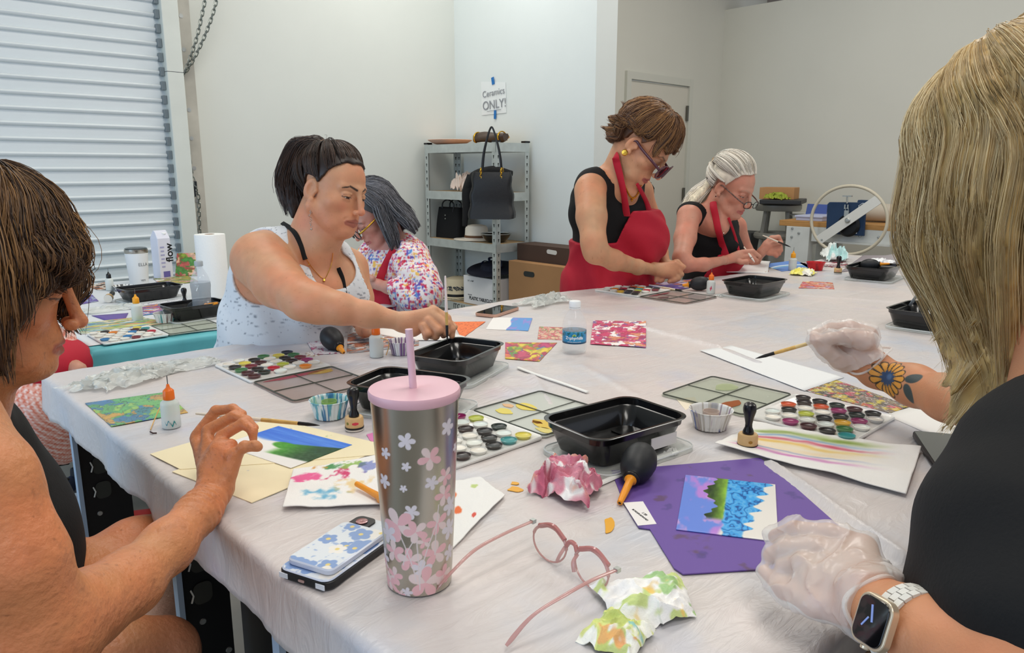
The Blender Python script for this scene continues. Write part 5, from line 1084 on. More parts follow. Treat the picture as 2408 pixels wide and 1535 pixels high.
def person_G(): # blonde in the right foreground
    root=person('person in right foreground with shoulder-length blonde hair, black top and clear gloves',(0,0,0))
    M=headM(2455,425,.79,-112,24,0,1.0); hd=xf(head(),M)
    nk=[cap(M@Vector((0,-.03,-.05)),D(2560,900,.74),.055,.065,.03)]
    torso=[ellv(2640,1350,.66,.15,.13,.20,0,.05),ellv(2660,1600,.62,.16,.15,.2,0,.05),cap(D(2600,980,.74),D(2440,1290,.62),.07,.072,.05),cap(D(2600,980,.78),D(2700,1050,.9),.06,.06,.05)]
    sl=limb([(2480,1300,.60,205),(2500,1470,.56,185),(2590,1620,.53,160)],.03)
    arm=sl+limb([(2590,1640,.51,150),(2400,1600,.54,122),(2260,1545,.58,98),(2140,1480,.62,84),(2062,1428,.665,76)],.02)
    h=.785; hand=[ell(D(1990,1375,.725),(.042,.034,.019),Matrix.Rotation(R(-60),3,'Z'),k=.018)]
    for (u,v,hh) in ((2030,1290,.750),(1995,1312,.742),(1962,1338,.738),(1938,1366,.738)): hand+=limb([(2055,1415,.68,46),(u,v,hh,33)],.016)
    hand+=limb([(2028,1288,.752,31),(1950,1258,.765,27),(1870,1248,.785,23),(1826,1262,.80,19)],.0035)
    hand+=limb([(1992,1310,.744,31),(1920,1292,.757,27),(1850,1292,.775,24),(1815,1306,.788,20)],.0035)
    hand+=limb([(1960,1338,.738,31),(1895,1328,.75,27),(1845,1336,.768,22)],.0035)
    hand+=limb([(1936,1368,.738,29),(1885,1366,.75,24),(1855,1368,.766,18)],.0035)
    hand+=limb([(2000,1440,.69,36),(1915,1418,.715,29),(1845,1385,.755,21),(1795,1342,.785,13)],.008)
    arm2=limb([(2660,1050,.88,70),(2560,1150,.95,72),(2420,1040,1.02,70),(2330,975,1.12,58),(2230,936,1.22,50),(2150,906,1.30,44),(2062,874,1.36,35)],.025)
    k=1.37; h2=limb([(2060,872,1.36,33),(2025,820,k,33)],.02)+limb([(2058,868,1.36,30),(1998,842,k,26)],.02)
    h2+=limb([(2040,790,k,24),(2000,772,k,17),(1955,774,k,14),(1915,787,k-.01,11)],.006)+limb([(2035,800,k-.03,22),(1990,790,k-.03,15),(1950,795,k-.03,12),(1918,800,k-.025,10)],.006)
    h2+=limb([(2010,860,k,24),(1972,850,k-.01,17),(1938,820,k-.02,15),(1915,798,k-.02,11)],.006)+limb([(2010,840,k+.02,20),(1975,830,k+.01,15),(1958,808,k,12)],.006)+limb([(2020,860,k+.03,20),(1990,862,k+.03,14),(1975,842,k+.02,11)],.006)
    hc=V3(M.translation); lo=np.array([.55,-.35,.55]); hi=np.array([1.55,.85,1.55]); hp=V3(D(1960,1350,.745)); hq=V3(D(1990,820,1.37)); tq=V3(D(2130,900,1.3))
    F=Fld(*axes(lo,hi,.0075,[(hp-[.11,.11,.08],hp+[.11,.10,.09],.0024),(hq-[.08,.09,.07],hq+[.08,.08,.07],.0026),(tq-[.09,.10,.05],tq+[.07,.09,.05],.0013)]))
    A=F.ev(torso+nk+arm+arm2+hand+h2+hd)
    ta=V3(D(2260,945,1.2))-V3(D(2062,874,1.36)); ta/=np.linalg.norm(ta); vd=V3(ray(2130,900)); vd/=np.linalg.norm(vd); tb=np.cross(ta,vd); tb/=np.linalg.norm(tb); tb*=-1 if tb[2]<0 else 1
    to=V3(D(2114,898,1.32))
    def col(v):
        c=skincol(v,'c78a63',.25,61); d=v-to; front=((d@vd)<.015)&(np.linalg.norm(d,axis=1)<.09); x=(d@ta); y=(d@tb)
        # flower tattoo: leaves, petals, dark heart
        def put(m,cl,a=1.): nonlocal c; c=mixc(c,H(cl),np.clip(m,0,1)*front*a)
        for (lx,ly,an) in ((.050,.014,.4),(.050,-.012,-.9)):
            p=x-lx;q=y-ly; xx=p*math.cos(an)+q*math.sin(an); yy=-p*math.sin(an)+q*math.cos(an); put(sst(1.1,.9,np.sqrt((xx/.016)**2+(yy/.0085)**2)),'2f4247',.9)
        ra=np.hypot(x,y*1.12); th=np.arctan2(y,x); n=15; pa=(th/(2*math.pi)*n)%1-.5; rm=.036*(.80+.20*np.cos(pa*math.pi)**.6); 
        put(sst(.0012,-.0004,ra-rm),'3a3026'); inn=sst(.0005,-.0006,ra-rm+.0018)*sst(.40,.33,np.abs(pa)+.02*(ra<.02)); put(inn,'dd9a3f'); put(sst(.022,.012,ra)*(np.abs(pa)<.2),'554a3a',.5)
        put(sst(.0155,.0135,ra+.002*np.sin(th*11)),'32486a'); put(sst(.008,.003,np.hypot(x-.003,y-.003)),'5f7fa8',.6); return c
    body_obj('body',F,A,SKIN,root,col)
    F2=Fld(*axes(lo,hi,.009,[])); C=cloth(F2,torso+sl+limb([(2560,1160,.95,74),(2600,1080,.9,80)],.02),.010,[mE([cap(D(2540,760,.74),D(2520,900,.70),.07,.06,.01)])],lambda x,y,z:.002*np.sin(z*60+x*40+6*fb(x*6,y*6,z*6,3))); body_obj('black_top',F2,C,black_cloth,root)
    # gloves
    gl=mat('vinyl_glove','f4f1ec',.25,alpha=.46,spec=.7,bump=.25,bscale=60,bdist=.003)
    def glove(prims,fine,cut,cutn,seed,t=.0028):
        F3=Fld(*axes(fine[0],fine[1],.0019,[])); 
        def nz(x,y,z):
            r1=(1-abs(2*fb(x*20,y*20,z*20,seed,2)-1))**7; r2=(1-abs(2*fb(x*45+3,y*45,z*45,seed+5,2)-1))**6; return -.0042*r1-.0016*r2+.0010
        C=cloth(F3,prims,t,[mPl(cut,cutn)],nz); return body_obj('glove',F3,C,gl,root)
    wv=V3(D(2062,1428,.665))-V3(D(2260,1545,.58)); glove(hand+limb([(2062,1428,.665,80),(2140,1480,.62,90)],.02),(hp-[.15,.16,.09],hp+[.14,.13,.12]),D(2066,1430,.663),wv,3)
    wv2=V3(D(2062,874,1.36))-V3(D(2230,936,1.22)); glove(h2+limb([(2070,872,1.36,42),(2110,890,1.33,50)],.02),(hq-[.12,.13,.1],hq+[.14,.1,.1]),D(2040,842,1.355),-RTV*.58+UPV*.82,7,.0038)
    for (c,r_,w_) in ((D(2066,1430,.663),.0335,wv),(D(2043,846,1.36),.030,-RTV*.58+UPV*.82)):
        w_=w_/np.linalg.norm(w_); s1=np.cross(w_,UPV); s1/=np.linalg.norm(s1); s2=np.cross(s1,w_); c=V3(c)
        MB().tube([c+r_*(1+.05*math.sin(5*t))*(math.cos(t)*s1+(.88 if r_>.033 else 1.4)*math.sin(t)*s2)+w_*.004*math.sin(3*t) for t in np.linspace(0,2*math.pi,50)],.0022,8,cap=False).out('glove_cuff',gl,root)
    # watch
    t=bpy.data.objects.new('wrist_watch',None); COL.objects.link(t); t.parent=root
    ax=-wv/np.linalg.norm(wv); c=V3(D(2143,1482,.618)); s1=np.cross(ax,UPV); s1/=np.linalg.norm(s1); s2=np.cross(s1,ax); rr_=.0338
    toc=-V3(ray(2140,1500)); toc/=np.linalg.norm(toc); th0=math.atan2(toc@s2,toc@s1)-.25
    b=MB(); wb=mat('watch_band','dcdad2',.35)
    def ringpt(th,o=0,a=0): return c+(rr_+o)*(math.cos(th)*s1+math.sin(th)*s2)+ax*a
    for i in range(26):
        th=2*math.pi*i/26
        for a0,w in ((-.0065,.0062),(.0,.0062),(.0065,.0062)):
            q=[ringpt(th+(.0 if a0 else .12)+d*.105,o,a0+e*w/2) for o in (0,.0028) for d,e in ((-1,-1),(1,-1),(1,1),(-1,1))]; b.add(q,[(0,3,2,1),(4,5,6,7),(0,1,5,4),(1,2,6,5),(2,3,7,6),(3,0,4,7)])
    b.out('watch_band',wb,t,False)
    cc=ringpt(th0,.006); nrm=cc-c; nrm/=np.linalg.norm(nrm); Mw_=frame(cc,ax,nrm)
    MB().prism(rr(.036,.042,.010),-.005,.003,M=Mw_).lathe([(0,.003),(.004,.003),(.004,0)],12,M=Mw_@Matrix.Translation((-.002,-.021,-.001))@Matrix.Rotation(R(90),4,'X')).out('watch_case',mat('champagne','d9c9ae',.3,.6),t,bevel=.001)
    MB().prism(rr(.0315,.0375,.008),.003,.0042,M=Mw_).out('watch_screen',mat('screen_black','06070a',.05,coat=1),t,bevel=.0008)
    MB().box((.002,.006,.0045),(.0018,.014,.0006),M=Mw_@Matrix.Rotation(.3,4,'Z')).box((-.003,-.004,.0045),(.0014,.010,.0006),M=Mw_@Matrix.Rotation(-.5,4,'Z')).out('watch_hand',mat('hand_blue','8fa4e0',.4),t,False)
    # hair
    r=rngs(23); dn=np.array((M.inverted().to_3x3()@Vector((0,0,-1))).normalized()); g=[]
    for i in range(190):
        a=r.uniform(-180,180); e=r.uniform(-8,26); 
        if abs(a)<50: a=math.copysign(r.uniform(22,60),a)
        lay=r.uniform(.010,.036); p=scalp_path(r.uniform(-12,12)+(8 if a>0 else -8),82,a,e,4,lay,.006); end=p[-1]; L=r.uniform(.20,.33) if abs(a)>40 else r.uniform(.22,.30); inn=-(end-np.array([0,-.02,end[2]])); inn/=np.linalg.norm(inn)+1e-6
        cv=r.uniform(.0,.012)
        p+=[end+dn*L*.28+inn*-.002,end+dn*L*.55+inn*(.030+cv),end+dn*L*.8+inn*(.060+cv),end+dn*L+inn*(.062+r.uniform(-.035,.02))]
        g.append((gM(M,p),[.004,.010,.013,.014,.014,.013,.010,.003]))
    b=MB(); scalp_cap(b,M,'8a7a5a',.012); hair_volume(b,g,'b8985f',k=.010,dark=.75); locks(b,g,r,'b0905c','f0dcae',110,.00030,20,wob=.005,col_jit=.28,tip=.3,stray=.04); b.out('hair',mat('hair_blonde','ffffff',.42,vcol=True,spec=.5),root,True,auto=0)
    return root
import time
for fn in (person_B,person_A,person_S,person_W,person_C,person_K,person_G):
    t0=time.time(); setk({'B':1.06,'S':1.05}.get(fn.__name__[-1],1.)); fn(); setk(1.); print(fn.__name__,round(time.time()-t0,1),flush=True)
# ================= things on the tables =================
TZ=.8502
def vm(name,**k): return mat(name,'ffffff',vcol=True,**k)
PAPER=vm('painted_paper',rough=.6); GLOSSY=vm('glossy_paper',rough=.22,coat=.3); TISS=vm('tissue_paper',rough=.9,bump=.4,bscale=500)
def full(n,c): return np.tile(H(c),tuple(n)+(1,))
def blotch(bg,pal,sc=5,thr=.55,seed=0,edge=.04,ax=1.,wob=1.):
    def f(u,v):
        c=full(u.shape,bg); 
        for i,p in enumerate(pal):
            x=u*sc+wob*fb(u*4,v*4,seed=seed+i); y=v*sc*ax+wob*fb(u*4+7,v*4,seed=seed+i+3); n=fb(x+i*3.7,y+i*1.9,seed=seed+i*5,o=3); m=sst(thr,thr+edge,n); sh=1-.16*sst(thr+edge*.2,thr+edge,n)*sst(thr+edge*4,thr+edge,n)
            c=mixc(c,H(p),m*.88)*sh[...,None]
        return c
    return f
def quad(px,z): return [P(u,v,z) for u,v in px]
def paper(label,cat,px,colf,z=TZ,th=.0007,name='art_card',m=None,nx=90,ny=64,wave=0,seed=1,group=None,lift=None,rot=None):
    q=[np.array(p) for p in quad(px,z)]; u,v=np.meshgrid(np.linspace(0,1,nx),np.linspace(0,1,ny),indexing='ij'); U=u[...,None];V=v[...,None]
    G=q[0]*(1-U)*(1-V)+q[1]*U*(1-V)+q[2]*U*V+q[3]*(1-U)*V; G[...,2]+=th
    if wave: G[...,2]+=wave*fb(u*3,v*3,seed=seed,o=3)*(.4+.6*np.maximum(abs(u-.5),abs(v-.5))*2)
    if lift is not None: G[...,2]+=lift(u,v)
    # face up whatever the corner order
    n=np.cross(q[1]-q[0],q[3]-q[0]); col=linA(colf(u,v)) if callable(colf) else linA(full(u.shape,colf))
    if n[2]<0: G=G[::-1]; col=col[::-1]
    o=MB().grid(G,thick=th,col=col).out(name,m or PAPER,None,True,auto=0); tag(o,label,cat,group); return o
def flat(label,cat,name,px,m,z=TZ,th=.0008,bev=0):
    q=[P(u,v,z) for u,v in px]; A=sum(q[i].x*q[(i+1)%len(q)].y-q[(i+1)%len(q)].x*q[i].y for i in range(len(q)))
    if A<0: q=q[::-1]
    o=MB().prism([(p.x,p.y) for p in q],z,z+th).out(name,m,None,False,bevel=bev); tag(o,label,cat); return o
def stainmat(name,base,stains,scale=14,thr=.6,rough=.6):
    m=mat(name,base,rough); nt=m.node_tree; N=nt.nodes; L=nt.links; b=N['Principled BSDF']; tc=N.new('ShaderNodeTexCoord'); prev=None
    for i,(c,a) in enumerate(stains):
        n=N.new('ShaderNodeTexNoise'); n.inputs['Scale'].default_value=scale*(1+.25*i); n.inputs['Detail'].default_value=3; mp=N.new('ShaderNodeMapping'); mp.inputs['Location'].default_value=(i*3.1+1,i*1.7,i); L.new(tc.outputs['Object'],mp.inputs[0]); L.new(mp.outputs[0],n.inputs['Vector'])
        r=N.new('ShaderNodeMapRange'); r.inputs['From Min'].default_value=thr; r.inputs['From Max'].default_value=thr+.05; r.inputs['To Max'].default_value=a; L.new(n.outputs[0],r.inputs[0])
        x=N.new('ShaderNodeMix'); x.data_type='RGBA'; L.new(r.outputs[0],x.inputs[0]); x.inputs[7].default_value=(*lin(c),1)
        if prev: L.new(prev,x.inputs[6])
        else: x.inputs[6].default_value=(*lin(base),1)
        prev=x.outputs[2]
    L.new(prev,b.inputs['Base Color']); return m
CLR=mat('clear_plastic','e9efe9',.12,alpha=.30,spec=.8); CLRG=mat('palette_lid_plastic','cfd6c2',.12,alpha=.42,spec=.9); CLRP=mat('palette_lid_pinkish','bfaea8',.12,alpha=.5,spec=.9)
RIB=mat('lid_rib','4d5147',.3,alpha=.8); BLK=mat('container_black','0b0b0c',.22,spec=.6,coat=.3); RUB=mat('rubber_black','1c1e21',.5); ORG=mat('orange_nozzle','f0991e',.35); ORC=mat('orange_cap','f0721a',.35)
WOOD=mat('tool_wood','d8b27c',.5,var=.08,vscale=60); BOT=mat('frosted_plastic','e6ebe6',.35,alpha=.72,spec=.5); NEED=mat('needle','8c8c8c',.2,1); LQ=mat('ink_liquid','e6efe6',.1,alpha=.6)
# ---- containers and their clear lids
def container(u,v,rz,label,lidlabel,z=TZ,w=.212,d=.15,h=.052,lid=True,rimz=.06,labelpatch=False,cen=None):
    c=P(u,v,z+rimz) if cen is None else Vector(cen)
    if lid:
        l=thing('container_lid',lidlabel,'lid',(c.x+.004,c.y-.006,z),R(rz+2)); b=MB()
        o=[(.0,.000,1.0),(.0,.005,1.0),(-.004,.0075,1.),(-.010,.0075,1.),(-.012,.004,1.)]; rings=[ring(rr(w+.012+2*e,d+.012+2*e,.026),zz) for e,zz,_ in o]; b.loft(rings,cap=(True,True)); b.out('lid_panel',CLR,l,auto=50)
        MB().tube([(x,y,.0068) for x,y in rr(w+.010,d+.010,.026)]+[( (w+.010)/2,(d+.010)/2-.026,.0068)],.0013,6,cap=False).out('lid_rim',mat('lid_rim_plastic','e4e8e8',.2,alpha=.75),l)
    t=thing('food_container',label,'container',(c.x,c.y,z+(.008 if lid else 0)),R(rz),'black plastic food containers')
    w0,d0=w*.80,d*.76; spec=[(w0,d0,0,.022),(w0*1.01,d0*1.01,.003,.022),(w*.93,d*.905,h*.72,.026),(w*.955,d*.93,h*.74,.026),(w*.965,d*.95,h*.93,.027),(w+.002,d+.002,h*.955,.03),(w+.004,d+.004,h*.985,.031),(w,d,h,.030),(w*.955,d*.935,h*.985,.028),(w*.945,d*.92,h*.76,.026),(w*.915,d*.885,h*.73,.025),(w0*.99,d0*.985,.005,.021),(w0*.9,d0*.88,.0035,.02)]
    b=MB(); b.loft([ring(rr(a,e,r_,7),zz) for a,e,zz,r_ in spec],cap=(True,True)); bo=b.out('container_body',BLK,t,auto=45)
    for k in (-1,1): MB().box((k*w0*.22,0,.0052),(.004,d0*.8,.0015)).out('floor_ridge',BLK,t,False)
    if labelpatch: MB().box((w*.22,-d*.47+.003,.018),(.06,.0015,.020),M=Matrix.Identity(4)).out('white_label',mat('label_white','e8e6e0',.6),t,False)
    return t,c
container(1447,978,-7,'black food container in front of the fluted white cup, nearest the camera','clear lid under the nearest black container',labelpatch=True)
container(962,893,-68,'black food container standing right behind the steel tumbler','clear lid under the container behind the tumbler')
container(1076,818,20,'black food container under the ponytailed painter\'s dipping brush','clear lid under the container with the dipping brush')
container(1775,657,0,'black food container in front of the white-haired painter','clear lid under the container before the white-haired painter',w=.222,d=.165)
container(2055,623,5,'black food container holding a blower and tissue at the far table end','clear lid under the container at the far table end',w=.235,d=.18)
container(2172,721,0,'black food container holding a glue cup and white stick','clear lid under the container with the glue cup',w=.215)
# ---- palettes
DARKS=['15120f','0e1a14','101426','20100e','3a0f14','120c0c']; BRI=['b01226','c8202e','e07c1a','d9a41e','1f6fae','2f8a8a','8e1f5a','c84a1e','6a1420','2e6a34','d8c84a','b0b83a']; WHI=['e9e6dc','dfe2d8','efe9dc','e2dccf','d9e2dc']
mpan=vm('pan_enamel',rough=.3,coat=.15,spec=.3)
def palette(x,y,rz,label,z=TZ,seed=1,lidm=None,blobs=(),dk=.45,s=.1,lidstain=None):
    t=thing('paint_palette',label,'palette',(x,y,z),R(rz),'folding watercolour palettes'); r=random.Random(seed)
    b=MB(); S=s*2; b.loft([ring(rr(S,S,.008),0),ring(rr(S+.003,S+.003,.009),.004),ring(rr(S,S,.008),.0065),ring(rr(S-.006,S-.006,.007),.0062),ring(rr(S-.010,S-.010,.006),.0045)],cap=(True,True)); b.out('palette_base',mat('palette_white','e6e5e0',.3,coat=.2,var=.05,vscale=40),t,auto=50)
    for i in range(6):
        for j in range(5):
            cx=-.079+.0316*i; cy=-.072+.0345*j+(.0172 if i%2 else 0); 
            if cy>.085: cy=.0835
            k=r.random(); c=H(r.choice(DARKS)) if k<dk else (H(r.choice(BRI)) if k<dk+.28 else H(r.choice(WHI))); rim=H('e8e6e0')*.25+c*.75 if k<dk+.28 else H('e4e2da')
            pr=[(.0118,.0045),(.0142,.0085),(.0148,.0102),(.0138,.0106),(.0126,.0078)]; q=MB(); q.lathe(pr,22,col=linA(rim)); q.lathe([(.0134,.0090),(.0128,.0086),(.009,.0078),(.0,.0076)],22,col=linA(c)); o=q.out('paint_pan',mpan,t); o.location=(cx,cy,0)
    l=MB(); L=S; l.loft([ring(rr(L,L-.006,.010),.0),ring(rr(L,L-.006,.010),.0015),],cap=(True,True)); lo=l.out('mixing_lid',lidm or CLRG,t,False); lo.location=(0,-S-.0,0.0008)
    rb=MB(); hw,hd=L/2-.003,(L-.006)/2-.002
    loop=[(x_,y_,.004) for x_,y_ in rr(L-.005,L-.011,.009)]; rb.tube(loop+[loop[0]],.0016,6,cap=False); rb.tube([(-hw,0,.003),(hw,0,.003)],.0014,5); rb.tube([(0,-hd,.003),(0,hd,.003)],.0011,5); rb.out('lid_rib',RIB,lo)
    for (bx,by,rx,ry,c,a) in blobs:
        n=40; w=[(bx+rx*(1+.13*math.sin(3*q+bx*90)+.08*math.sin(5*q+by*70))*math.cos(q),by+ry*(1+.12*math.sin(2*q+1+bx*50))*math.sin(q)) for q in np.linspace(0,2*math.pi,n,endpoint=False)]
        MB().prism(w,.0018,.0024).out('paint_puddle',mat('puddle_'+c,c,.15,alpha=a),lo,True)
    return t
palette(.767,1.650,0,'open palette of round paint pans before the ponytailed painter, clear lid towards the camera',seed=3,dk=.34,lidm=CLRP,blobs=((-.0,.082,.07,.010,'b5304a',.5),(.06,.075,.03,.014,'d8b03a',.5)))
palette(1.352,.580,180,'open palette of wet paint pans beside the white fluted cup, green-tinted lid behind it',seed=8,dk=.30,blobs=((.05,.04,.03,.014,'a8551e',.8),(-.05,-.03,.03,.02,'c3cfa0',.5)))
palette(.790,.965,90,'open palette partly behind the steel tumbler, lid with yellow and teal puddles',seed=12,dk=.34,lidm=mat('palette_lid_pale','e3e6dc',.12,alpha=.6),blobs=((-.055,.045,.032,.018,'e8c22a',.9),(-.06,.0,.016,.012,'3fa3a0',.9),(-.075,.07,.02,.01,'ead873',.85),(.045,.0,.026,.017,'f0d84a',.9),(.055,.05,.02,.013,'f0dc55',.9),(.075,.0+.02,.014,.008,'f5c28a',.8),(-.035,.05,.012,.006,'d8783a',.8)))
palette(2.306,1.762,0,'open palette on the far table edge beside the standing painter',seed=21,dk=.42,lidm=CLRP,s=.105,blobs=((.0,.08,.06,.010,'a03048',.5),(-.05,.03,.028,.014,'6a5860',.6)))
palette(.742,2.690,90,'open palette on the corner of the teal side table',z=.7615,seed=33,dk=.28,blobs=())
# ---- blowers
def blower(bulb,tip,r,label,ln=.078):
    """bulb centre and nozzle tip in world space"""
    a=Vector(tip)-Vector(bulb); L=a.length; M=frame(bulb,a,(0,0,1))@Matrix.Rotation(R(90),4,'Y'); t=thing('rubber_blower',label,'blower',tuple(bulb),0,'rubber bulb blowers'); T=Matrix.Translation(-Vector(bulb))@M
    p=[(0,-ln/2)]+[(r*math.sin(q)**.85*(1 if q<1.6 else (.97)),-ln/2*math.cos(q)) for q in np.linspace(.12,2.72,22)]+[(r*.40,ln/2*.97),(r*.40,ln/2*1.05)]
    b=MB(); b.lathe(p,36,M=T,rip=lambda t_,z:-.012*np.exp(-(np.sin(t_*2)/.1)**2)); b.out('bulb',RUB,t,auto=0)
    MB().lathe([(r*.42,ln/2*.96),(r*.46,ln/2),(r*.46,ln/2*1.10),(r*.30,ln/2*1.14)],24,M=T).out('collar',m_black,t)
    n0=ln/2*1.10; MB().lathe([(r*.33,n0),(r*.34,n0+.003),(r*.22,n0+.006),(r*.20,n0+(L-n0)*.6),(r*.15,L-.001),(r*.08,L),(r*.07,L-.006)],18,M=T).out('nozzle',ORG,t,auto=50)
    MB().lathe([(0,L-.0012),(r*.11,L-.0008)],12,M=T).out('nozzle_opening',m_black,t)
c=P(1500,1128,TZ); blower((c.x,c.y,TZ+.0275),tuple(P(1457,1183,TZ+.004)),.0272,'black rubber blower with orange nozzle resting on the purple folder corner')
c=P(782,822,TZ); blower((c.x,c.y,TZ+.029),tuple(P(809,829,TZ+.004)),.029,'black rubber blower between the ponytailed painter and the orange-capped bottle')
c=P(1645,683,TZ); blower((c.x,c.y,TZ+.028),(c.x-.045,c.y+.05,TZ+.02),.028,'black rubber blower lying beside the standing painter\'s hands')
t=P(2050,630,TZ+.04); blower(tuple(P(2045,622,TZ+.05)),tuple(P(2092,620,TZ+.06)),.026,'rubber blower lying in the container at the far table end')
# orange nozzle of another blower behind the tumbler
t=thing('orange_nozzle','orange blower nozzle on the colourful tissue behind the steel tumbler','nozzle',tuple(P(865,1152,TZ+.012)))
MB().lathe([(.004,0),(.0042,.03),(.0052,.06),(.008,.064),(.008,.075)],16,M=frame((0,0,0),(1,0,0),P(885,1160,TZ+.012)-P(825,1146,TZ+.012))@TR(0,0,-.03)).out('nozzle',ORG,t)
# ---- ink blending tools
def blender(x,y,z,label,tilt=None,paint=None):
    t=thing('blending_tool',label,'tool',(x,y,z),0,'round wooden blending tools'); 
    if tilt: t.rotation_euler=tilt
    MB().lathe([(0,0),(.0165,0),(.0168,.003),(.0,.003)],30).out('felt_pad',mat('felt_cream','e3dcd0',.9),t); MB().lathe([(.0166,.003),(.0172,.0035),(.0172,.0065),(.0,.0065)],30).out('hook_band',m_black,t)
    MB().lathe([(.0,.0065),(.0165,.0065),(.0168,.009),(.0166,.022),(.0150,.0245),(.0,.0245)],30).out('wooden_base',WOOD,t)
    if paint: 
        for (a,zz,w,c) in paint: MB().grid([[( .01685*math.cos(a+da*w),.01685*math.sin(a+da*w),zz+(k-.5)*.006*(1-.5*abs(da))) for k in (0,1)] for da in np.linspace(-1,1,9)]).out('ink_mark',mat('ink_'+c,c,.5),t)
    MB().lathe([(.009,.024),(.0095,.026),(.0088,.030),(.0062,.036),(.0058,.042),(.0080,.054),(.0108,.064),(.0112,.070),(.0098,.076),(.006,.079),(0,.080)],28).out('handle',mat('handle_black','131315',.3,coat=.2),t)
def az_cam(x,y): return math.atan2(-y,-x)
c=P(1757,1052,TZ); blender(c.x,c.y,TZ+.001,'blending tool with black handle standing on the rainbow-stained tissue',paint=((az_cam(c.x,c.y)+.3,.014,.2,'a8762a'),))
c=P(834,1010,TZ); blender(c.x,c.y,TZ+.001,'blending tool with a pink ink mark beside the blue fluted cup',paint=((az_cam(c.x,c.y)+.1,.015,.35,'d84050'),(az_cam(c.x,c.y)-.8,.015,.15,'7a7a30')))
c=P(1970,643,TZ); blender(c.x,c.y,TZ+.001,'blending tool standing beside the red cup at the far end',paint=((az_cam(c.x,c.y),.012,.5,'c08068'),))
c=P(255,712,.7615); blender(c.x,c.y,.7615+.017,'blending tool lying on its side on the teal-clothed table',(R(80),0,R(150)))
# ---- fluted cups
def cup(x,y,z,cols,label,r=.036,h=.036,inner=True,name='fluted_cup',base='e9e9e6',inn=None,n=26,rough=.35,alpha=1):
    t=thing(name,label,'cup',(x,y,z)); N=n*6; th=np.linspace(0,2*math.pi,N,endpoint=False); b=MB(); rings=[];cs=[]
    prof=[(.0,.001,0),(.60,.0,0),(.76,.001,.02),(.79,.25*h,.03),(.90,.65*h,.03),(.985,.93*h,.018),(1.03,.97*h,0),(1.04,1.0*h,0),(1.01,1.01*h,0),(.96,.95*h,0),(.88,.6*h,.02),(.76,.1*h,.02),(.60,.003,0),(0,.003,0)]
    pr2=[]; 
    for i in range(len(prof)-1):
        for k in range(4): a=k/4; pr2.append(tuple(prof[i][j]*(1-a)+prof[i+1][j]*a for j in range(3)))
    pr2.append(prof[-1])
    for (q,zz,am) in pr2:
        rad=r*(q+am*np.sin(n*th)); rings.append(np.stack([rad*np.cos(th),rad*np.sin(th),np.full(N,zz)],1)); c=full(th.shape,base)
        for i,(cc,thr,fx,fz) in enumerate(cols): m=sst(thr,thr+.06,fb(th*fx,zz*fz+0*th,seed=i*7+int(x*100),o=3)); c=mixc(c,H(cc),m*.85)
        cs.append(c)
    b.loft(rings,cap=(False,False),col=linA(np.concatenate(cs))); b.out('cup_wall',mat('cup_%s_%g'%(base,alpha),'ffffff',rough,vcol=True,alpha=alpha),t,auto=0)
    if inner:
        MB().lathe([(.013,.003),(.015,h*.9),(.0138,h*.9),(.012,.005),(0,.004)],28).out('inner_cup',mat('inner_'+(inn or 'd8cfc0'),inn or 'd8cfc0',.2,alpha=.6),t)
    return t
c=P(1670,1005,TZ); cup(c.x,c.y,TZ,[('2a4a9a',.66,2.2,30),('8a6a8a',.62,6,10),('b9b3a9',.55,9,4)],'white fluted cup stained blue and violet beside the nearest container',r=.0385,inn='d8c2b4')
c=P(776,980,TZ); cup(c.x,c.y,TZ,[('4fa3b4',.50,5,20),('2a6a9a',.60,9,12),('a9cdb0',.62,4,8)],'blue-stained fluted cup with a green inner ring beside the blending tool',r=.0365,inn='a8c86a',base='dfeaea')
c=P(945,832,TZ); cup(c.x,c.y,TZ,[('8a5a9a',.52,9,6),('5a4a6a',.62,12,4)],'violet-striped fluted cup behind the tumbler beside the orange-capped bottle',r=.034,inner=False)
c=P(390,757,.7615); cup(c.x,c.y,.7615,[('5a3a3a',.62,7,12),('5aa0a0',.66,4,9)],'white fluted foil cup with dark specks on the side table',r=.040,inner=False)
c=P(1917,635,TZ); cup(c.x,c.y,TZ,[('8a0f18',.62,3,9)],'red star-fluted cup near the far table end',r=.042,h=.038,inner=False,base='c8161e',n=6)
c=P(290,682,.7615); cup(c.x,c.y,.7615,[('3a3a3c',.45,6,9)],'dark-splattered shallow cup behind the black-tipped bottle',r=.045,h=.022,inner=False)
t=cup(*P(2187,742,TZ)[:2],TZ+.028,[('9fc8b0',.5,2,20)],'cup of pale green glue dripping over the container rim',r=.042,h=.030,inner=False,base='e9ece8',n=12); t['category']='cup'
gw=mat('white_glue','eef0ee',.25); MB().lathe([(0,.024),(.038,.024)],30).out('glue_surface',mat('glue_green','c3d8c6',.2),t)
q0=Vector((*P(2187,742,TZ)[:2],TZ+.028)); pts=[P(2190,722,TZ+.058)-q0,P(2190,728,TZ+.056)-q0,P(2189,745,TZ+.045)-q0,P(2188,762,TZ+.03)-q0]
MB().tube(cr(pts,5),list(np.interp(np.linspace(0,1,16),[0,.3,1],[.014,.008,.0035])),10,flat=.5).out('glue_drip',gw,t)
t=thing('white_stick','white plastic stick leaning in the glue container','stick',tuple(P(2135,725,TZ+.03))); q0=t.location.copy()
MB().tube([P(2135,725,TZ+.03)-q0,P(2152,700,TZ+.085)-q0,P(2160,690,TZ+.10)-q0],.005,10,flat=.4).out('stick_shaft',gw,t)
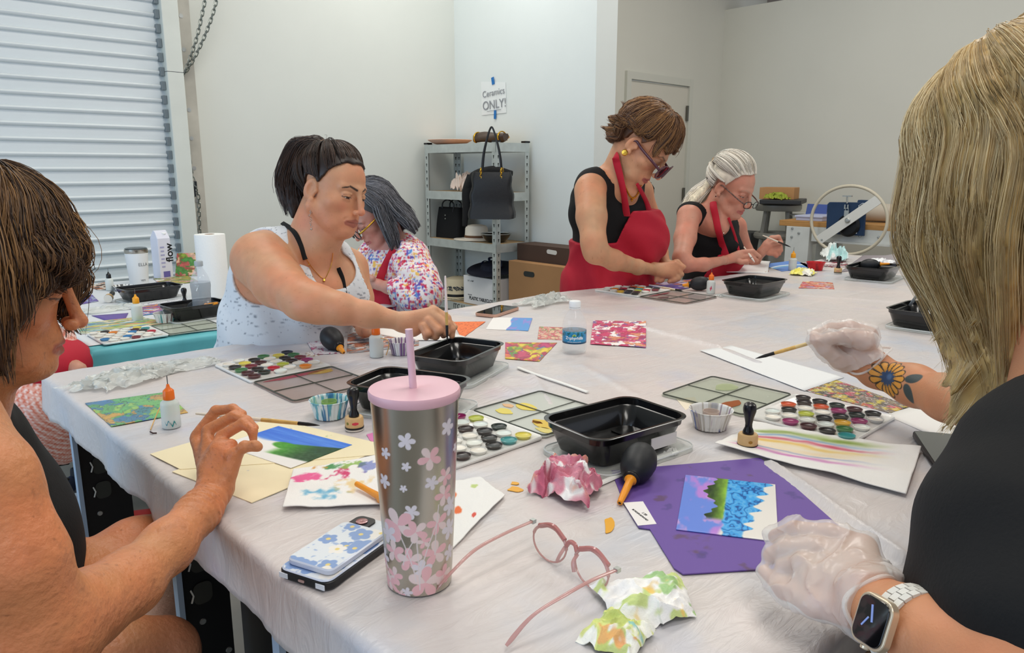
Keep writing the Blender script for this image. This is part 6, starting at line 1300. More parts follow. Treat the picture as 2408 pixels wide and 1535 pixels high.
# ---- needle bottles
def nbottle(u,v,label,z=TZ,r=.0145,h=.048,cap_=None,liq='e8f0ea',mark=None,cord=None,s=1,capm=None):
    c=P(u,v,z); t=thing('needle_bottle',label,'bottle',tuple(c),0,'needle-tip squeeze bottles'); capm=capm or ORC
    r*=s;h*=s
    MB().lathe([(0,.0),(r*.92,0),(r,.002),(r,h*.80),(r*.92,h*.90),(r*.55,h*.97),(r*.50,h*1.02),(0,h*1.02)],28).out('bottle_body',BOT,t,auto=50)
    MB().lathe([(0,.001),(r*.9,.001),(r*.93,h*.22),(0,h*.22)],24).out('liquid',mat('liq_'+liq,liq,.1),t)
    MB().lathe([(r*.60,h*.98),(r*.62,h*1.0),(r*.58,h*1.28),(r*.50,h*1.31),(r*.24,h*1.38),(r*.14,h*1.50),(0,h*1.51)],22).out('cap',capm,t,auto=50)
    MB().tube([(0,0,h*1.46),(0,0,h*1.80)],.0009,6).out('needle',NEED,t)
    if mark:
        for (a,zz,w,hh,cc) in mark: a+=az_cam(c.x,c.y); MB().grid([[((r+.0003)*math.cos(a+da*w),(r+.0003)*math.sin(a+da*w),zz+(k-.5)*hh*(1-.7*abs(da))+.004*math.sin(da*4)) for k in (0,1)] for da in np.linspace(-1,1,9)]).out('ink_spot',mat('ink_'+cc,cc,.5),t)
    if cord: MB().tube(cr([p-c for p in cord],6),.0011,6).out('cap_cord',mat('cord','d8a860',.5),t)
    return t
nbottle(404,1003,'orange-capped needle bottle standing beside the green and blue card',mark=((.2,.010,.3,.006,'3f8f8f'),(-.4,.012,.3,.004,'5a9aa8')),cord=[P(392,925,TZ+.035),P(375,960,TZ+.02),P(362,990,TZ+.004),P(354,1010,TZ+.001)],s=1.13)
nbottle(886,838,'orange-capped needle bottle between the blower and the violet cup',cord=[P(895,795,TZ+.05),P(912,800,TZ+.045),P(914,815,TZ+.025),P(908,835,TZ+.004)],s=1.22)
nbottle(1671,690,'orange-capped needle bottle with a pink ink mark beside the lying blower',mark=((0,.022,.25,.016,'c8506a'),),s=1.12)
nbottle(1863,635,'orange-capped needle bottle beside the crumpled yellow tissue',s=1.25,capm=mat('amber_cap','f2a51e',.35))
nbottle(324,752,'amber-capped needle bottle on the side table beside the fluted foil cup',z=.7615,s=1.35,liq='dbe4b8',capm=mat('amber_cap'))
nbottle(259,682,'black-tipped needle bottle at the back of the side table',z=.7615,s=1.2,capm=m_black)
bt2=MB().tube([(0,0,0),(.012,-.008,0)],.0014,6); 
t=thing('burnt_stick','short burnt stick end lying by the needle bottle cord','stick',tuple(P(356,1017,TZ+.0012))); MB().tube([(0,.006,0),(.001,-.005,0),(.006,-.009,0)],.0014,6).out('stick_shaft',mat('burnt','3a2018',.7),t)
# ---- brushes
def brush(a,b,label,r=.0032,body='d8ae62',tip='111112',tail='e8dcc8',L_tip=.03,grp=None):
    """handle end a, hair tip b"""
    a=Vector(a);b=Vector(b); L=(b-a).length; T=frame((0,0,0),b-a,(0,0,1))@Matrix.Rotation(R(90),4,'Y'); t=thing('paint_brush',label,'brush',tuple(a),0,grp)
    MB().lathe([(0,0),(r*.55,.001),(r*.75,.02),(r*.95,L*.45),(r,L*.55)],14,M=T).out('handle_tail',mat('brush_'+tail,tail,.4),t)
    MB().lathe([(r,L*.55),(r*1.0,L*.70),(r*.9,L-L_tip-.012),(r*.85,L-L_tip-.006)],14,M=T).out('handle_barrel',mat('brush_'+body,body,.35,var=.15,vscale=60),t)
    MB().lathe([(r*.95,L-L_tip-.008),(r*.9,L-L_tip*.95)],14,M=T,cap=(1,1)).out('ferrule',m_black,t)
    MB().lathe([(r*.85,L-L_tip),(r*.9,L-L_tip*.7),(r*.55,L-L_tip*.3),(r*.1,L)],14,M=T).out('bristles',mat('bristles_'+tip,tip,.6),t)
brush(D(460,972,1.20),D(752,1000,1.12),'paint brush held by the left foreground painter, black tip to the right')
brush(D(1047,648,1.68),D(1052,803,1.70),'upright paint brush dipped by the ponytailed painter',tail='e6d6d0',r=.0036)
brush(D(1990,782,1.37),D(1776,843,1.42),'paint brush held in the gloved hand above the white sheet',r=.0036,tail='e0c48a',L_tip=.028)
brush(D(1793,553,3.50),D(1860,581,3.46),'paint brush in the raised hand of the white-haired painter',r=.004,body='3a2a20')
brush(D(1749,580,3.42),D(1775,617,3.36),'white brush pen under the white-haired painter\'s fingers',r=.005,body='e8e4dc',tip='d8d4cc')
brush(P(1503,666,TZ+.004),P(1606,684,TZ+.004),'paint brush lying between the palette and the purple mat',r=.004,tail='e6e6e2',body='e0d8b8')
brush(D(862,622,3.02),D(851,655,3.04),'pale brush in the grey-haired painter\'s fingers',r=.0045,body='e8e0d0')
# ---- artworks and papers
def art_green(u,v):
    c=blotch('2f7f86',['3fa04a','1f7fd0','9cc63a','2a6f9e','e0a030','57b45a'],4.2,.50,3,.03,1.,1.6)(u,v); l=np.abs(fb(u*9,v*9,seed=8)-.5); return c*(.55+.45*sst(.004,.02,l))[...,None]
paper('green, blue and orange blotched painting beside the needle bottle','painting',[(200,948),(390,922),(442,970),(262,1003)],art_green,nx=150,ny=110,m=GLOSSY)
def art_hill(u,v):
    c=full(u.shape,'ece9e4'); w=fb(u*3,v*22,seed=4); b=sst(.50+.06*np.sin(u*9),.44,v)*sst(-.02,.01,v); blue=mixc(full(u.shape,'2a62d0'),H('5f97e8'),w); c=mixc(c,0,0) if 0 else c*(1-b[...,None])+blue*b[...,None]
    hill=sst(0,.04,(.13-np.hypot((u-.50)*.8,(v-.52)*1.1)))+sst(0,.05,.22+.18*(u-.5)-np.abs(v-.62+.35*(u-.55)))*sst(.45,.6,u); hill=np.clip(hill,0,1)*(fb(u*30,v*30,seed=5)*.3+.8); g=mixc(full(u.shape,'3f9a1e'),H('1c4a1c'),sst(.5,.9,u)+.2*fb(u*20,v*20,seed=6)); return c*(1-np.clip(hill,0,1)[...,None])+g*np.clip(hill,0,1)[...,None]
crm=stainmat('manila','f0e3bd',[('d83a6a',.8),('7fae3a',.7),('3a6ab8',.6)],17,.69)
flat('lower cream folder sheet with paint spots under the landscape painting','folder','paper_folder',[(405,1110),(640,1020),(885,1062),(592,1183)],crm,TZ,.0012); 
flat('upper cream folder sheet with green smears under the painter\'s hand','folder','paper_folder',[(353,1068),(640,984),(888,1042),(884,1070),(640,1090),(424,1104)],crm,TZ+.0012,.0009)
paper('small landscape painting of blue sky over a green hill on cream folders','painting',[(655,1002),(828,1046),(684,1101),(520,1046)],art_hill,TZ+.0022,nx=150,ny=120)
for k,(u,v,w,hh,c,a) in enumerate(((433,1068,26,7,'a9c84a',0),(658,1150,22,10,'d8406a',0),(797,1060,26,10,'3f78c8',.3),(380,1084,10,4,'b4cc6a',0))): pass
def art_sea(u,v):
    c=full(u.shape,'eeeae2'); w=fb(u*4,v*4,seed=2)
    lav=mixc(full(u.shape,'6f8fe6'),H('c08ae0'),sst(.42,.62,fb(u*5,v*3,seed=5))); lav=mixc(lav,H('e9a6dc'),sst(.62,.78,fb(u*6+3,v*5,seed=15))*.7); m=sst(.48,.42,u+.03*np.sin(v*14)); c=c*(1-m[...,None])+lav*m[...,None]
    x=u*34+3*fb(u*14,v*14,seed=7); y=v*26+3*fb(u*14+4,v*14,seed=9); sc=np.abs(np.sin(4.2*fb(u*8,v*7,seed=21,o=3)*math.pi))*.8+.2*fb(x*.6,y*.6,seed=4); bl=mixc(full(u.shape,'0f4f9c'),H('3fa6ee'),sst(.05,.55,sc)+.35*(w-.5)); bl=mixc(bl,H('8fd0f8'),sst(.75,.95,sc)*.5)
    e=.93-.26*v+.04*np.sin(v*38)+.02*np.sin(v*61); m=sst(.44,.47,u+.012*np.sin(v*50))*sst(e+.01,e-.02,u); c=c*(1-m[...,None])+bl*m[...,None]
    gr=mixc(full(u.shape,'2f4a14'),H('8fc03a'),sst(.3,.5,u)+.5*(fb(u*24,v*14,seed=11)-.5)); ed=.33+.06*np.sin(v*13+1)+.02*np.sin(v*60)-.05*(1-v); m=sst(ed,ed+.015,u)*sst(.50-.04*v,.47-.04*v,u)*sst(.80,.72,v); return c*(1-m[...,None])+gr*m[...,None]
pur=stainmat('purple_board','6b4f9e',[('4a3a55',.75),('5a4038',.6),('463a7c',.6)],15,.64,.55)
flat('purple folder board with brown stains under the sea painting','folder','purple_board',[(1437,1108),(1787,1078),(1830,1112),(2056,1312),(1900,1334),(1606,1352),(1585,1338),(1528,1246),(1502,1243),(1468,1187)],pur,TZ,.0018,.0004)
paper('glossy sea painting with a green shore and blue waves on the purple board','painting',[(1612,1118),(1823,1141),(1830,1275),(1590,1246)],art_sea,TZ+.0022,.0016,nx=240,ny=170,m=GLOSSY)
o=flat('white price sticker on the corner of the purple board','sticker','price_sticker',[(1466,1182),(1512,1179),(1544,1232),(1500,1236)],mat('sticker','efecea',.5),TZ+.0019,.0004)
c=P(1505,1210,TZ+.0026); d_=P(1540,1230,TZ)-P(1500,1236,TZ)
tx=[('BORDERS&FRAMES',.0045,0),('1.99',.006,.007)]
for s_,sz,dy in tx: text(s_,o,Matrix.Translation((c.x,c.y,c.z))@Matrix.Rotation(R(250),4,'Z')@Matrix.Translation((0,dy,0)),sz,mat('print_black'),name='sticker_print',ext=.0001)
def art_fire(u,v):
    c=blotch('6a5048',['d8503a','e88a2a','c83a5a','3a3a34','e0c83a','7a6a60'],6,.50,13,.05,2.,1.2)(u,v); return mixc(c,H('ece4d8'),sst(.76,.80,vn(u*60,v*50,seed=3))*.8)
paper('dark painting with red and orange streaks beside the wet palette','painting',[(1880,915),(1965,893),(2140,955),(2095,972)],art_fire,nx=140,ny=80,m=GLOSSY)
paper('blank white card half behind the fiery painting','paper',[(2080,975),(2190,945),(2330,1020),(2240,1045)],'e6e4df',name='paper_sheet',nx=8,ny=8)
paper('long blank white sheet under the gloved hand\'s brush','paper',[(1645,825),(1720,814),(1985,888),(1892,920)],'e6e7e6',name='paper_sheet',nx=30,ny=20,wave=.002)
def art_rain(u,v):
    c=full(u.shape,'eeece8'); s=v+.30*u-.12+.05*np.sin(u*7)+.16*(fb(u*3,v*3,seed=77)-.5); fade=sst(.02,.12,u)*sst(.92,.55,u)
    for (cc,m0,w,a) in (('7f9a3a',.20,.05,.95),('3f7ab0',.30,.03,.6),('c8405a',.38,.035,.85),('e6b84a',.48,.05,.8),('ecd0a0',.62,.10,.7),('c868b0',.78,.035,.8),('6a80c0',.70,.02,.6)):
        m=np.exp(-((s-m0+.05*(fb(u*4,v*4,seed=int(m0*50))-.5)*2)/w)**2)*a*fade*(.5+.7*fb(u*5,v*12,seed=int(m0*90))); c=mixc(c,H(cc),np.clip(m*1.0,0,1))
    return c
paper('white paper towel with long rainbow watercolour streaks beside the purple board','paper towel',[(1770,1000),(2165,1060),(2130,1168),(1680,1052)],art_rain,TZ+.001,.0012,name='paper_towel',nx=140,ny=90,m=TISS,wave=.010,seed=4)
def art_nap1(u,v):
    c=full(u.shape,'f1efeb')
    def put(m,cc,a=.85): nonlocal c; c=mixc(c,H(cc),np.clip(m,0,1)*a)
    n=(fb(u*11,v*11,seed=3)-.5)*1.9
    put(sst(.17,.10,np.hypot(u-.14+.0*v,v-.28)+n*.14),'e8508c'); put(sst(.12,.05,np.hypot((u-.55)*.8,v-.30)+n*.2),'cf2f62'); put(sst(.10,.04,np.hypot(u-.42,(v-.10)*1.3)+n*.16),'3f8a4a'); put(sst(.16,.02,np.hypot((u-.35)*.9,v-.68)+n*.2),'3f9ac8',.7); put(sst(.09,.03,np.hypot(u-.62,v-.14)+n*.2),'8fb85a'); put(sst(.14,.03,np.hypot((u-.62)*.7,v-.55)+n*.2),'e8c070',.6); put(sst(.07,.02,np.hypot(u-.25,v-.07)+n*.15),'d89a50'); put(sst(.08,.03,np.hypot(u-.78,v-.25)+n*.2),'5868b8',.6); return c
paper('paper towel with pink, red and blue watercolour blots left of the tumbler','paper towel',[(700,1118),(893,1072),(905,1190),(862,1238)][:0] or [(690,1110),(905,1070),(930,1190),(665,1200)],art_nap1,TZ+.001,.0014,name='paper_towel',nx=110,ny=90,m=TISS,wave=.008,seed=7)
def art_nap2(u,v):
    c=full(u.shape,'efeeea'); n=fb(u*8,v*8,seed=5)-.5
    for (a,b,r_,cc) in ((.30,.30,.10,'e8622a'),(.28,.62,.08,'e8622a'),(.75,.25,.08,'bcd07a'),(.45,.85,.03,'d84a3a')): c=mixc(c,H(cc),sst(r_,r_*.6,np.hypot(u-a,(v-b))+n*.10)*.85)
    return c
paper('white paper towel with orange blots right of the steel tumbler','paper towel',[(1010,1140),(1130,1128),(1188,1168),(1065,1292)],art_nap2,TZ+.001,.0014,name='paper_towel',nx=80,ny=70,m=TISS,wave=.006,seed=9)
paper('watercolour card of red and pink blots beside the clear water bottle','painting',[(1395,755),(1519,757),(1519,818),(1388,810)],blotch('efe8e4',['e08a8a','7a5a98','d85a80','b8406a','e0906a','c83a68'],7,.60,5,.03,1.6,1),nx=110,ny=80,wave=.003)
paper('small pink and green blotted card half behind the water bottle','painting',[(1268,768),(1330,770),(1328,800),(1264,797)],blotch('d8b0a0',['c85a6a','8aa060','d8807a','e0c0a0'],8,.5,9,.04),nx=60,ny=50)
paper('yellow, pink and blue watercolour card right of the dipping container','painting',[(1188,805),(1310,806),(1268,850),(1188,843)],blotch('e8c860',['e0508a','5a8ac0','8ab04a','e87a5a','e8d050','c84a7a'],5,.50,19,.05),nx=90,ny=60)
def art_wb(u,v):
    m=sst(.50,.52,u+.03*np.sin(v*8)); b=mixc(full(u.shape,'5f9ad6'),H('8f8ad0'),sst(.5,.7,fb(u*12,v*6,seed=2))); c=full(u.shape,'eceae6'); return c*(1-m[...,None])+b*m[...,None]
paper('card half white and half blue near the lying phone','painting',[(1160,746),(1252,748),(1242,778),(1142,774)],art_wb,nx=80,ny=50)
paper('orange triangular paper behind the dipping brush','paper',[(1066,757),(1142,756),(1094,790),(1085,796)],blotch('ee7a3c',['d85a2a'],14,.62,3,.03,3),nx=50,ny=40,name='paper_sheet')
paper('pale card with orange and purple rays near the far container','painting',[(1888,661),(1958,664),(1962,680),(1878,677)],blotch('ecd8c8',['e8806a','f0c070','b090b0','d84a4a'],5,.52,27,.05,3),nx=70,ny=40)
paper('grey mountain drawing behind the orange-capped bottle','painting',[(818,778),(985,775),(985,812),(815,832)],blotch('eae6e2',['8a8480','5a5a66','c87a5a','a0a8b0'],7,.55,33,.04,2.5),nx=120,ny=60)
paper('white sheet under the ponytailed painter\'s forearm','paper',[(820,772),(1010,765),(1120,800),(960,800)],'eae8e4',TZ+.001,name='paper_sheet',nx=10,ny=10)
paper('pink-stained plastic sheet beside the blower','sheet',[(722,806),(800,800),(800,832),(740,835)],blotch('d9d5da',['b85a80'],9,.66,3,.03),name='plastic_scrap',nx=50,ny=40,wave=.003)
paper('tiny square swatch card beside the first palette','card',[(675,838),(716,834),(752,841),(718,848)][:0] or [(718,829),(744,826),(752,836),(722,839)],blotch('eceae6',['b08a60'],6,.62,3,.03),nx=20,ny=20)
paper('purple mat under the standing painter\'s hands','mat',[(1490,672),(1640,655),(1660,668),(1590,684)],blotch('6f5aa8',['3a2f5a','e8d080','e08060','cfc4e0'],4,.56,45,.04,1),name='purple_mat',nx=90,ny=50)
def wblue(u,v): return mixc(mixc(full(u.shape,'5f86c8'),H('e6f0e6'),sst(.06,.02,np.abs(v-.5+.1*np.sin(u*4)))),H('8fd8c8'),sst(.03,.0,np.abs(v-.62+.1*np.sin(u*4))))
paper('blue painted papers beside the white-haired painter','painting',[(1790,622),(1868,612),(1925,630),(1838,638)],wblue,nx=60,ny=40)
o=paper('blank white card propped under the white-haired painter\'s hand','paper',[(1735,612),(1812,618),(1805,642),(1708,640)],'e6e6e4',name='paper_sheet',nx=12,ny=10,lift=lambda u,v: .030*np.sin(np.clip(v*1.2,0,1)*3.14)*.8)
paper('dark red ink strokes on a white sheet behind the red cup','painting',[(1880,618),(1985,610),(2000,628),(1900,630)],blotch('e4dcda',['5a1a24','8a2a3a','2a2420'],5,.60,71,.03,4),nx=80,ny=40)
o=flat('small brown paint-covered card before the propped white card','card','paint_scrap',[(1798,634),(1806,631),(1808,638),(1799,640)],mat('brown_paint','a8682a',.4))
tc_=mat('cream_card','e8dcc4',.7); flat('cream card corner showing between the cup and the palette lid','card','card_scrap',[(1590,938),(1634,934),(1640,948),(1612,965)],tc_)
flat('pink magenta card corner left of the tumbler','card','card_scrap',[(862,1022),(892,1014),(892,1046),(870,1036)],mat('magenta_card','d878b0',.5))
# grey folded card at the far end
q=[P(2030,603,TZ),P(2130,602,TZ),P(2090,600,TZ+.07),P(1985,640,TZ)]
paper('grey folded card leaning behind the far container','card',[(1975,640),(2030,600),(2128,601),(2105,622)],lambda u,v: mixc(full(u.shape,'8a8288'),H('a09a9e'),v),TZ+.001,.001,name='folded_card',nx=30,ny=20,lift=lambda u,v:.055*u*sst(0,.6,v)*0+.035*np.sin(u*3.14)*v)
# yellow paint dabs on the cloth
for k,(u,v,rx,ry) in enumerate(((1212,1150,17,6),(1210,1136,9,4),(1432,1235,11,22))):
    c=P(u,v,TZ); w=[P(u+rx*(1+.25*math.sin(3*a+k))*math.cos(a),v+ry*(1+.25*math.sin(2*a+k))*math.sin(a),TZ) for a in np.linspace(0,2*math.pi,22)[:-1]][::-1]
    o=MB().prism([(p.x,p.y) for p in w][::1],TZ-.0003,TZ+.0004).out('paint_dab',mat('yellow_dab','e8a92a',.4),None,False); tag(o,['larger yellow paint dab beside the stained tissue ball','smaller yellow paint dab beside the stained tissue ball','tall yellow paint dab between the glasses and the purple board'][k],'paint')
# ---- crumpled tissues and gloves
def put(o,u,v,z,rz,label,cat,rx=0,ry=0,group=None):
    c=P(u,v,z); o.location=tuple(c); o.rotation_euler=(R(rx),R(ry),R(rz)); tag(o,label,cat,group); return o
def tcol(base,lst,seed=0,sc=1.4):
    def f(u,v,z):
        c=full(u.shape,base)
        for i,(cc,thr) in enumerate(lst): c=mixc(c,H(cc),sst(thr,thr+.08,fb(u*sc+i*2.3+5,v*sc+i,seed=seed+i,o=3))*.9)
        return c
    return f
put(crumple('t',5,.100,.085,.055,TISS,tcol('f0ece8',[('b03a50',.40),('8a1f34',.50),('e0785a',.62),('8a6a80',.64)],3,2.2),n=80,freq=1.9,sharp=1.2,thick=.0012,fold=.6).out('crumpled_tissue',TISS,None),1335,1150,TZ,20,'crumpled tissue stained dark red in front of the nearest container','tissue')
put(crumple('t',9,.085,.10,.035,TISS,tcol('f2f0ea',[('9ab83a',.52),('5f9a3a',.62),('e09a2a',.68)],13,2.0),n=72,freq=1.1,sharp=1.0,thick=.0012,fold=.35).out('crumpled_tissue',TISS,None),1520,1420,TZ,60,'crumpled white tissue with green smears beside the glasses','tissue')
put(crumple('t',19,.065,.06,.028,TISS,tcol('eef0dc',[('b8c83a',.44),('8aa030',.55),('d8702a',.66),('4a9a8a',.68)],23,2.2),n=64,freq=1.2,sharp=1.0,thick=.0012,fold=.35).out('crumpled_tissue',TISS,None),1450,1500,TZ,10,'yellow-green stained tissue at the bottom edge, beside the smeared tissue','tissue')
put(crumple('t',29,.17,.13,.10,TISS,tcol('e4efe6',[('7fc4c0',.58)],33,1.5),n=48,freq=1.7,thick=.0015,fold=.45).out('crumpled_tissue',TISS,None),1960,612,TZ,30,'pale aqua crumpled tissue heap at the far table end','tissue')
put(crumple('t',39,.12,.10,.035,TISS,tcol('f2f0d8',[('f0e02a',.42)],43,1.5),n=40,freq=2.4,thick=.0015,fold=.45).out('crumpled_tissue',TISS,None),1886,645,TZ,10,'crumpled tissue soaked bright yellow beside the amber-capped bottle','tissue')
put(crumple('t',49,.10,.10,.03,TISS,tcol('eceeef',[],43,1.5),n=30,freq=2.4,thick=.0015,fold=.45).out('crumpled_tissue',TISS,None),2072,618,TZ+.04,10,'white tissue tucked in the container at the far table end','tissue')
GLV=mat('glove_film','eef1ec',.25,alpha=.42,spec=.7)
def gl(seed,w,d,h,u,v,rz,l,z=TZ,n=56): return put(crumple('g',seed,w,d,h,GLV,None,n=n,freq=2.4,thick=.0007,fold=.6,sharp=2.2).out('used_glove',GLV,None),u,v,z,rz,l,'glove')
gl(3,.20,.12,.030,300,895,20,'crumpled clear glove beside the green and blue card'); gl(13,.19,.09,.022,410,868,5,'flattened clear glove trailing towards the first palette'); gl(23,.22,.12,.035,1288,712,0,'crumpled clear glove behind the water bottle'); gl(33,.035,.03,.012,1693,697,0,'tiny crumpled glove tip beside the pink-marked bottle',n=20)
# straw wrappers
def wrap(pts,r,label,m=None,fl=.45):
    p=[P(u,v,TZ+.003) for u,v in pts]; t=thing('straw_wrapper',label,'wrapper',tuple(p[0])); k=len(cr(p,6)); MB().tube([q-np.array(p[0]) for q in cr(p,6)],r,8,flat=fl).out('wrapper_tube',m or mat('wrapper_paper','eeeeea',.6),t)
wrap([(1218,864),(1260,880),(1320,900),(1382,922)],.0048,'white straw wrapper lying behind the nearest container'); wrap([(1405,1139),(1440,1124),(1500,1098),(1560,1070),(1592,1062)],.0055,'crushed white straw wrapper passing under the blower')
put(crumple('w',4,.03,.02,.012,mat('wrapper_paper'),None,n=18,freq=2,thick=.001).out('wrapper_twist',mat('wrapper_paper'),None),1580,1066,TZ,20,'twisted end of the crushed straw wrapper','wrapper')
# ---- phones
t=thing('floral_phone','blue floral phone with wallet pouch lying beside the steel tumbler','phone',(0,0,0)); a=P(722,1352,TZ);b_=P(836,1388,TZ); c_=P(905,1330,TZ); dx=(b_-a); ang=math.atan2(dx.y,dx.x)
cen=(P(812,1305,TZ)); t.location=cen; t.rotation_euler=(0,0,ang)
def fl2(bg,pet,cen_,leaf,s,seed=0):
    def f(x,y):
        c=full(x.shape,bg); n=vn(x*400,y*400,seed=5); c=mixc(c,H(leaf),sst(.66,.72,fb(x*130,y*130,seed=4))*.9); r_=random.Random(seed)
        for i in range(16):
            fx,fy=r_.uniform(-.035,.035),r_.uniform(-.07,.07); th=np.arctan2(y-fy,x-fx); rad=np.hypot(x-fx,y-fy); R0=s*r_.uniform(.8,1.2)*(.72+.28*np.abs(np.cos(th*2.5+i))); pc=H(pet[i%len(pet)]); c=mixc(c,pc,sst(.0006,-.0006,rad-R0)); c=mixc(c,H(cen_),sst(.0004,-.0004,rad-s*.22))
        return c
    return f
def slab2(w,d,z0,z1,r_,colf,name,par,M=None,n=60):
    b=MB(); b.loft([ring(rr(w,d,r_),z0),ring(rr(w+.001,d+.001,r_),z0+.001),ring(rr(w+.001,d+.001,r_),z1-.0015),ring(rr(w-.002,d-.002,r_-.001),z1)],cap=(True,False),M=M,col=linA(H('cfd8ea')))
    # top face as a fine grid clipped to the rounded outline
    u=np.linspace(-1,1,n); v=np.linspace(-1,1,n*2); U,V=np.meshgrid(u,v,indexing='ij'); hw,hd=w/2-.001,d/2-.001; Y=V*hd; over=np.clip(np.abs(Y)-(hd-r_+.001),0,None); X=U*(hw-(r_-.001)+np.sqrt(np.clip((r_-.001)**2-over**2,0,None)))
    b.grid(np.stack([X,Y,np.full_like(X,z1)],-1),M=M,col=linA(colf(X,Y))); return b.out(name,vm('case_print',rough=.3,coat=.3),par,True,auto=40)
pf=fl2('dfe5ea',['7f9ed0','7f9ed0','eeeae2'],'e8d07a','9fb6da',.0135,4)
b=MB(); b.loft([ring(rr(.074,.15,.013),0),ring(rr(.077,.153,.014),.002),ring(rr(.077,.153,.014),.0095),ring(rr(.074,.15,.013),.0105)]); b.out('phone_case',mat('case_black','15161a',.35),t)
slab2(.073,.149,.0105,.0125,.012,pf,'case_back',t)
slab2(.066,.105,.0135,.0205,.009,pf,'wallet_pouch',t,TR(.0,-.012,0))
for (x,y,w) in ((-.034,-.0765,.013),(.034,-.0765,.013)): MB().box((x*.8,y,.0055),(w,.0012,.0065)).out('case_corner',mat('case_white','dfe6ee',.3),t,False,bevel=.0004)
MB().prism(rr(.009,.003,.0014),0,.0012,M=Matrix.Translation((0,-.0762,.0055))@Matrix.Rotation(R(90),4,'X')).out('charge_port',mat('port_pink','c9a6a0',.3,.5),t,False)
b=MB(); b.prism(rr(.030,.032,.009),.0125,.0150,M=TR(-.018,.055,0)); b.out('camera_plate',mat('case_black'),t,True)
MB().lathe([(.0075,.015),(.0078,.0165),(.006,.0168),(0,.0162)],20,M=TR(-.018,.056,0)).out('camera_lens',mat('lens_pink','b88a8a',.1,.5),t)
def phone(u,v,rz,label,w=.075,d=.155,h=.010,side='c9a08c',z=TZ):
    c=P(u,v,z); t=thing('mobile_phone',label,'phone',tuple(c),R(rz)); b=MB(); b.loft([ring(rr(w-.003,d-.003,.010),0),ring(rr(w,d,.012),.002),ring(rr(w,d,.012),h-.0015),ring(rr(w-.002,d-.002,.011),h)]); b.out('phone_case',mat('phone_'+side,side,.35,.2),t)
    MB().prism(rr(w-.006,d-.006,.009),h,h+.0006).out('phone_screen',mat('screen_black'),t,False)
phone(1170,735,-72,'phone with rose-gold edge lying near the far table edge',w=.08,d=.165)
phone(2235,1070,-60,'black phone lying beside the rainbow paper towel, partly under blonde hair',w=.085,d=.17,side='15171c')
# ---- tumbler
tc=P(987,1364,TZ); t=thing('steel_tumbler','tall stainless steel tumbler printed with pink blossoms, pink lid','tumbler',tuple(tc))
rb,rt_,hb=.0366,.0482,.222; na,nz_=420,300; th=np.linspace(0,2*math.pi,na,endpoint=False); zz=np.linspace(.002,hb,nz_); TH,ZZ=np.meshgrid(th,zz,indexing='ij'); ca=az_cam(tc.x,tc.y)
dth=(TH-ca+math.pi)%(2*math.pi)-math.pi; RR=rb+(rt_-rb)*(ZZ/hb)**.9; S_=dth*RR  # arc length from the side facing the camera, + is to the right... sign fixed below
dep0=(tc-Vector((0,0,CAMH))).length
msk=np.zeros_like(TH); col=full(TH.shape,'b9b4a8')
fl=[(958,981,.010,'w'),(1056,962,.010,'w'),(909,1017,.007,'w'),(957,1043,.0055,'w'),(1017,1088,.0085,'w'),(905,1090,.009,'w'),(968,1157,.009,'w'),(950,1098,.0045,'w'),(1075,1024,.006,'w'),(1013,1026,.014,'p'),(1050,1082,.011,'p'),
 (935,1195,.021,'p'),(978,1208,.014,'p'),(912,1225,.013,'w'),(1047,1128,.013,'p'),(1062,1165,.012,'w'),(1032,1195,.014,'p'),(1060,1225,.013,'w'),(998,1237,.008,'p'),(925,1268,.014,'p'),(962,1283,.015,'p'),(1025,1272,.016,'p'),(1060,1290,.010,'w'),(992,1308,.012,'w'),(925,1335,.012,'p'),(1000,1345,.020,'p'),(955,1372,.007,'w'),(1046,1340,.013,'p'),(900,1300,.012,'w'),(940,1380,.006,'p')]
r_=random.Random(4); items=[]
for (u,v,s,k) in fl:
    f=(1385-v)/(1385-905.); f=max(0,min(1,f)); z_=hb*f**1.0; rad=rb+(rt_-rb)*f; halfw=81+26*f; x=(u-(987-8*f))/halfw; a=math.asin(max(-.97,min(.97,x))); items.append((a*rad,z_,s,k))
for i in range(34): a=r_.uniform(1.5,4.7); z_=hb*r_.random()**1.7*.9; items.append((a*.042,z_,r_.uniform(.008,.018) if z_<.1 else r_.uniform(.005,.010),'p' if z_<.1 else 'w'))
for i,(s0,z0,s,k) in enumerate(items):
    X=S_-s0; X=np.where(X<-math.pi*RR,X+2*math.pi*RR,np.where(X>math.pi*RR,X-2*math.pi*RR,X)); Y=ZZ-z0; rad=np.hypot(X,Y); an=np.arctan2(Y,X)+i*1.3; pet=np.abs(np.cos(an*2.5)); R0=s*(.28+.72*pet**.7); m=sst(.0004,-.0004,rad-R0)
    pk=np.floor(((an*2.5/math.pi)+.5)%5)%2==0; pc=np.where((pk&(k=='p'))[...,None],H('eab8bc'),H('dfd8de') if k=='w' else H('e8d3d0')); col=col*(1-m[...,None])+pc*m[...,None]; msk=np.maximum(msk,m)
for (a0,a1,z0,z1) in ((-.004,-.020,.02,.075),(.0,.022,.02,.09),(.0,-.002,.01,.07),(.018,.024,.05,.11),(-.018,-.006,.04,.07)):
    tt_=np.clip((ZZ-z0)/(z1-z0),0,1); d=np.abs(S_-(a0+(a1-a0)*tt_**1.5)); m=sst(.0009,.0004,d)*(ZZ>z0)*(ZZ<z1); col=col*(1-m[...,None])+H('e2d6d6')*m[...,None]; msk=np.maximum(msk,m)
G=np.stack([RR*np.cos(TH),RR*np.sin(TH),ZZ],-1); G=np.concatenate([G,G[:1]]); colL=linA(np.concatenate([col,col[:1]])); mk_=np.concatenate([msk,msk[:1]]).ravel()
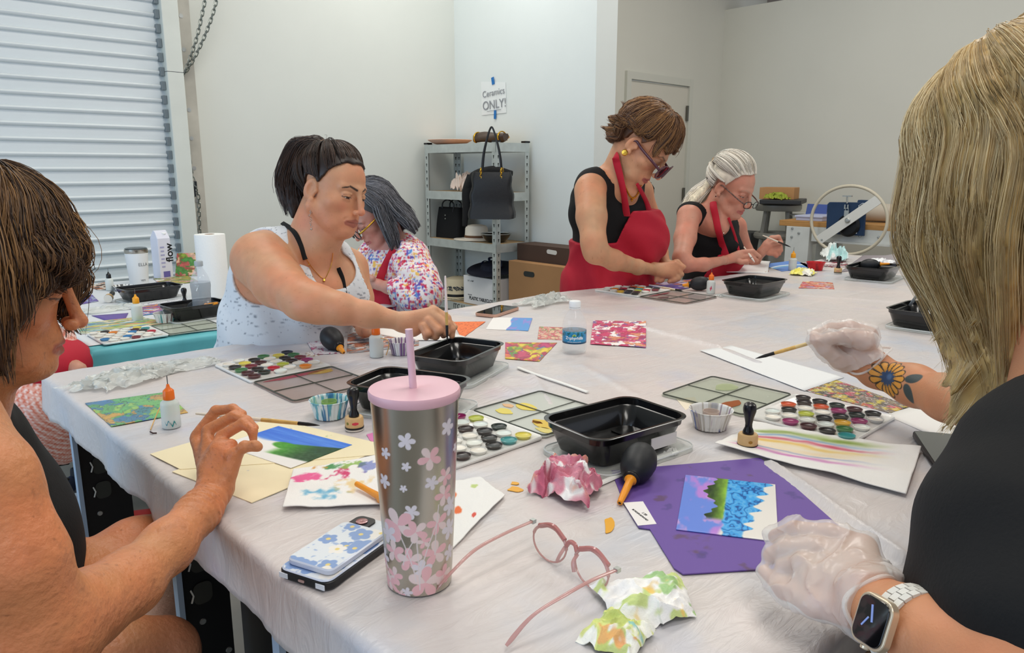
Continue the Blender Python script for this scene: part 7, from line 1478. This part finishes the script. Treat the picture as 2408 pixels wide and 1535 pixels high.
sm=bpy.data.materials.new('printed_steel'); sm.use_nodes=True; nt=sm.node_tree; N=nt.nodes; L=nt.links; bs=N['Principled BSDF']; a1=N.new('ShaderNodeVertexColor'); a1.layer_name='Col'; a2=N.new('ShaderNodeAttribute'); a2.attribute_name='Print'
L.new(a1.outputs[0],bs.inputs['Base Color']); iv=N.new('ShaderNodeMath'); iv.operation='SUBTRACT'; iv.inputs[0].default_value=1; L.new(a2.outputs['Fac'],iv.inputs[1]); L.new(iv.outputs[0],bs.inputs['Metallic']); mr=N.new('ShaderNodeMapRange'); mr.inputs['To Min'].default_value=.27; mr.inputs['To Max'].default_value=.6; L.new(a2.outputs['Fac'],mr.inputs[0]); L.new(mr.outputs[0],bs.inputs['Roughness']); N.new('ShaderNodeVertexColor').name='Color Attribute'
bo=MB().grid(G,col=colL).out('steel_body',sm,t,True,auto=0); at=bo.data.attributes.new('Print','FLOAT','POINT'); at.data.foreach_set('value',mk_)
MB().lathe([(0,0),(rb*.93,0),(rb*.99,.0015),(rb,.003)],64).out('base_rim',mat('steel_plain','b5b0a6',.25,1),t)
pk=mat('pink_lid','e0b2bd',.38); MB().lathe([(rt_,hb-.001),(rt_+.0018,hb+.001),(rt_+.0022,hb+.0075),(rt_+.001,hb+.0098),(rt_-.002,hb+.0102),(.006,hb+.0102),(.0045,hb+.0095),(0,hb+.009)],72).out('lid',pk,t,auto=50)
MB().tube([(0,0,hb-.02),(-.0035,.002,hb+.075)],.0041,18).out('straw',mat('pink_straw','e8c3cf',.35,alpha=.9),t)
# ---- spectacles lying on the cloth
t=thing('pink_spectacles','translucent pink spectacles standing open in front of the tumbler','glasses',(0,0,0)); pg=mat('pink_acetate','d09a94',.15,alpha=.66,spec=.8,coat=.4); pg2=mat('pink_acetate_dark','c4807c',.18,alpha=.88,coat=.4)
H1=P(1252,1216,TZ+.040); H2=P(1456,1333,TZ+.040); ex=(H2-H1); W_g=ex.length; ex.normalize(); ey=Vector((-ex.y,ex.x,0)); ey=ey if ey.dot(Vector((0,0,CAMH))-H1)<0 else -ey   # ey points away from the camera
ez=(Vector((0,0,1))+ey*.18).normalized(); k_=W_g/.140
def gp(x,z,y=0): return H1+ex*(x*k_)+ez*z+ey*y
for s,cx in ((0,.036),(1,.104)):
    q=[]; 
    for a in np.linspace(0,2*math.pi,48,endpoint=False):
        x=.0265*math.cos(a); z=(.0225 if math.sin(a)<0 else .0185)*math.sin(a); bow=-.004*((cx+x-.07)/.07)**2; q.append(gp(cx+x,-.0165+z,bow))
    rad=[.0021 if math.sin(a)>.1 else .0012 for a in np.linspace(0,2*math.pi,49)]; 
    o=MB().tube(q+[q[0]],rad,8,cap=False).out('lens_rim',pg2 if 0 else pg,t); c=sum(q,Vector())/len(q); MB().add([tuple(c)]+[tuple(x) for x in q],[(0,i+1,(i+1)%48+1) for i in range(48)]).out('lens',GLS,t,auto=0)
    MB().tube(cr([gp(cx+(-.024 if s else .024),-.012,.0),gp(cx+(-.0235 if s else .0235),-.020,-.006),gp(cx+(-.020 if s else .020),-.030,-.006)],5),.0028,8,flat=.5).out('nose_pad',pg,t)
MB().tube(cr([gp(.0615,-.010),gp(.066,-.0035),gp(.074,-.0035),gp(.0785,-.010)],6),.0028,8).out('bridge',pg2,t)
for s in (0,1): MB().tube(cr([gp(.036-.022 if not s else .104-.022,-.005),gp(.036 if not s else .104,.0035),gp(.036+.022 if not s else .104+.022,-.005)],6),.0028,8,flat=1.2).out('brow_bar',pg2,t)
for hp_,mid,bend,tip_,e in ((gp(.002,-.004),P(1118,1292,TZ+.034),P(1062,1345,TZ+.024),P(1026,1386,TZ+.005),0),(gp(.138,-.004),P(1330,1398,TZ+.036),P(1252,1448,TZ+.026),P(1190,1518,TZ+.005),1)):
    MB().tube(cr([hp_,hp_*.5+mid*.5+Vector((0,0,.002)),mid,bend,tip_],8),list(np.interp(np.linspace(0,1,33),[0,.08,.5,.7,.95,1],[.0028,.0026,.0027,.0022,.0032,.002])),10,flat=.5,up=(0,0,1)).out('temple_arm',pg,t); MB().box(tuple(hp_),(.006,.006,.005)).out('hinge',m_steel,t,False)
# ---- water bottle
def wraptext(s,parent,size,r,z,ang,m,bold=0,name='label_text'):
    o=text(s,parent,Matrix.Identity(4),size,m,name=name,bold=bold,ext=.00015); me=o.data; n=len(me.vertices); a=np.empty(n*3); me.vertices.foreach_get('co',a); a=a.reshape(-1,3); w=a[:,0].copy(); an=ang+w/r; h_=a[:,2]; v=np.stack([(r+.0004+h_)*np.cos(an),(r+.0004+h_)*np.sin(an),z+a[:,1]],1); me.vertices.foreach_set('co',v.ravel()); me.update(); return o
c=P(1350,829,TZ); t=thing('water_bottle','small clear water bottle with a blue label in the middle of the table','bottle',tuple(c)); PET=mat('pet_plastic','f4f8fa',.04,trans=.0,alpha=.20,spec=1.0); a=az_cam(c.x,c.y); r0=.0315
MB().lathe([(0,.003),(.012,.001),(.024,0),(.029,.003),(r0,.010),(r0,.024),(r0*.97,.026),(r0*.97,.062),(r0,.064),(r0,.072),(r0*.90,.088),(r0*.66,.103),(.014,.113),(.0125,.118),(.0125,.124)],48,rip=lambda t_,z: .03*np.sin(5*t_)*(1 if z<.012 else 0)).out('bottle_body',PET,t,auto=0)
MB().lathe([(0,.005),(.026,.005),(.0295,.012),(.0295,.068),(0,.068)],40).out('water',mat('water_fill','eef4f6',.05,alpha=.16),t,auto=40)
MB().lathe([(.0128,.120),(.0150,.121),(.0150,.134),(.0135,.136),(0,.136)],30).out('cap',mat('cap_white','eef0f0',.4),t,auto=50); MB().lathe([(.0128,.1165),(.0155,.117),(.0155,.1190),(.0128,.1195)],30).out('neck_ring',mat('cap_white'),t)
def lab(): 
    th=np.linspace(0,2*math.pi,160); z=np.linspace(.029,.061,40); A,Z=np.meshgrid(th,z,indexing='ij'); cc=full(A.shape,'2a8fc4'); cc=mixc(cc,H('12606a'),sst(.5,.62,fb(A*6,Z*160,seed=3))*sst(.045,.052,Z)); cc=mixc(cc,H('1a4a6a'),sst(.035,.031,Z)); cc=mixc(cc,H('8fd0e8'),sst(.057,.059,Z)*.4); d_=np.hypot(((A-a+math.pi)%(2*math.pi)-math.pi)*r0,(Z-.0505)*1.2); cc=mixc(cc,H('e8d860'),sst(.0052,.0046,d_)*(Z>.049)); cc=mixc(cc,H('4fa04a'),sst(.0036,.003,d_)*(Z>.049)); return MB().grid(np.stack([r0*.985*np.cos(A),r0*.985*np.sin(A),Z],-1),col=linA(cc))
lab().out('label',vm('label_film',rough=.3),t,auto=0)
wt=mat('label_white_ink','f4f8fa',.5); wraptext('Zephyrhills',t,.0105,r0*.985,.0445,a,wt,.0003); wraptext('NATURAL SPRING WATER',t,.0030,r0*.985,.0345,a,wt)
# ---- side table things
ZT=.7612
c=P(505,698,ZT); t=thing('paper_towel_roll','tall white paper towel roll standing on the side table','paper towel',tuple(c)); TW=mat('towel_white','eeeeea',.9,bump=.5,bscale=120)
MB().lathe([(.021,0),(.062,0),(.0635,.003),(.0635,.274),(.062,.277),(.021,.277)],56).out('towel_sheets',TW,t,auto=50); MB().lathe([(.0205,.0),(.0205,.277),(.019,.277),(.019,.0)],30).out('core',mat('kraft'),t)
c=P(328,668,ZT); t=thing('white_tumbler','white insulated tumbler with steel rim on the side table','tumbler',tuple(c)); a=az_cam(c.x,c.y)
MB().lathe([(0,0),(.040,0),(.042,.003),(.052,.155),(.0,.155)],48).out('tumbler_body',mat('powder_white','e6e8e8',.45),t,auto=50); MB().lathe([(.052,.154),(.0528,.156),(.0530,.172),(.050,.173),(.050,.158)],48).out('steel_rim',mat('steel_plain'),t,auto=50)
MB().lathe([(.050,.172),(.050,.178),(.046,.180),(.030,.176),(0,.176)],40).out('clear_lid',mat('smoke_lid','5a6468',.1,alpha=.6),t)
gt=mat('print_grey'); wraptext('ELLA',t,.022,.049,.10,a+.55,gt); wraptext('YETI',t,.012,.0435,.022,a+.45,gt,.0003)
c=P(385,652,ZT); t=thing('drink_carton','white drink carton with violet print beside the white tumbler','carton',tuple(c),R(12)); b=MB(); b.loft([ring(rr(.07,.07,.004,2),0),ring(rr(.07,.07,.004,2),.205),ring(rr(.066,.03,.003,2,0,.0),.235),ring(rr(.066,.008,.002,2,0,0),.245)]); b.out('carton_body',mat('carton_lavender','dfe0ec',.45),t,False)
MB().lathe([(.012,0),(.012,.012),(0,.013)],18,M=TR(.012,-.012,.222,25)).out('screw_cap',mat('cap_white'),t)
MB().box((.0,-.0356,.02),(.036,.0006,.03)).out('barcode',mat('violet_print','6a62a8',.5),t,False)
Mfc=Matrix.Translation((-.004,-.0357,.11))@Matrix.Rotation(R(90),4,'X'); text('flow',t,Matrix.Translation((.024,-.0357,.13))@Matrix.Rotation(R(90),4,'X')@Matrix.Rotation(R(90),4,'Z'),.055,mat('print_black'),name='carton_lettering',bold=.001)
for i,zz in enumerate((.16,.14,.12,.10,.08,.06)): MB().box((-.014,-.0357,zz),(.022-.004*(i%2),.0004,.008)).out('carton_print',mat('violet_pale','a9a8cc',.5),t,False)
t=thing('small_canvas','small floral canvas leaning behind the clear soda bottle','canvas',(0,0,0)); q=[P(412,650,ZT),P(476,648,ZT)]; a0,b0=[np.array(x) for x in q]; hgt=.115; back=np.array([.03,.03,0]); u,v=np.meshgrid(np.linspace(0,1,70),np.linspace(0,1,60),indexing='ij'); G=a0+(b0-a0)*u[...,None]+(np.array([0,0,hgt])+back)*v[...,None]+np.array([0,0,.003])
MB().grid(G,thick=.012,col=linA(blotch('d88a7a',['8fb83a','e0a08a','f0c8a8','7a8a3a','c85a5a','4fa04a'],4,.48,9,.05)(u,v))).out('canvas_panel',PAPER,t,False)
c=P(478,747,ZT); t=thing('soda_bottle','clear empty soda bottle with grey cap on the side table','bottle',tuple(c)); a=az_cam(c.x,c.y)
MB().lathe([(0,.004),(.014,.002),(.026,0),(.034,.006),(.036,.02),(.034,.055),(.0335,.09),(.036,.125),(.035,.14),(.027,.165),(.016,.185),(.013,.192),(.013,.203)],44,rip=lambda t_,z:.05*np.sin(5*t_)*(1 if z<.010 else 0)).out('bottle_body',mat('pet_grey','e4eaf0',.05,alpha=.30,spec=1),t,auto=0)
MB().lathe([(.0134,.198),(.0155,.199),(.0155,.215),(.014,.217),(0,.217)],24).out('cap',mat('grey_cap','a9b0b4',.4),t,auto=50); MB().lathe([(.0345,.10),(.0368,.125),(.0358,.138)],40).lathe([(.0338,.075),(.0345,.10)],40).out('label_print',mat('label_smoke','8f989e',.4,alpha=.45),t,auto=0)
wraptext('7',t,.03,.036,.118,a-.35,mat('label_white_ink')); 
container(350,672,5,'black food container at the back of the side table','clear lid under the container at the back of the side table',z=ZT,w=.24,d=.16)
container(455,711,5,'black food container with a tool inside, behind the soda bottle','clear lid under the container behind the soda bottle',z=ZT,w=.22,d=.15)
c=P(436,725,ZT+.01); blender(c.x,c.y,ZT+.014,'blending tool standing inside the side table container'); blower(tuple(P(462,722,ZT+.04)),tuple(P(512,712,ZT+.062)),.026,'rubber blower with amber nozzle inside the side table container')
paper('purple card half under the painted sheet on the side table','card',[(215,742),(302,736),(292,756),(262,758)],'6a569e',z=ZT,name='purple_card',nx=6,ny=6)
paper('purple card at the left end of the side table','card',[(178,706),(214,690),(232,708),(188,716)],blotch('6a569e',['b8c4e0'],4,.55,5,.05),z=ZT,name='purple_card',nx=30,ny=30)
paper('painted paper of yellow and green strokes along the side table front','painting',[(180,760),(330,745),(420,762),(190,786)],blotch('ece6da',['e0c070','7fb04a','e89a6a','6aa0c8','c8d080'],4,.53,15,.05,4),z=ZT+.0004,nx=100,ny=60)
paper('paper with pink and blue watercolour strokes behind the foil cup','painting',[(300,722),(395,712),(430,730),(330,742)],blotch('ece6e2',['d84a8a','4a8ac0','e8905a','8a5a9a'],4,.52,25,.05,3),z=ZT+.0004,nx=80,ny=50)
paper('brown and red painted paper by the shutter','painting',[(205,672),(250,663),(290,678),(230,682)],blotch('e6dccc',['a8502a','3a2a20','c87a4a'],4,.52,35,.05,3),z=ZT+.0004,nx=60,ny=40)
paper('printed white instruction sheet under the back container','paper',[(300,700),(420,690),(440,712),(310,722)],blotch('e8e8ea',['a8a8b8'],18,.66,5,.03,3),z=ZT+.0002,name='paper_sheet',nx=80,ny=40)
paper('pink and green art sheet behind the soda bottle','painting',[(360,655),(440,648),(470,662),(380,672)],blotch('e6e2dc',['d890b0','b8a84a','8a9a5a'],4,.52,65,.05,2),z=ZT+.0004,nx=60,ny=40)
gl(43,.22,.10,.020,262,728,0,'crumpled clear glove on the side table beside the purple card',z=ZT)
# folded white cloth in front of the grey-haired painter
o=crumple('n',7,.30,.22,.02,mat('white_napkin','e8eaec',.8),None,n=36,freq=1.2,thick=.002,fold=.15).out('white_napkin',mat('white_napkin'),None); put(o,905,712,ZT,10,'folded white napkin in front of the grey-haired painter','napkin')
# ---- under the table
def shoe(u,v,rz,c1,c2,label,z=0):
    c=P(u,v,z); t=thing('sneaker',label,'shoe',tuple(c),R(rz)); b=MB(); rings=[]
    for i,x in enumerate(np.linspace(-.13,.13,14)):
        w=.042*(1-.5*abs(x/.13)**4)*(1 if x<.06 else 1-.2*(x-.06)/.07); h=.03+ (.055 if x<-.02 else .055-.3*(x+.02)); h=max(.045,h); rings.append([(x,w*math.cos(a),max(.018,.018+h*(.5+.5*math.sin(a)))) for a in np.linspace(0,2*math.pi,16,endpoint=False)])
    b.loft(rings); b.out('shoe_upper',mat('shoe_'+c1,c1,.7),t); MB().prism([(x*1.04,y*1.1) for x,y in rr(.26,.085,.04)],0,.022).out('shoe_sole',mat('shoe_'+c2,c2,.6),t,bevel=.003)
    MB().box((.02,0,.062),(.06,.03,.012),M=TR(ry=18)).out('shoe_laces',mat('lace','d8dce0',.7),t,False,bevel=.003)
shoe(150,1180,60,'1f2c4e','c9ced6','navy sneaker with pale sole behind the first table leg'); shoe(172,1270,80,'2a4f9a','d0342a','blue and red sneaker low behind the table leg'); shoe(300,1262,20,'b8342e','2a4a80','red and blue sneaker between the table legs'); shoe(250,1130,10,'22262e','9aa0a8','dark sneaker under the side table')
# rough wooden stool at the near edge
wd_=stainmat('rough_wood','7a5a34',[('c8903a',.9),('e8e0d0',.7),('4a3220',.8)],22,.55,.6)
t=thing('wooden_stool','paint-stained wooden stool edge showing under the near table corner','stool',(0,0,0)); c=P(1960,1520,.80); t.location=(c.x+.02,c.y-.03,0)
MB().box((0,0,.785),(.10,.05,.04)).out('seat_board',wd_,t,False,bevel=.010); 
for x in (-.035,.035): MB().box((x,0,.38),(.03,.03,.77)).out('leg',wd_,t,False)
t=thing('wooden_chair','stained wooden chair rail behind the blonde painter\'s arm','chair',(0,0,0)); c=P(2160,1345,.80); t.location=(c.x+.02,c.y-.02,0)
MB().box((0,0,.79),(.14,.05,.05)).out('top_rail',wd_,t,False,bevel=.010)
for x in (-.05,.05): MB().box((x,0,.38),(.03,.03,.77)).out('leg',wd_,t,False)
# ================= tidy origins =================
def bbw(os_):
    lo=Vector((1e9,)*3); hi=-lo
    for o in os_:
        if o.type!='MESH' or not len(o.data.vertices): continue
        for c in o.bound_box:
            w=o.matrix_world@Vector(c)
            for i in range(3): lo[i]=min(lo[i],w[i]); hi[i]=max(hi[i],w[i])
    return lo,hi
bpy.context.view_layer.update()
for o in list(COL.objects):
    if o.type=='EMPTY' and o.parent is None and o.location.length<1e-6 and o.rotation_euler[2]==0:
        ds=[c for c in o.children_recursive]; lo,hi=bbw(ds)
        if lo.x>1e8: continue
        L_=Vector(((lo.x+hi.x)/2,(lo.y+hi.y)/2,lo.z)); o.location=L_
        for c in o.children: c.location=c.location-L_
for o in COL.objects:
    if o.type=='MESH' and o.parent is None and o.location.length<1e-6:
        lo,hi=bbw([o]); L_=Vector(((lo.x+hi.x)/2,(lo.y+hi.y)/2,lo.z)); o.data.transform(Matrix.Translation(-L_)); o.location=L_
        for c in o.children: c.location=c.location-L_
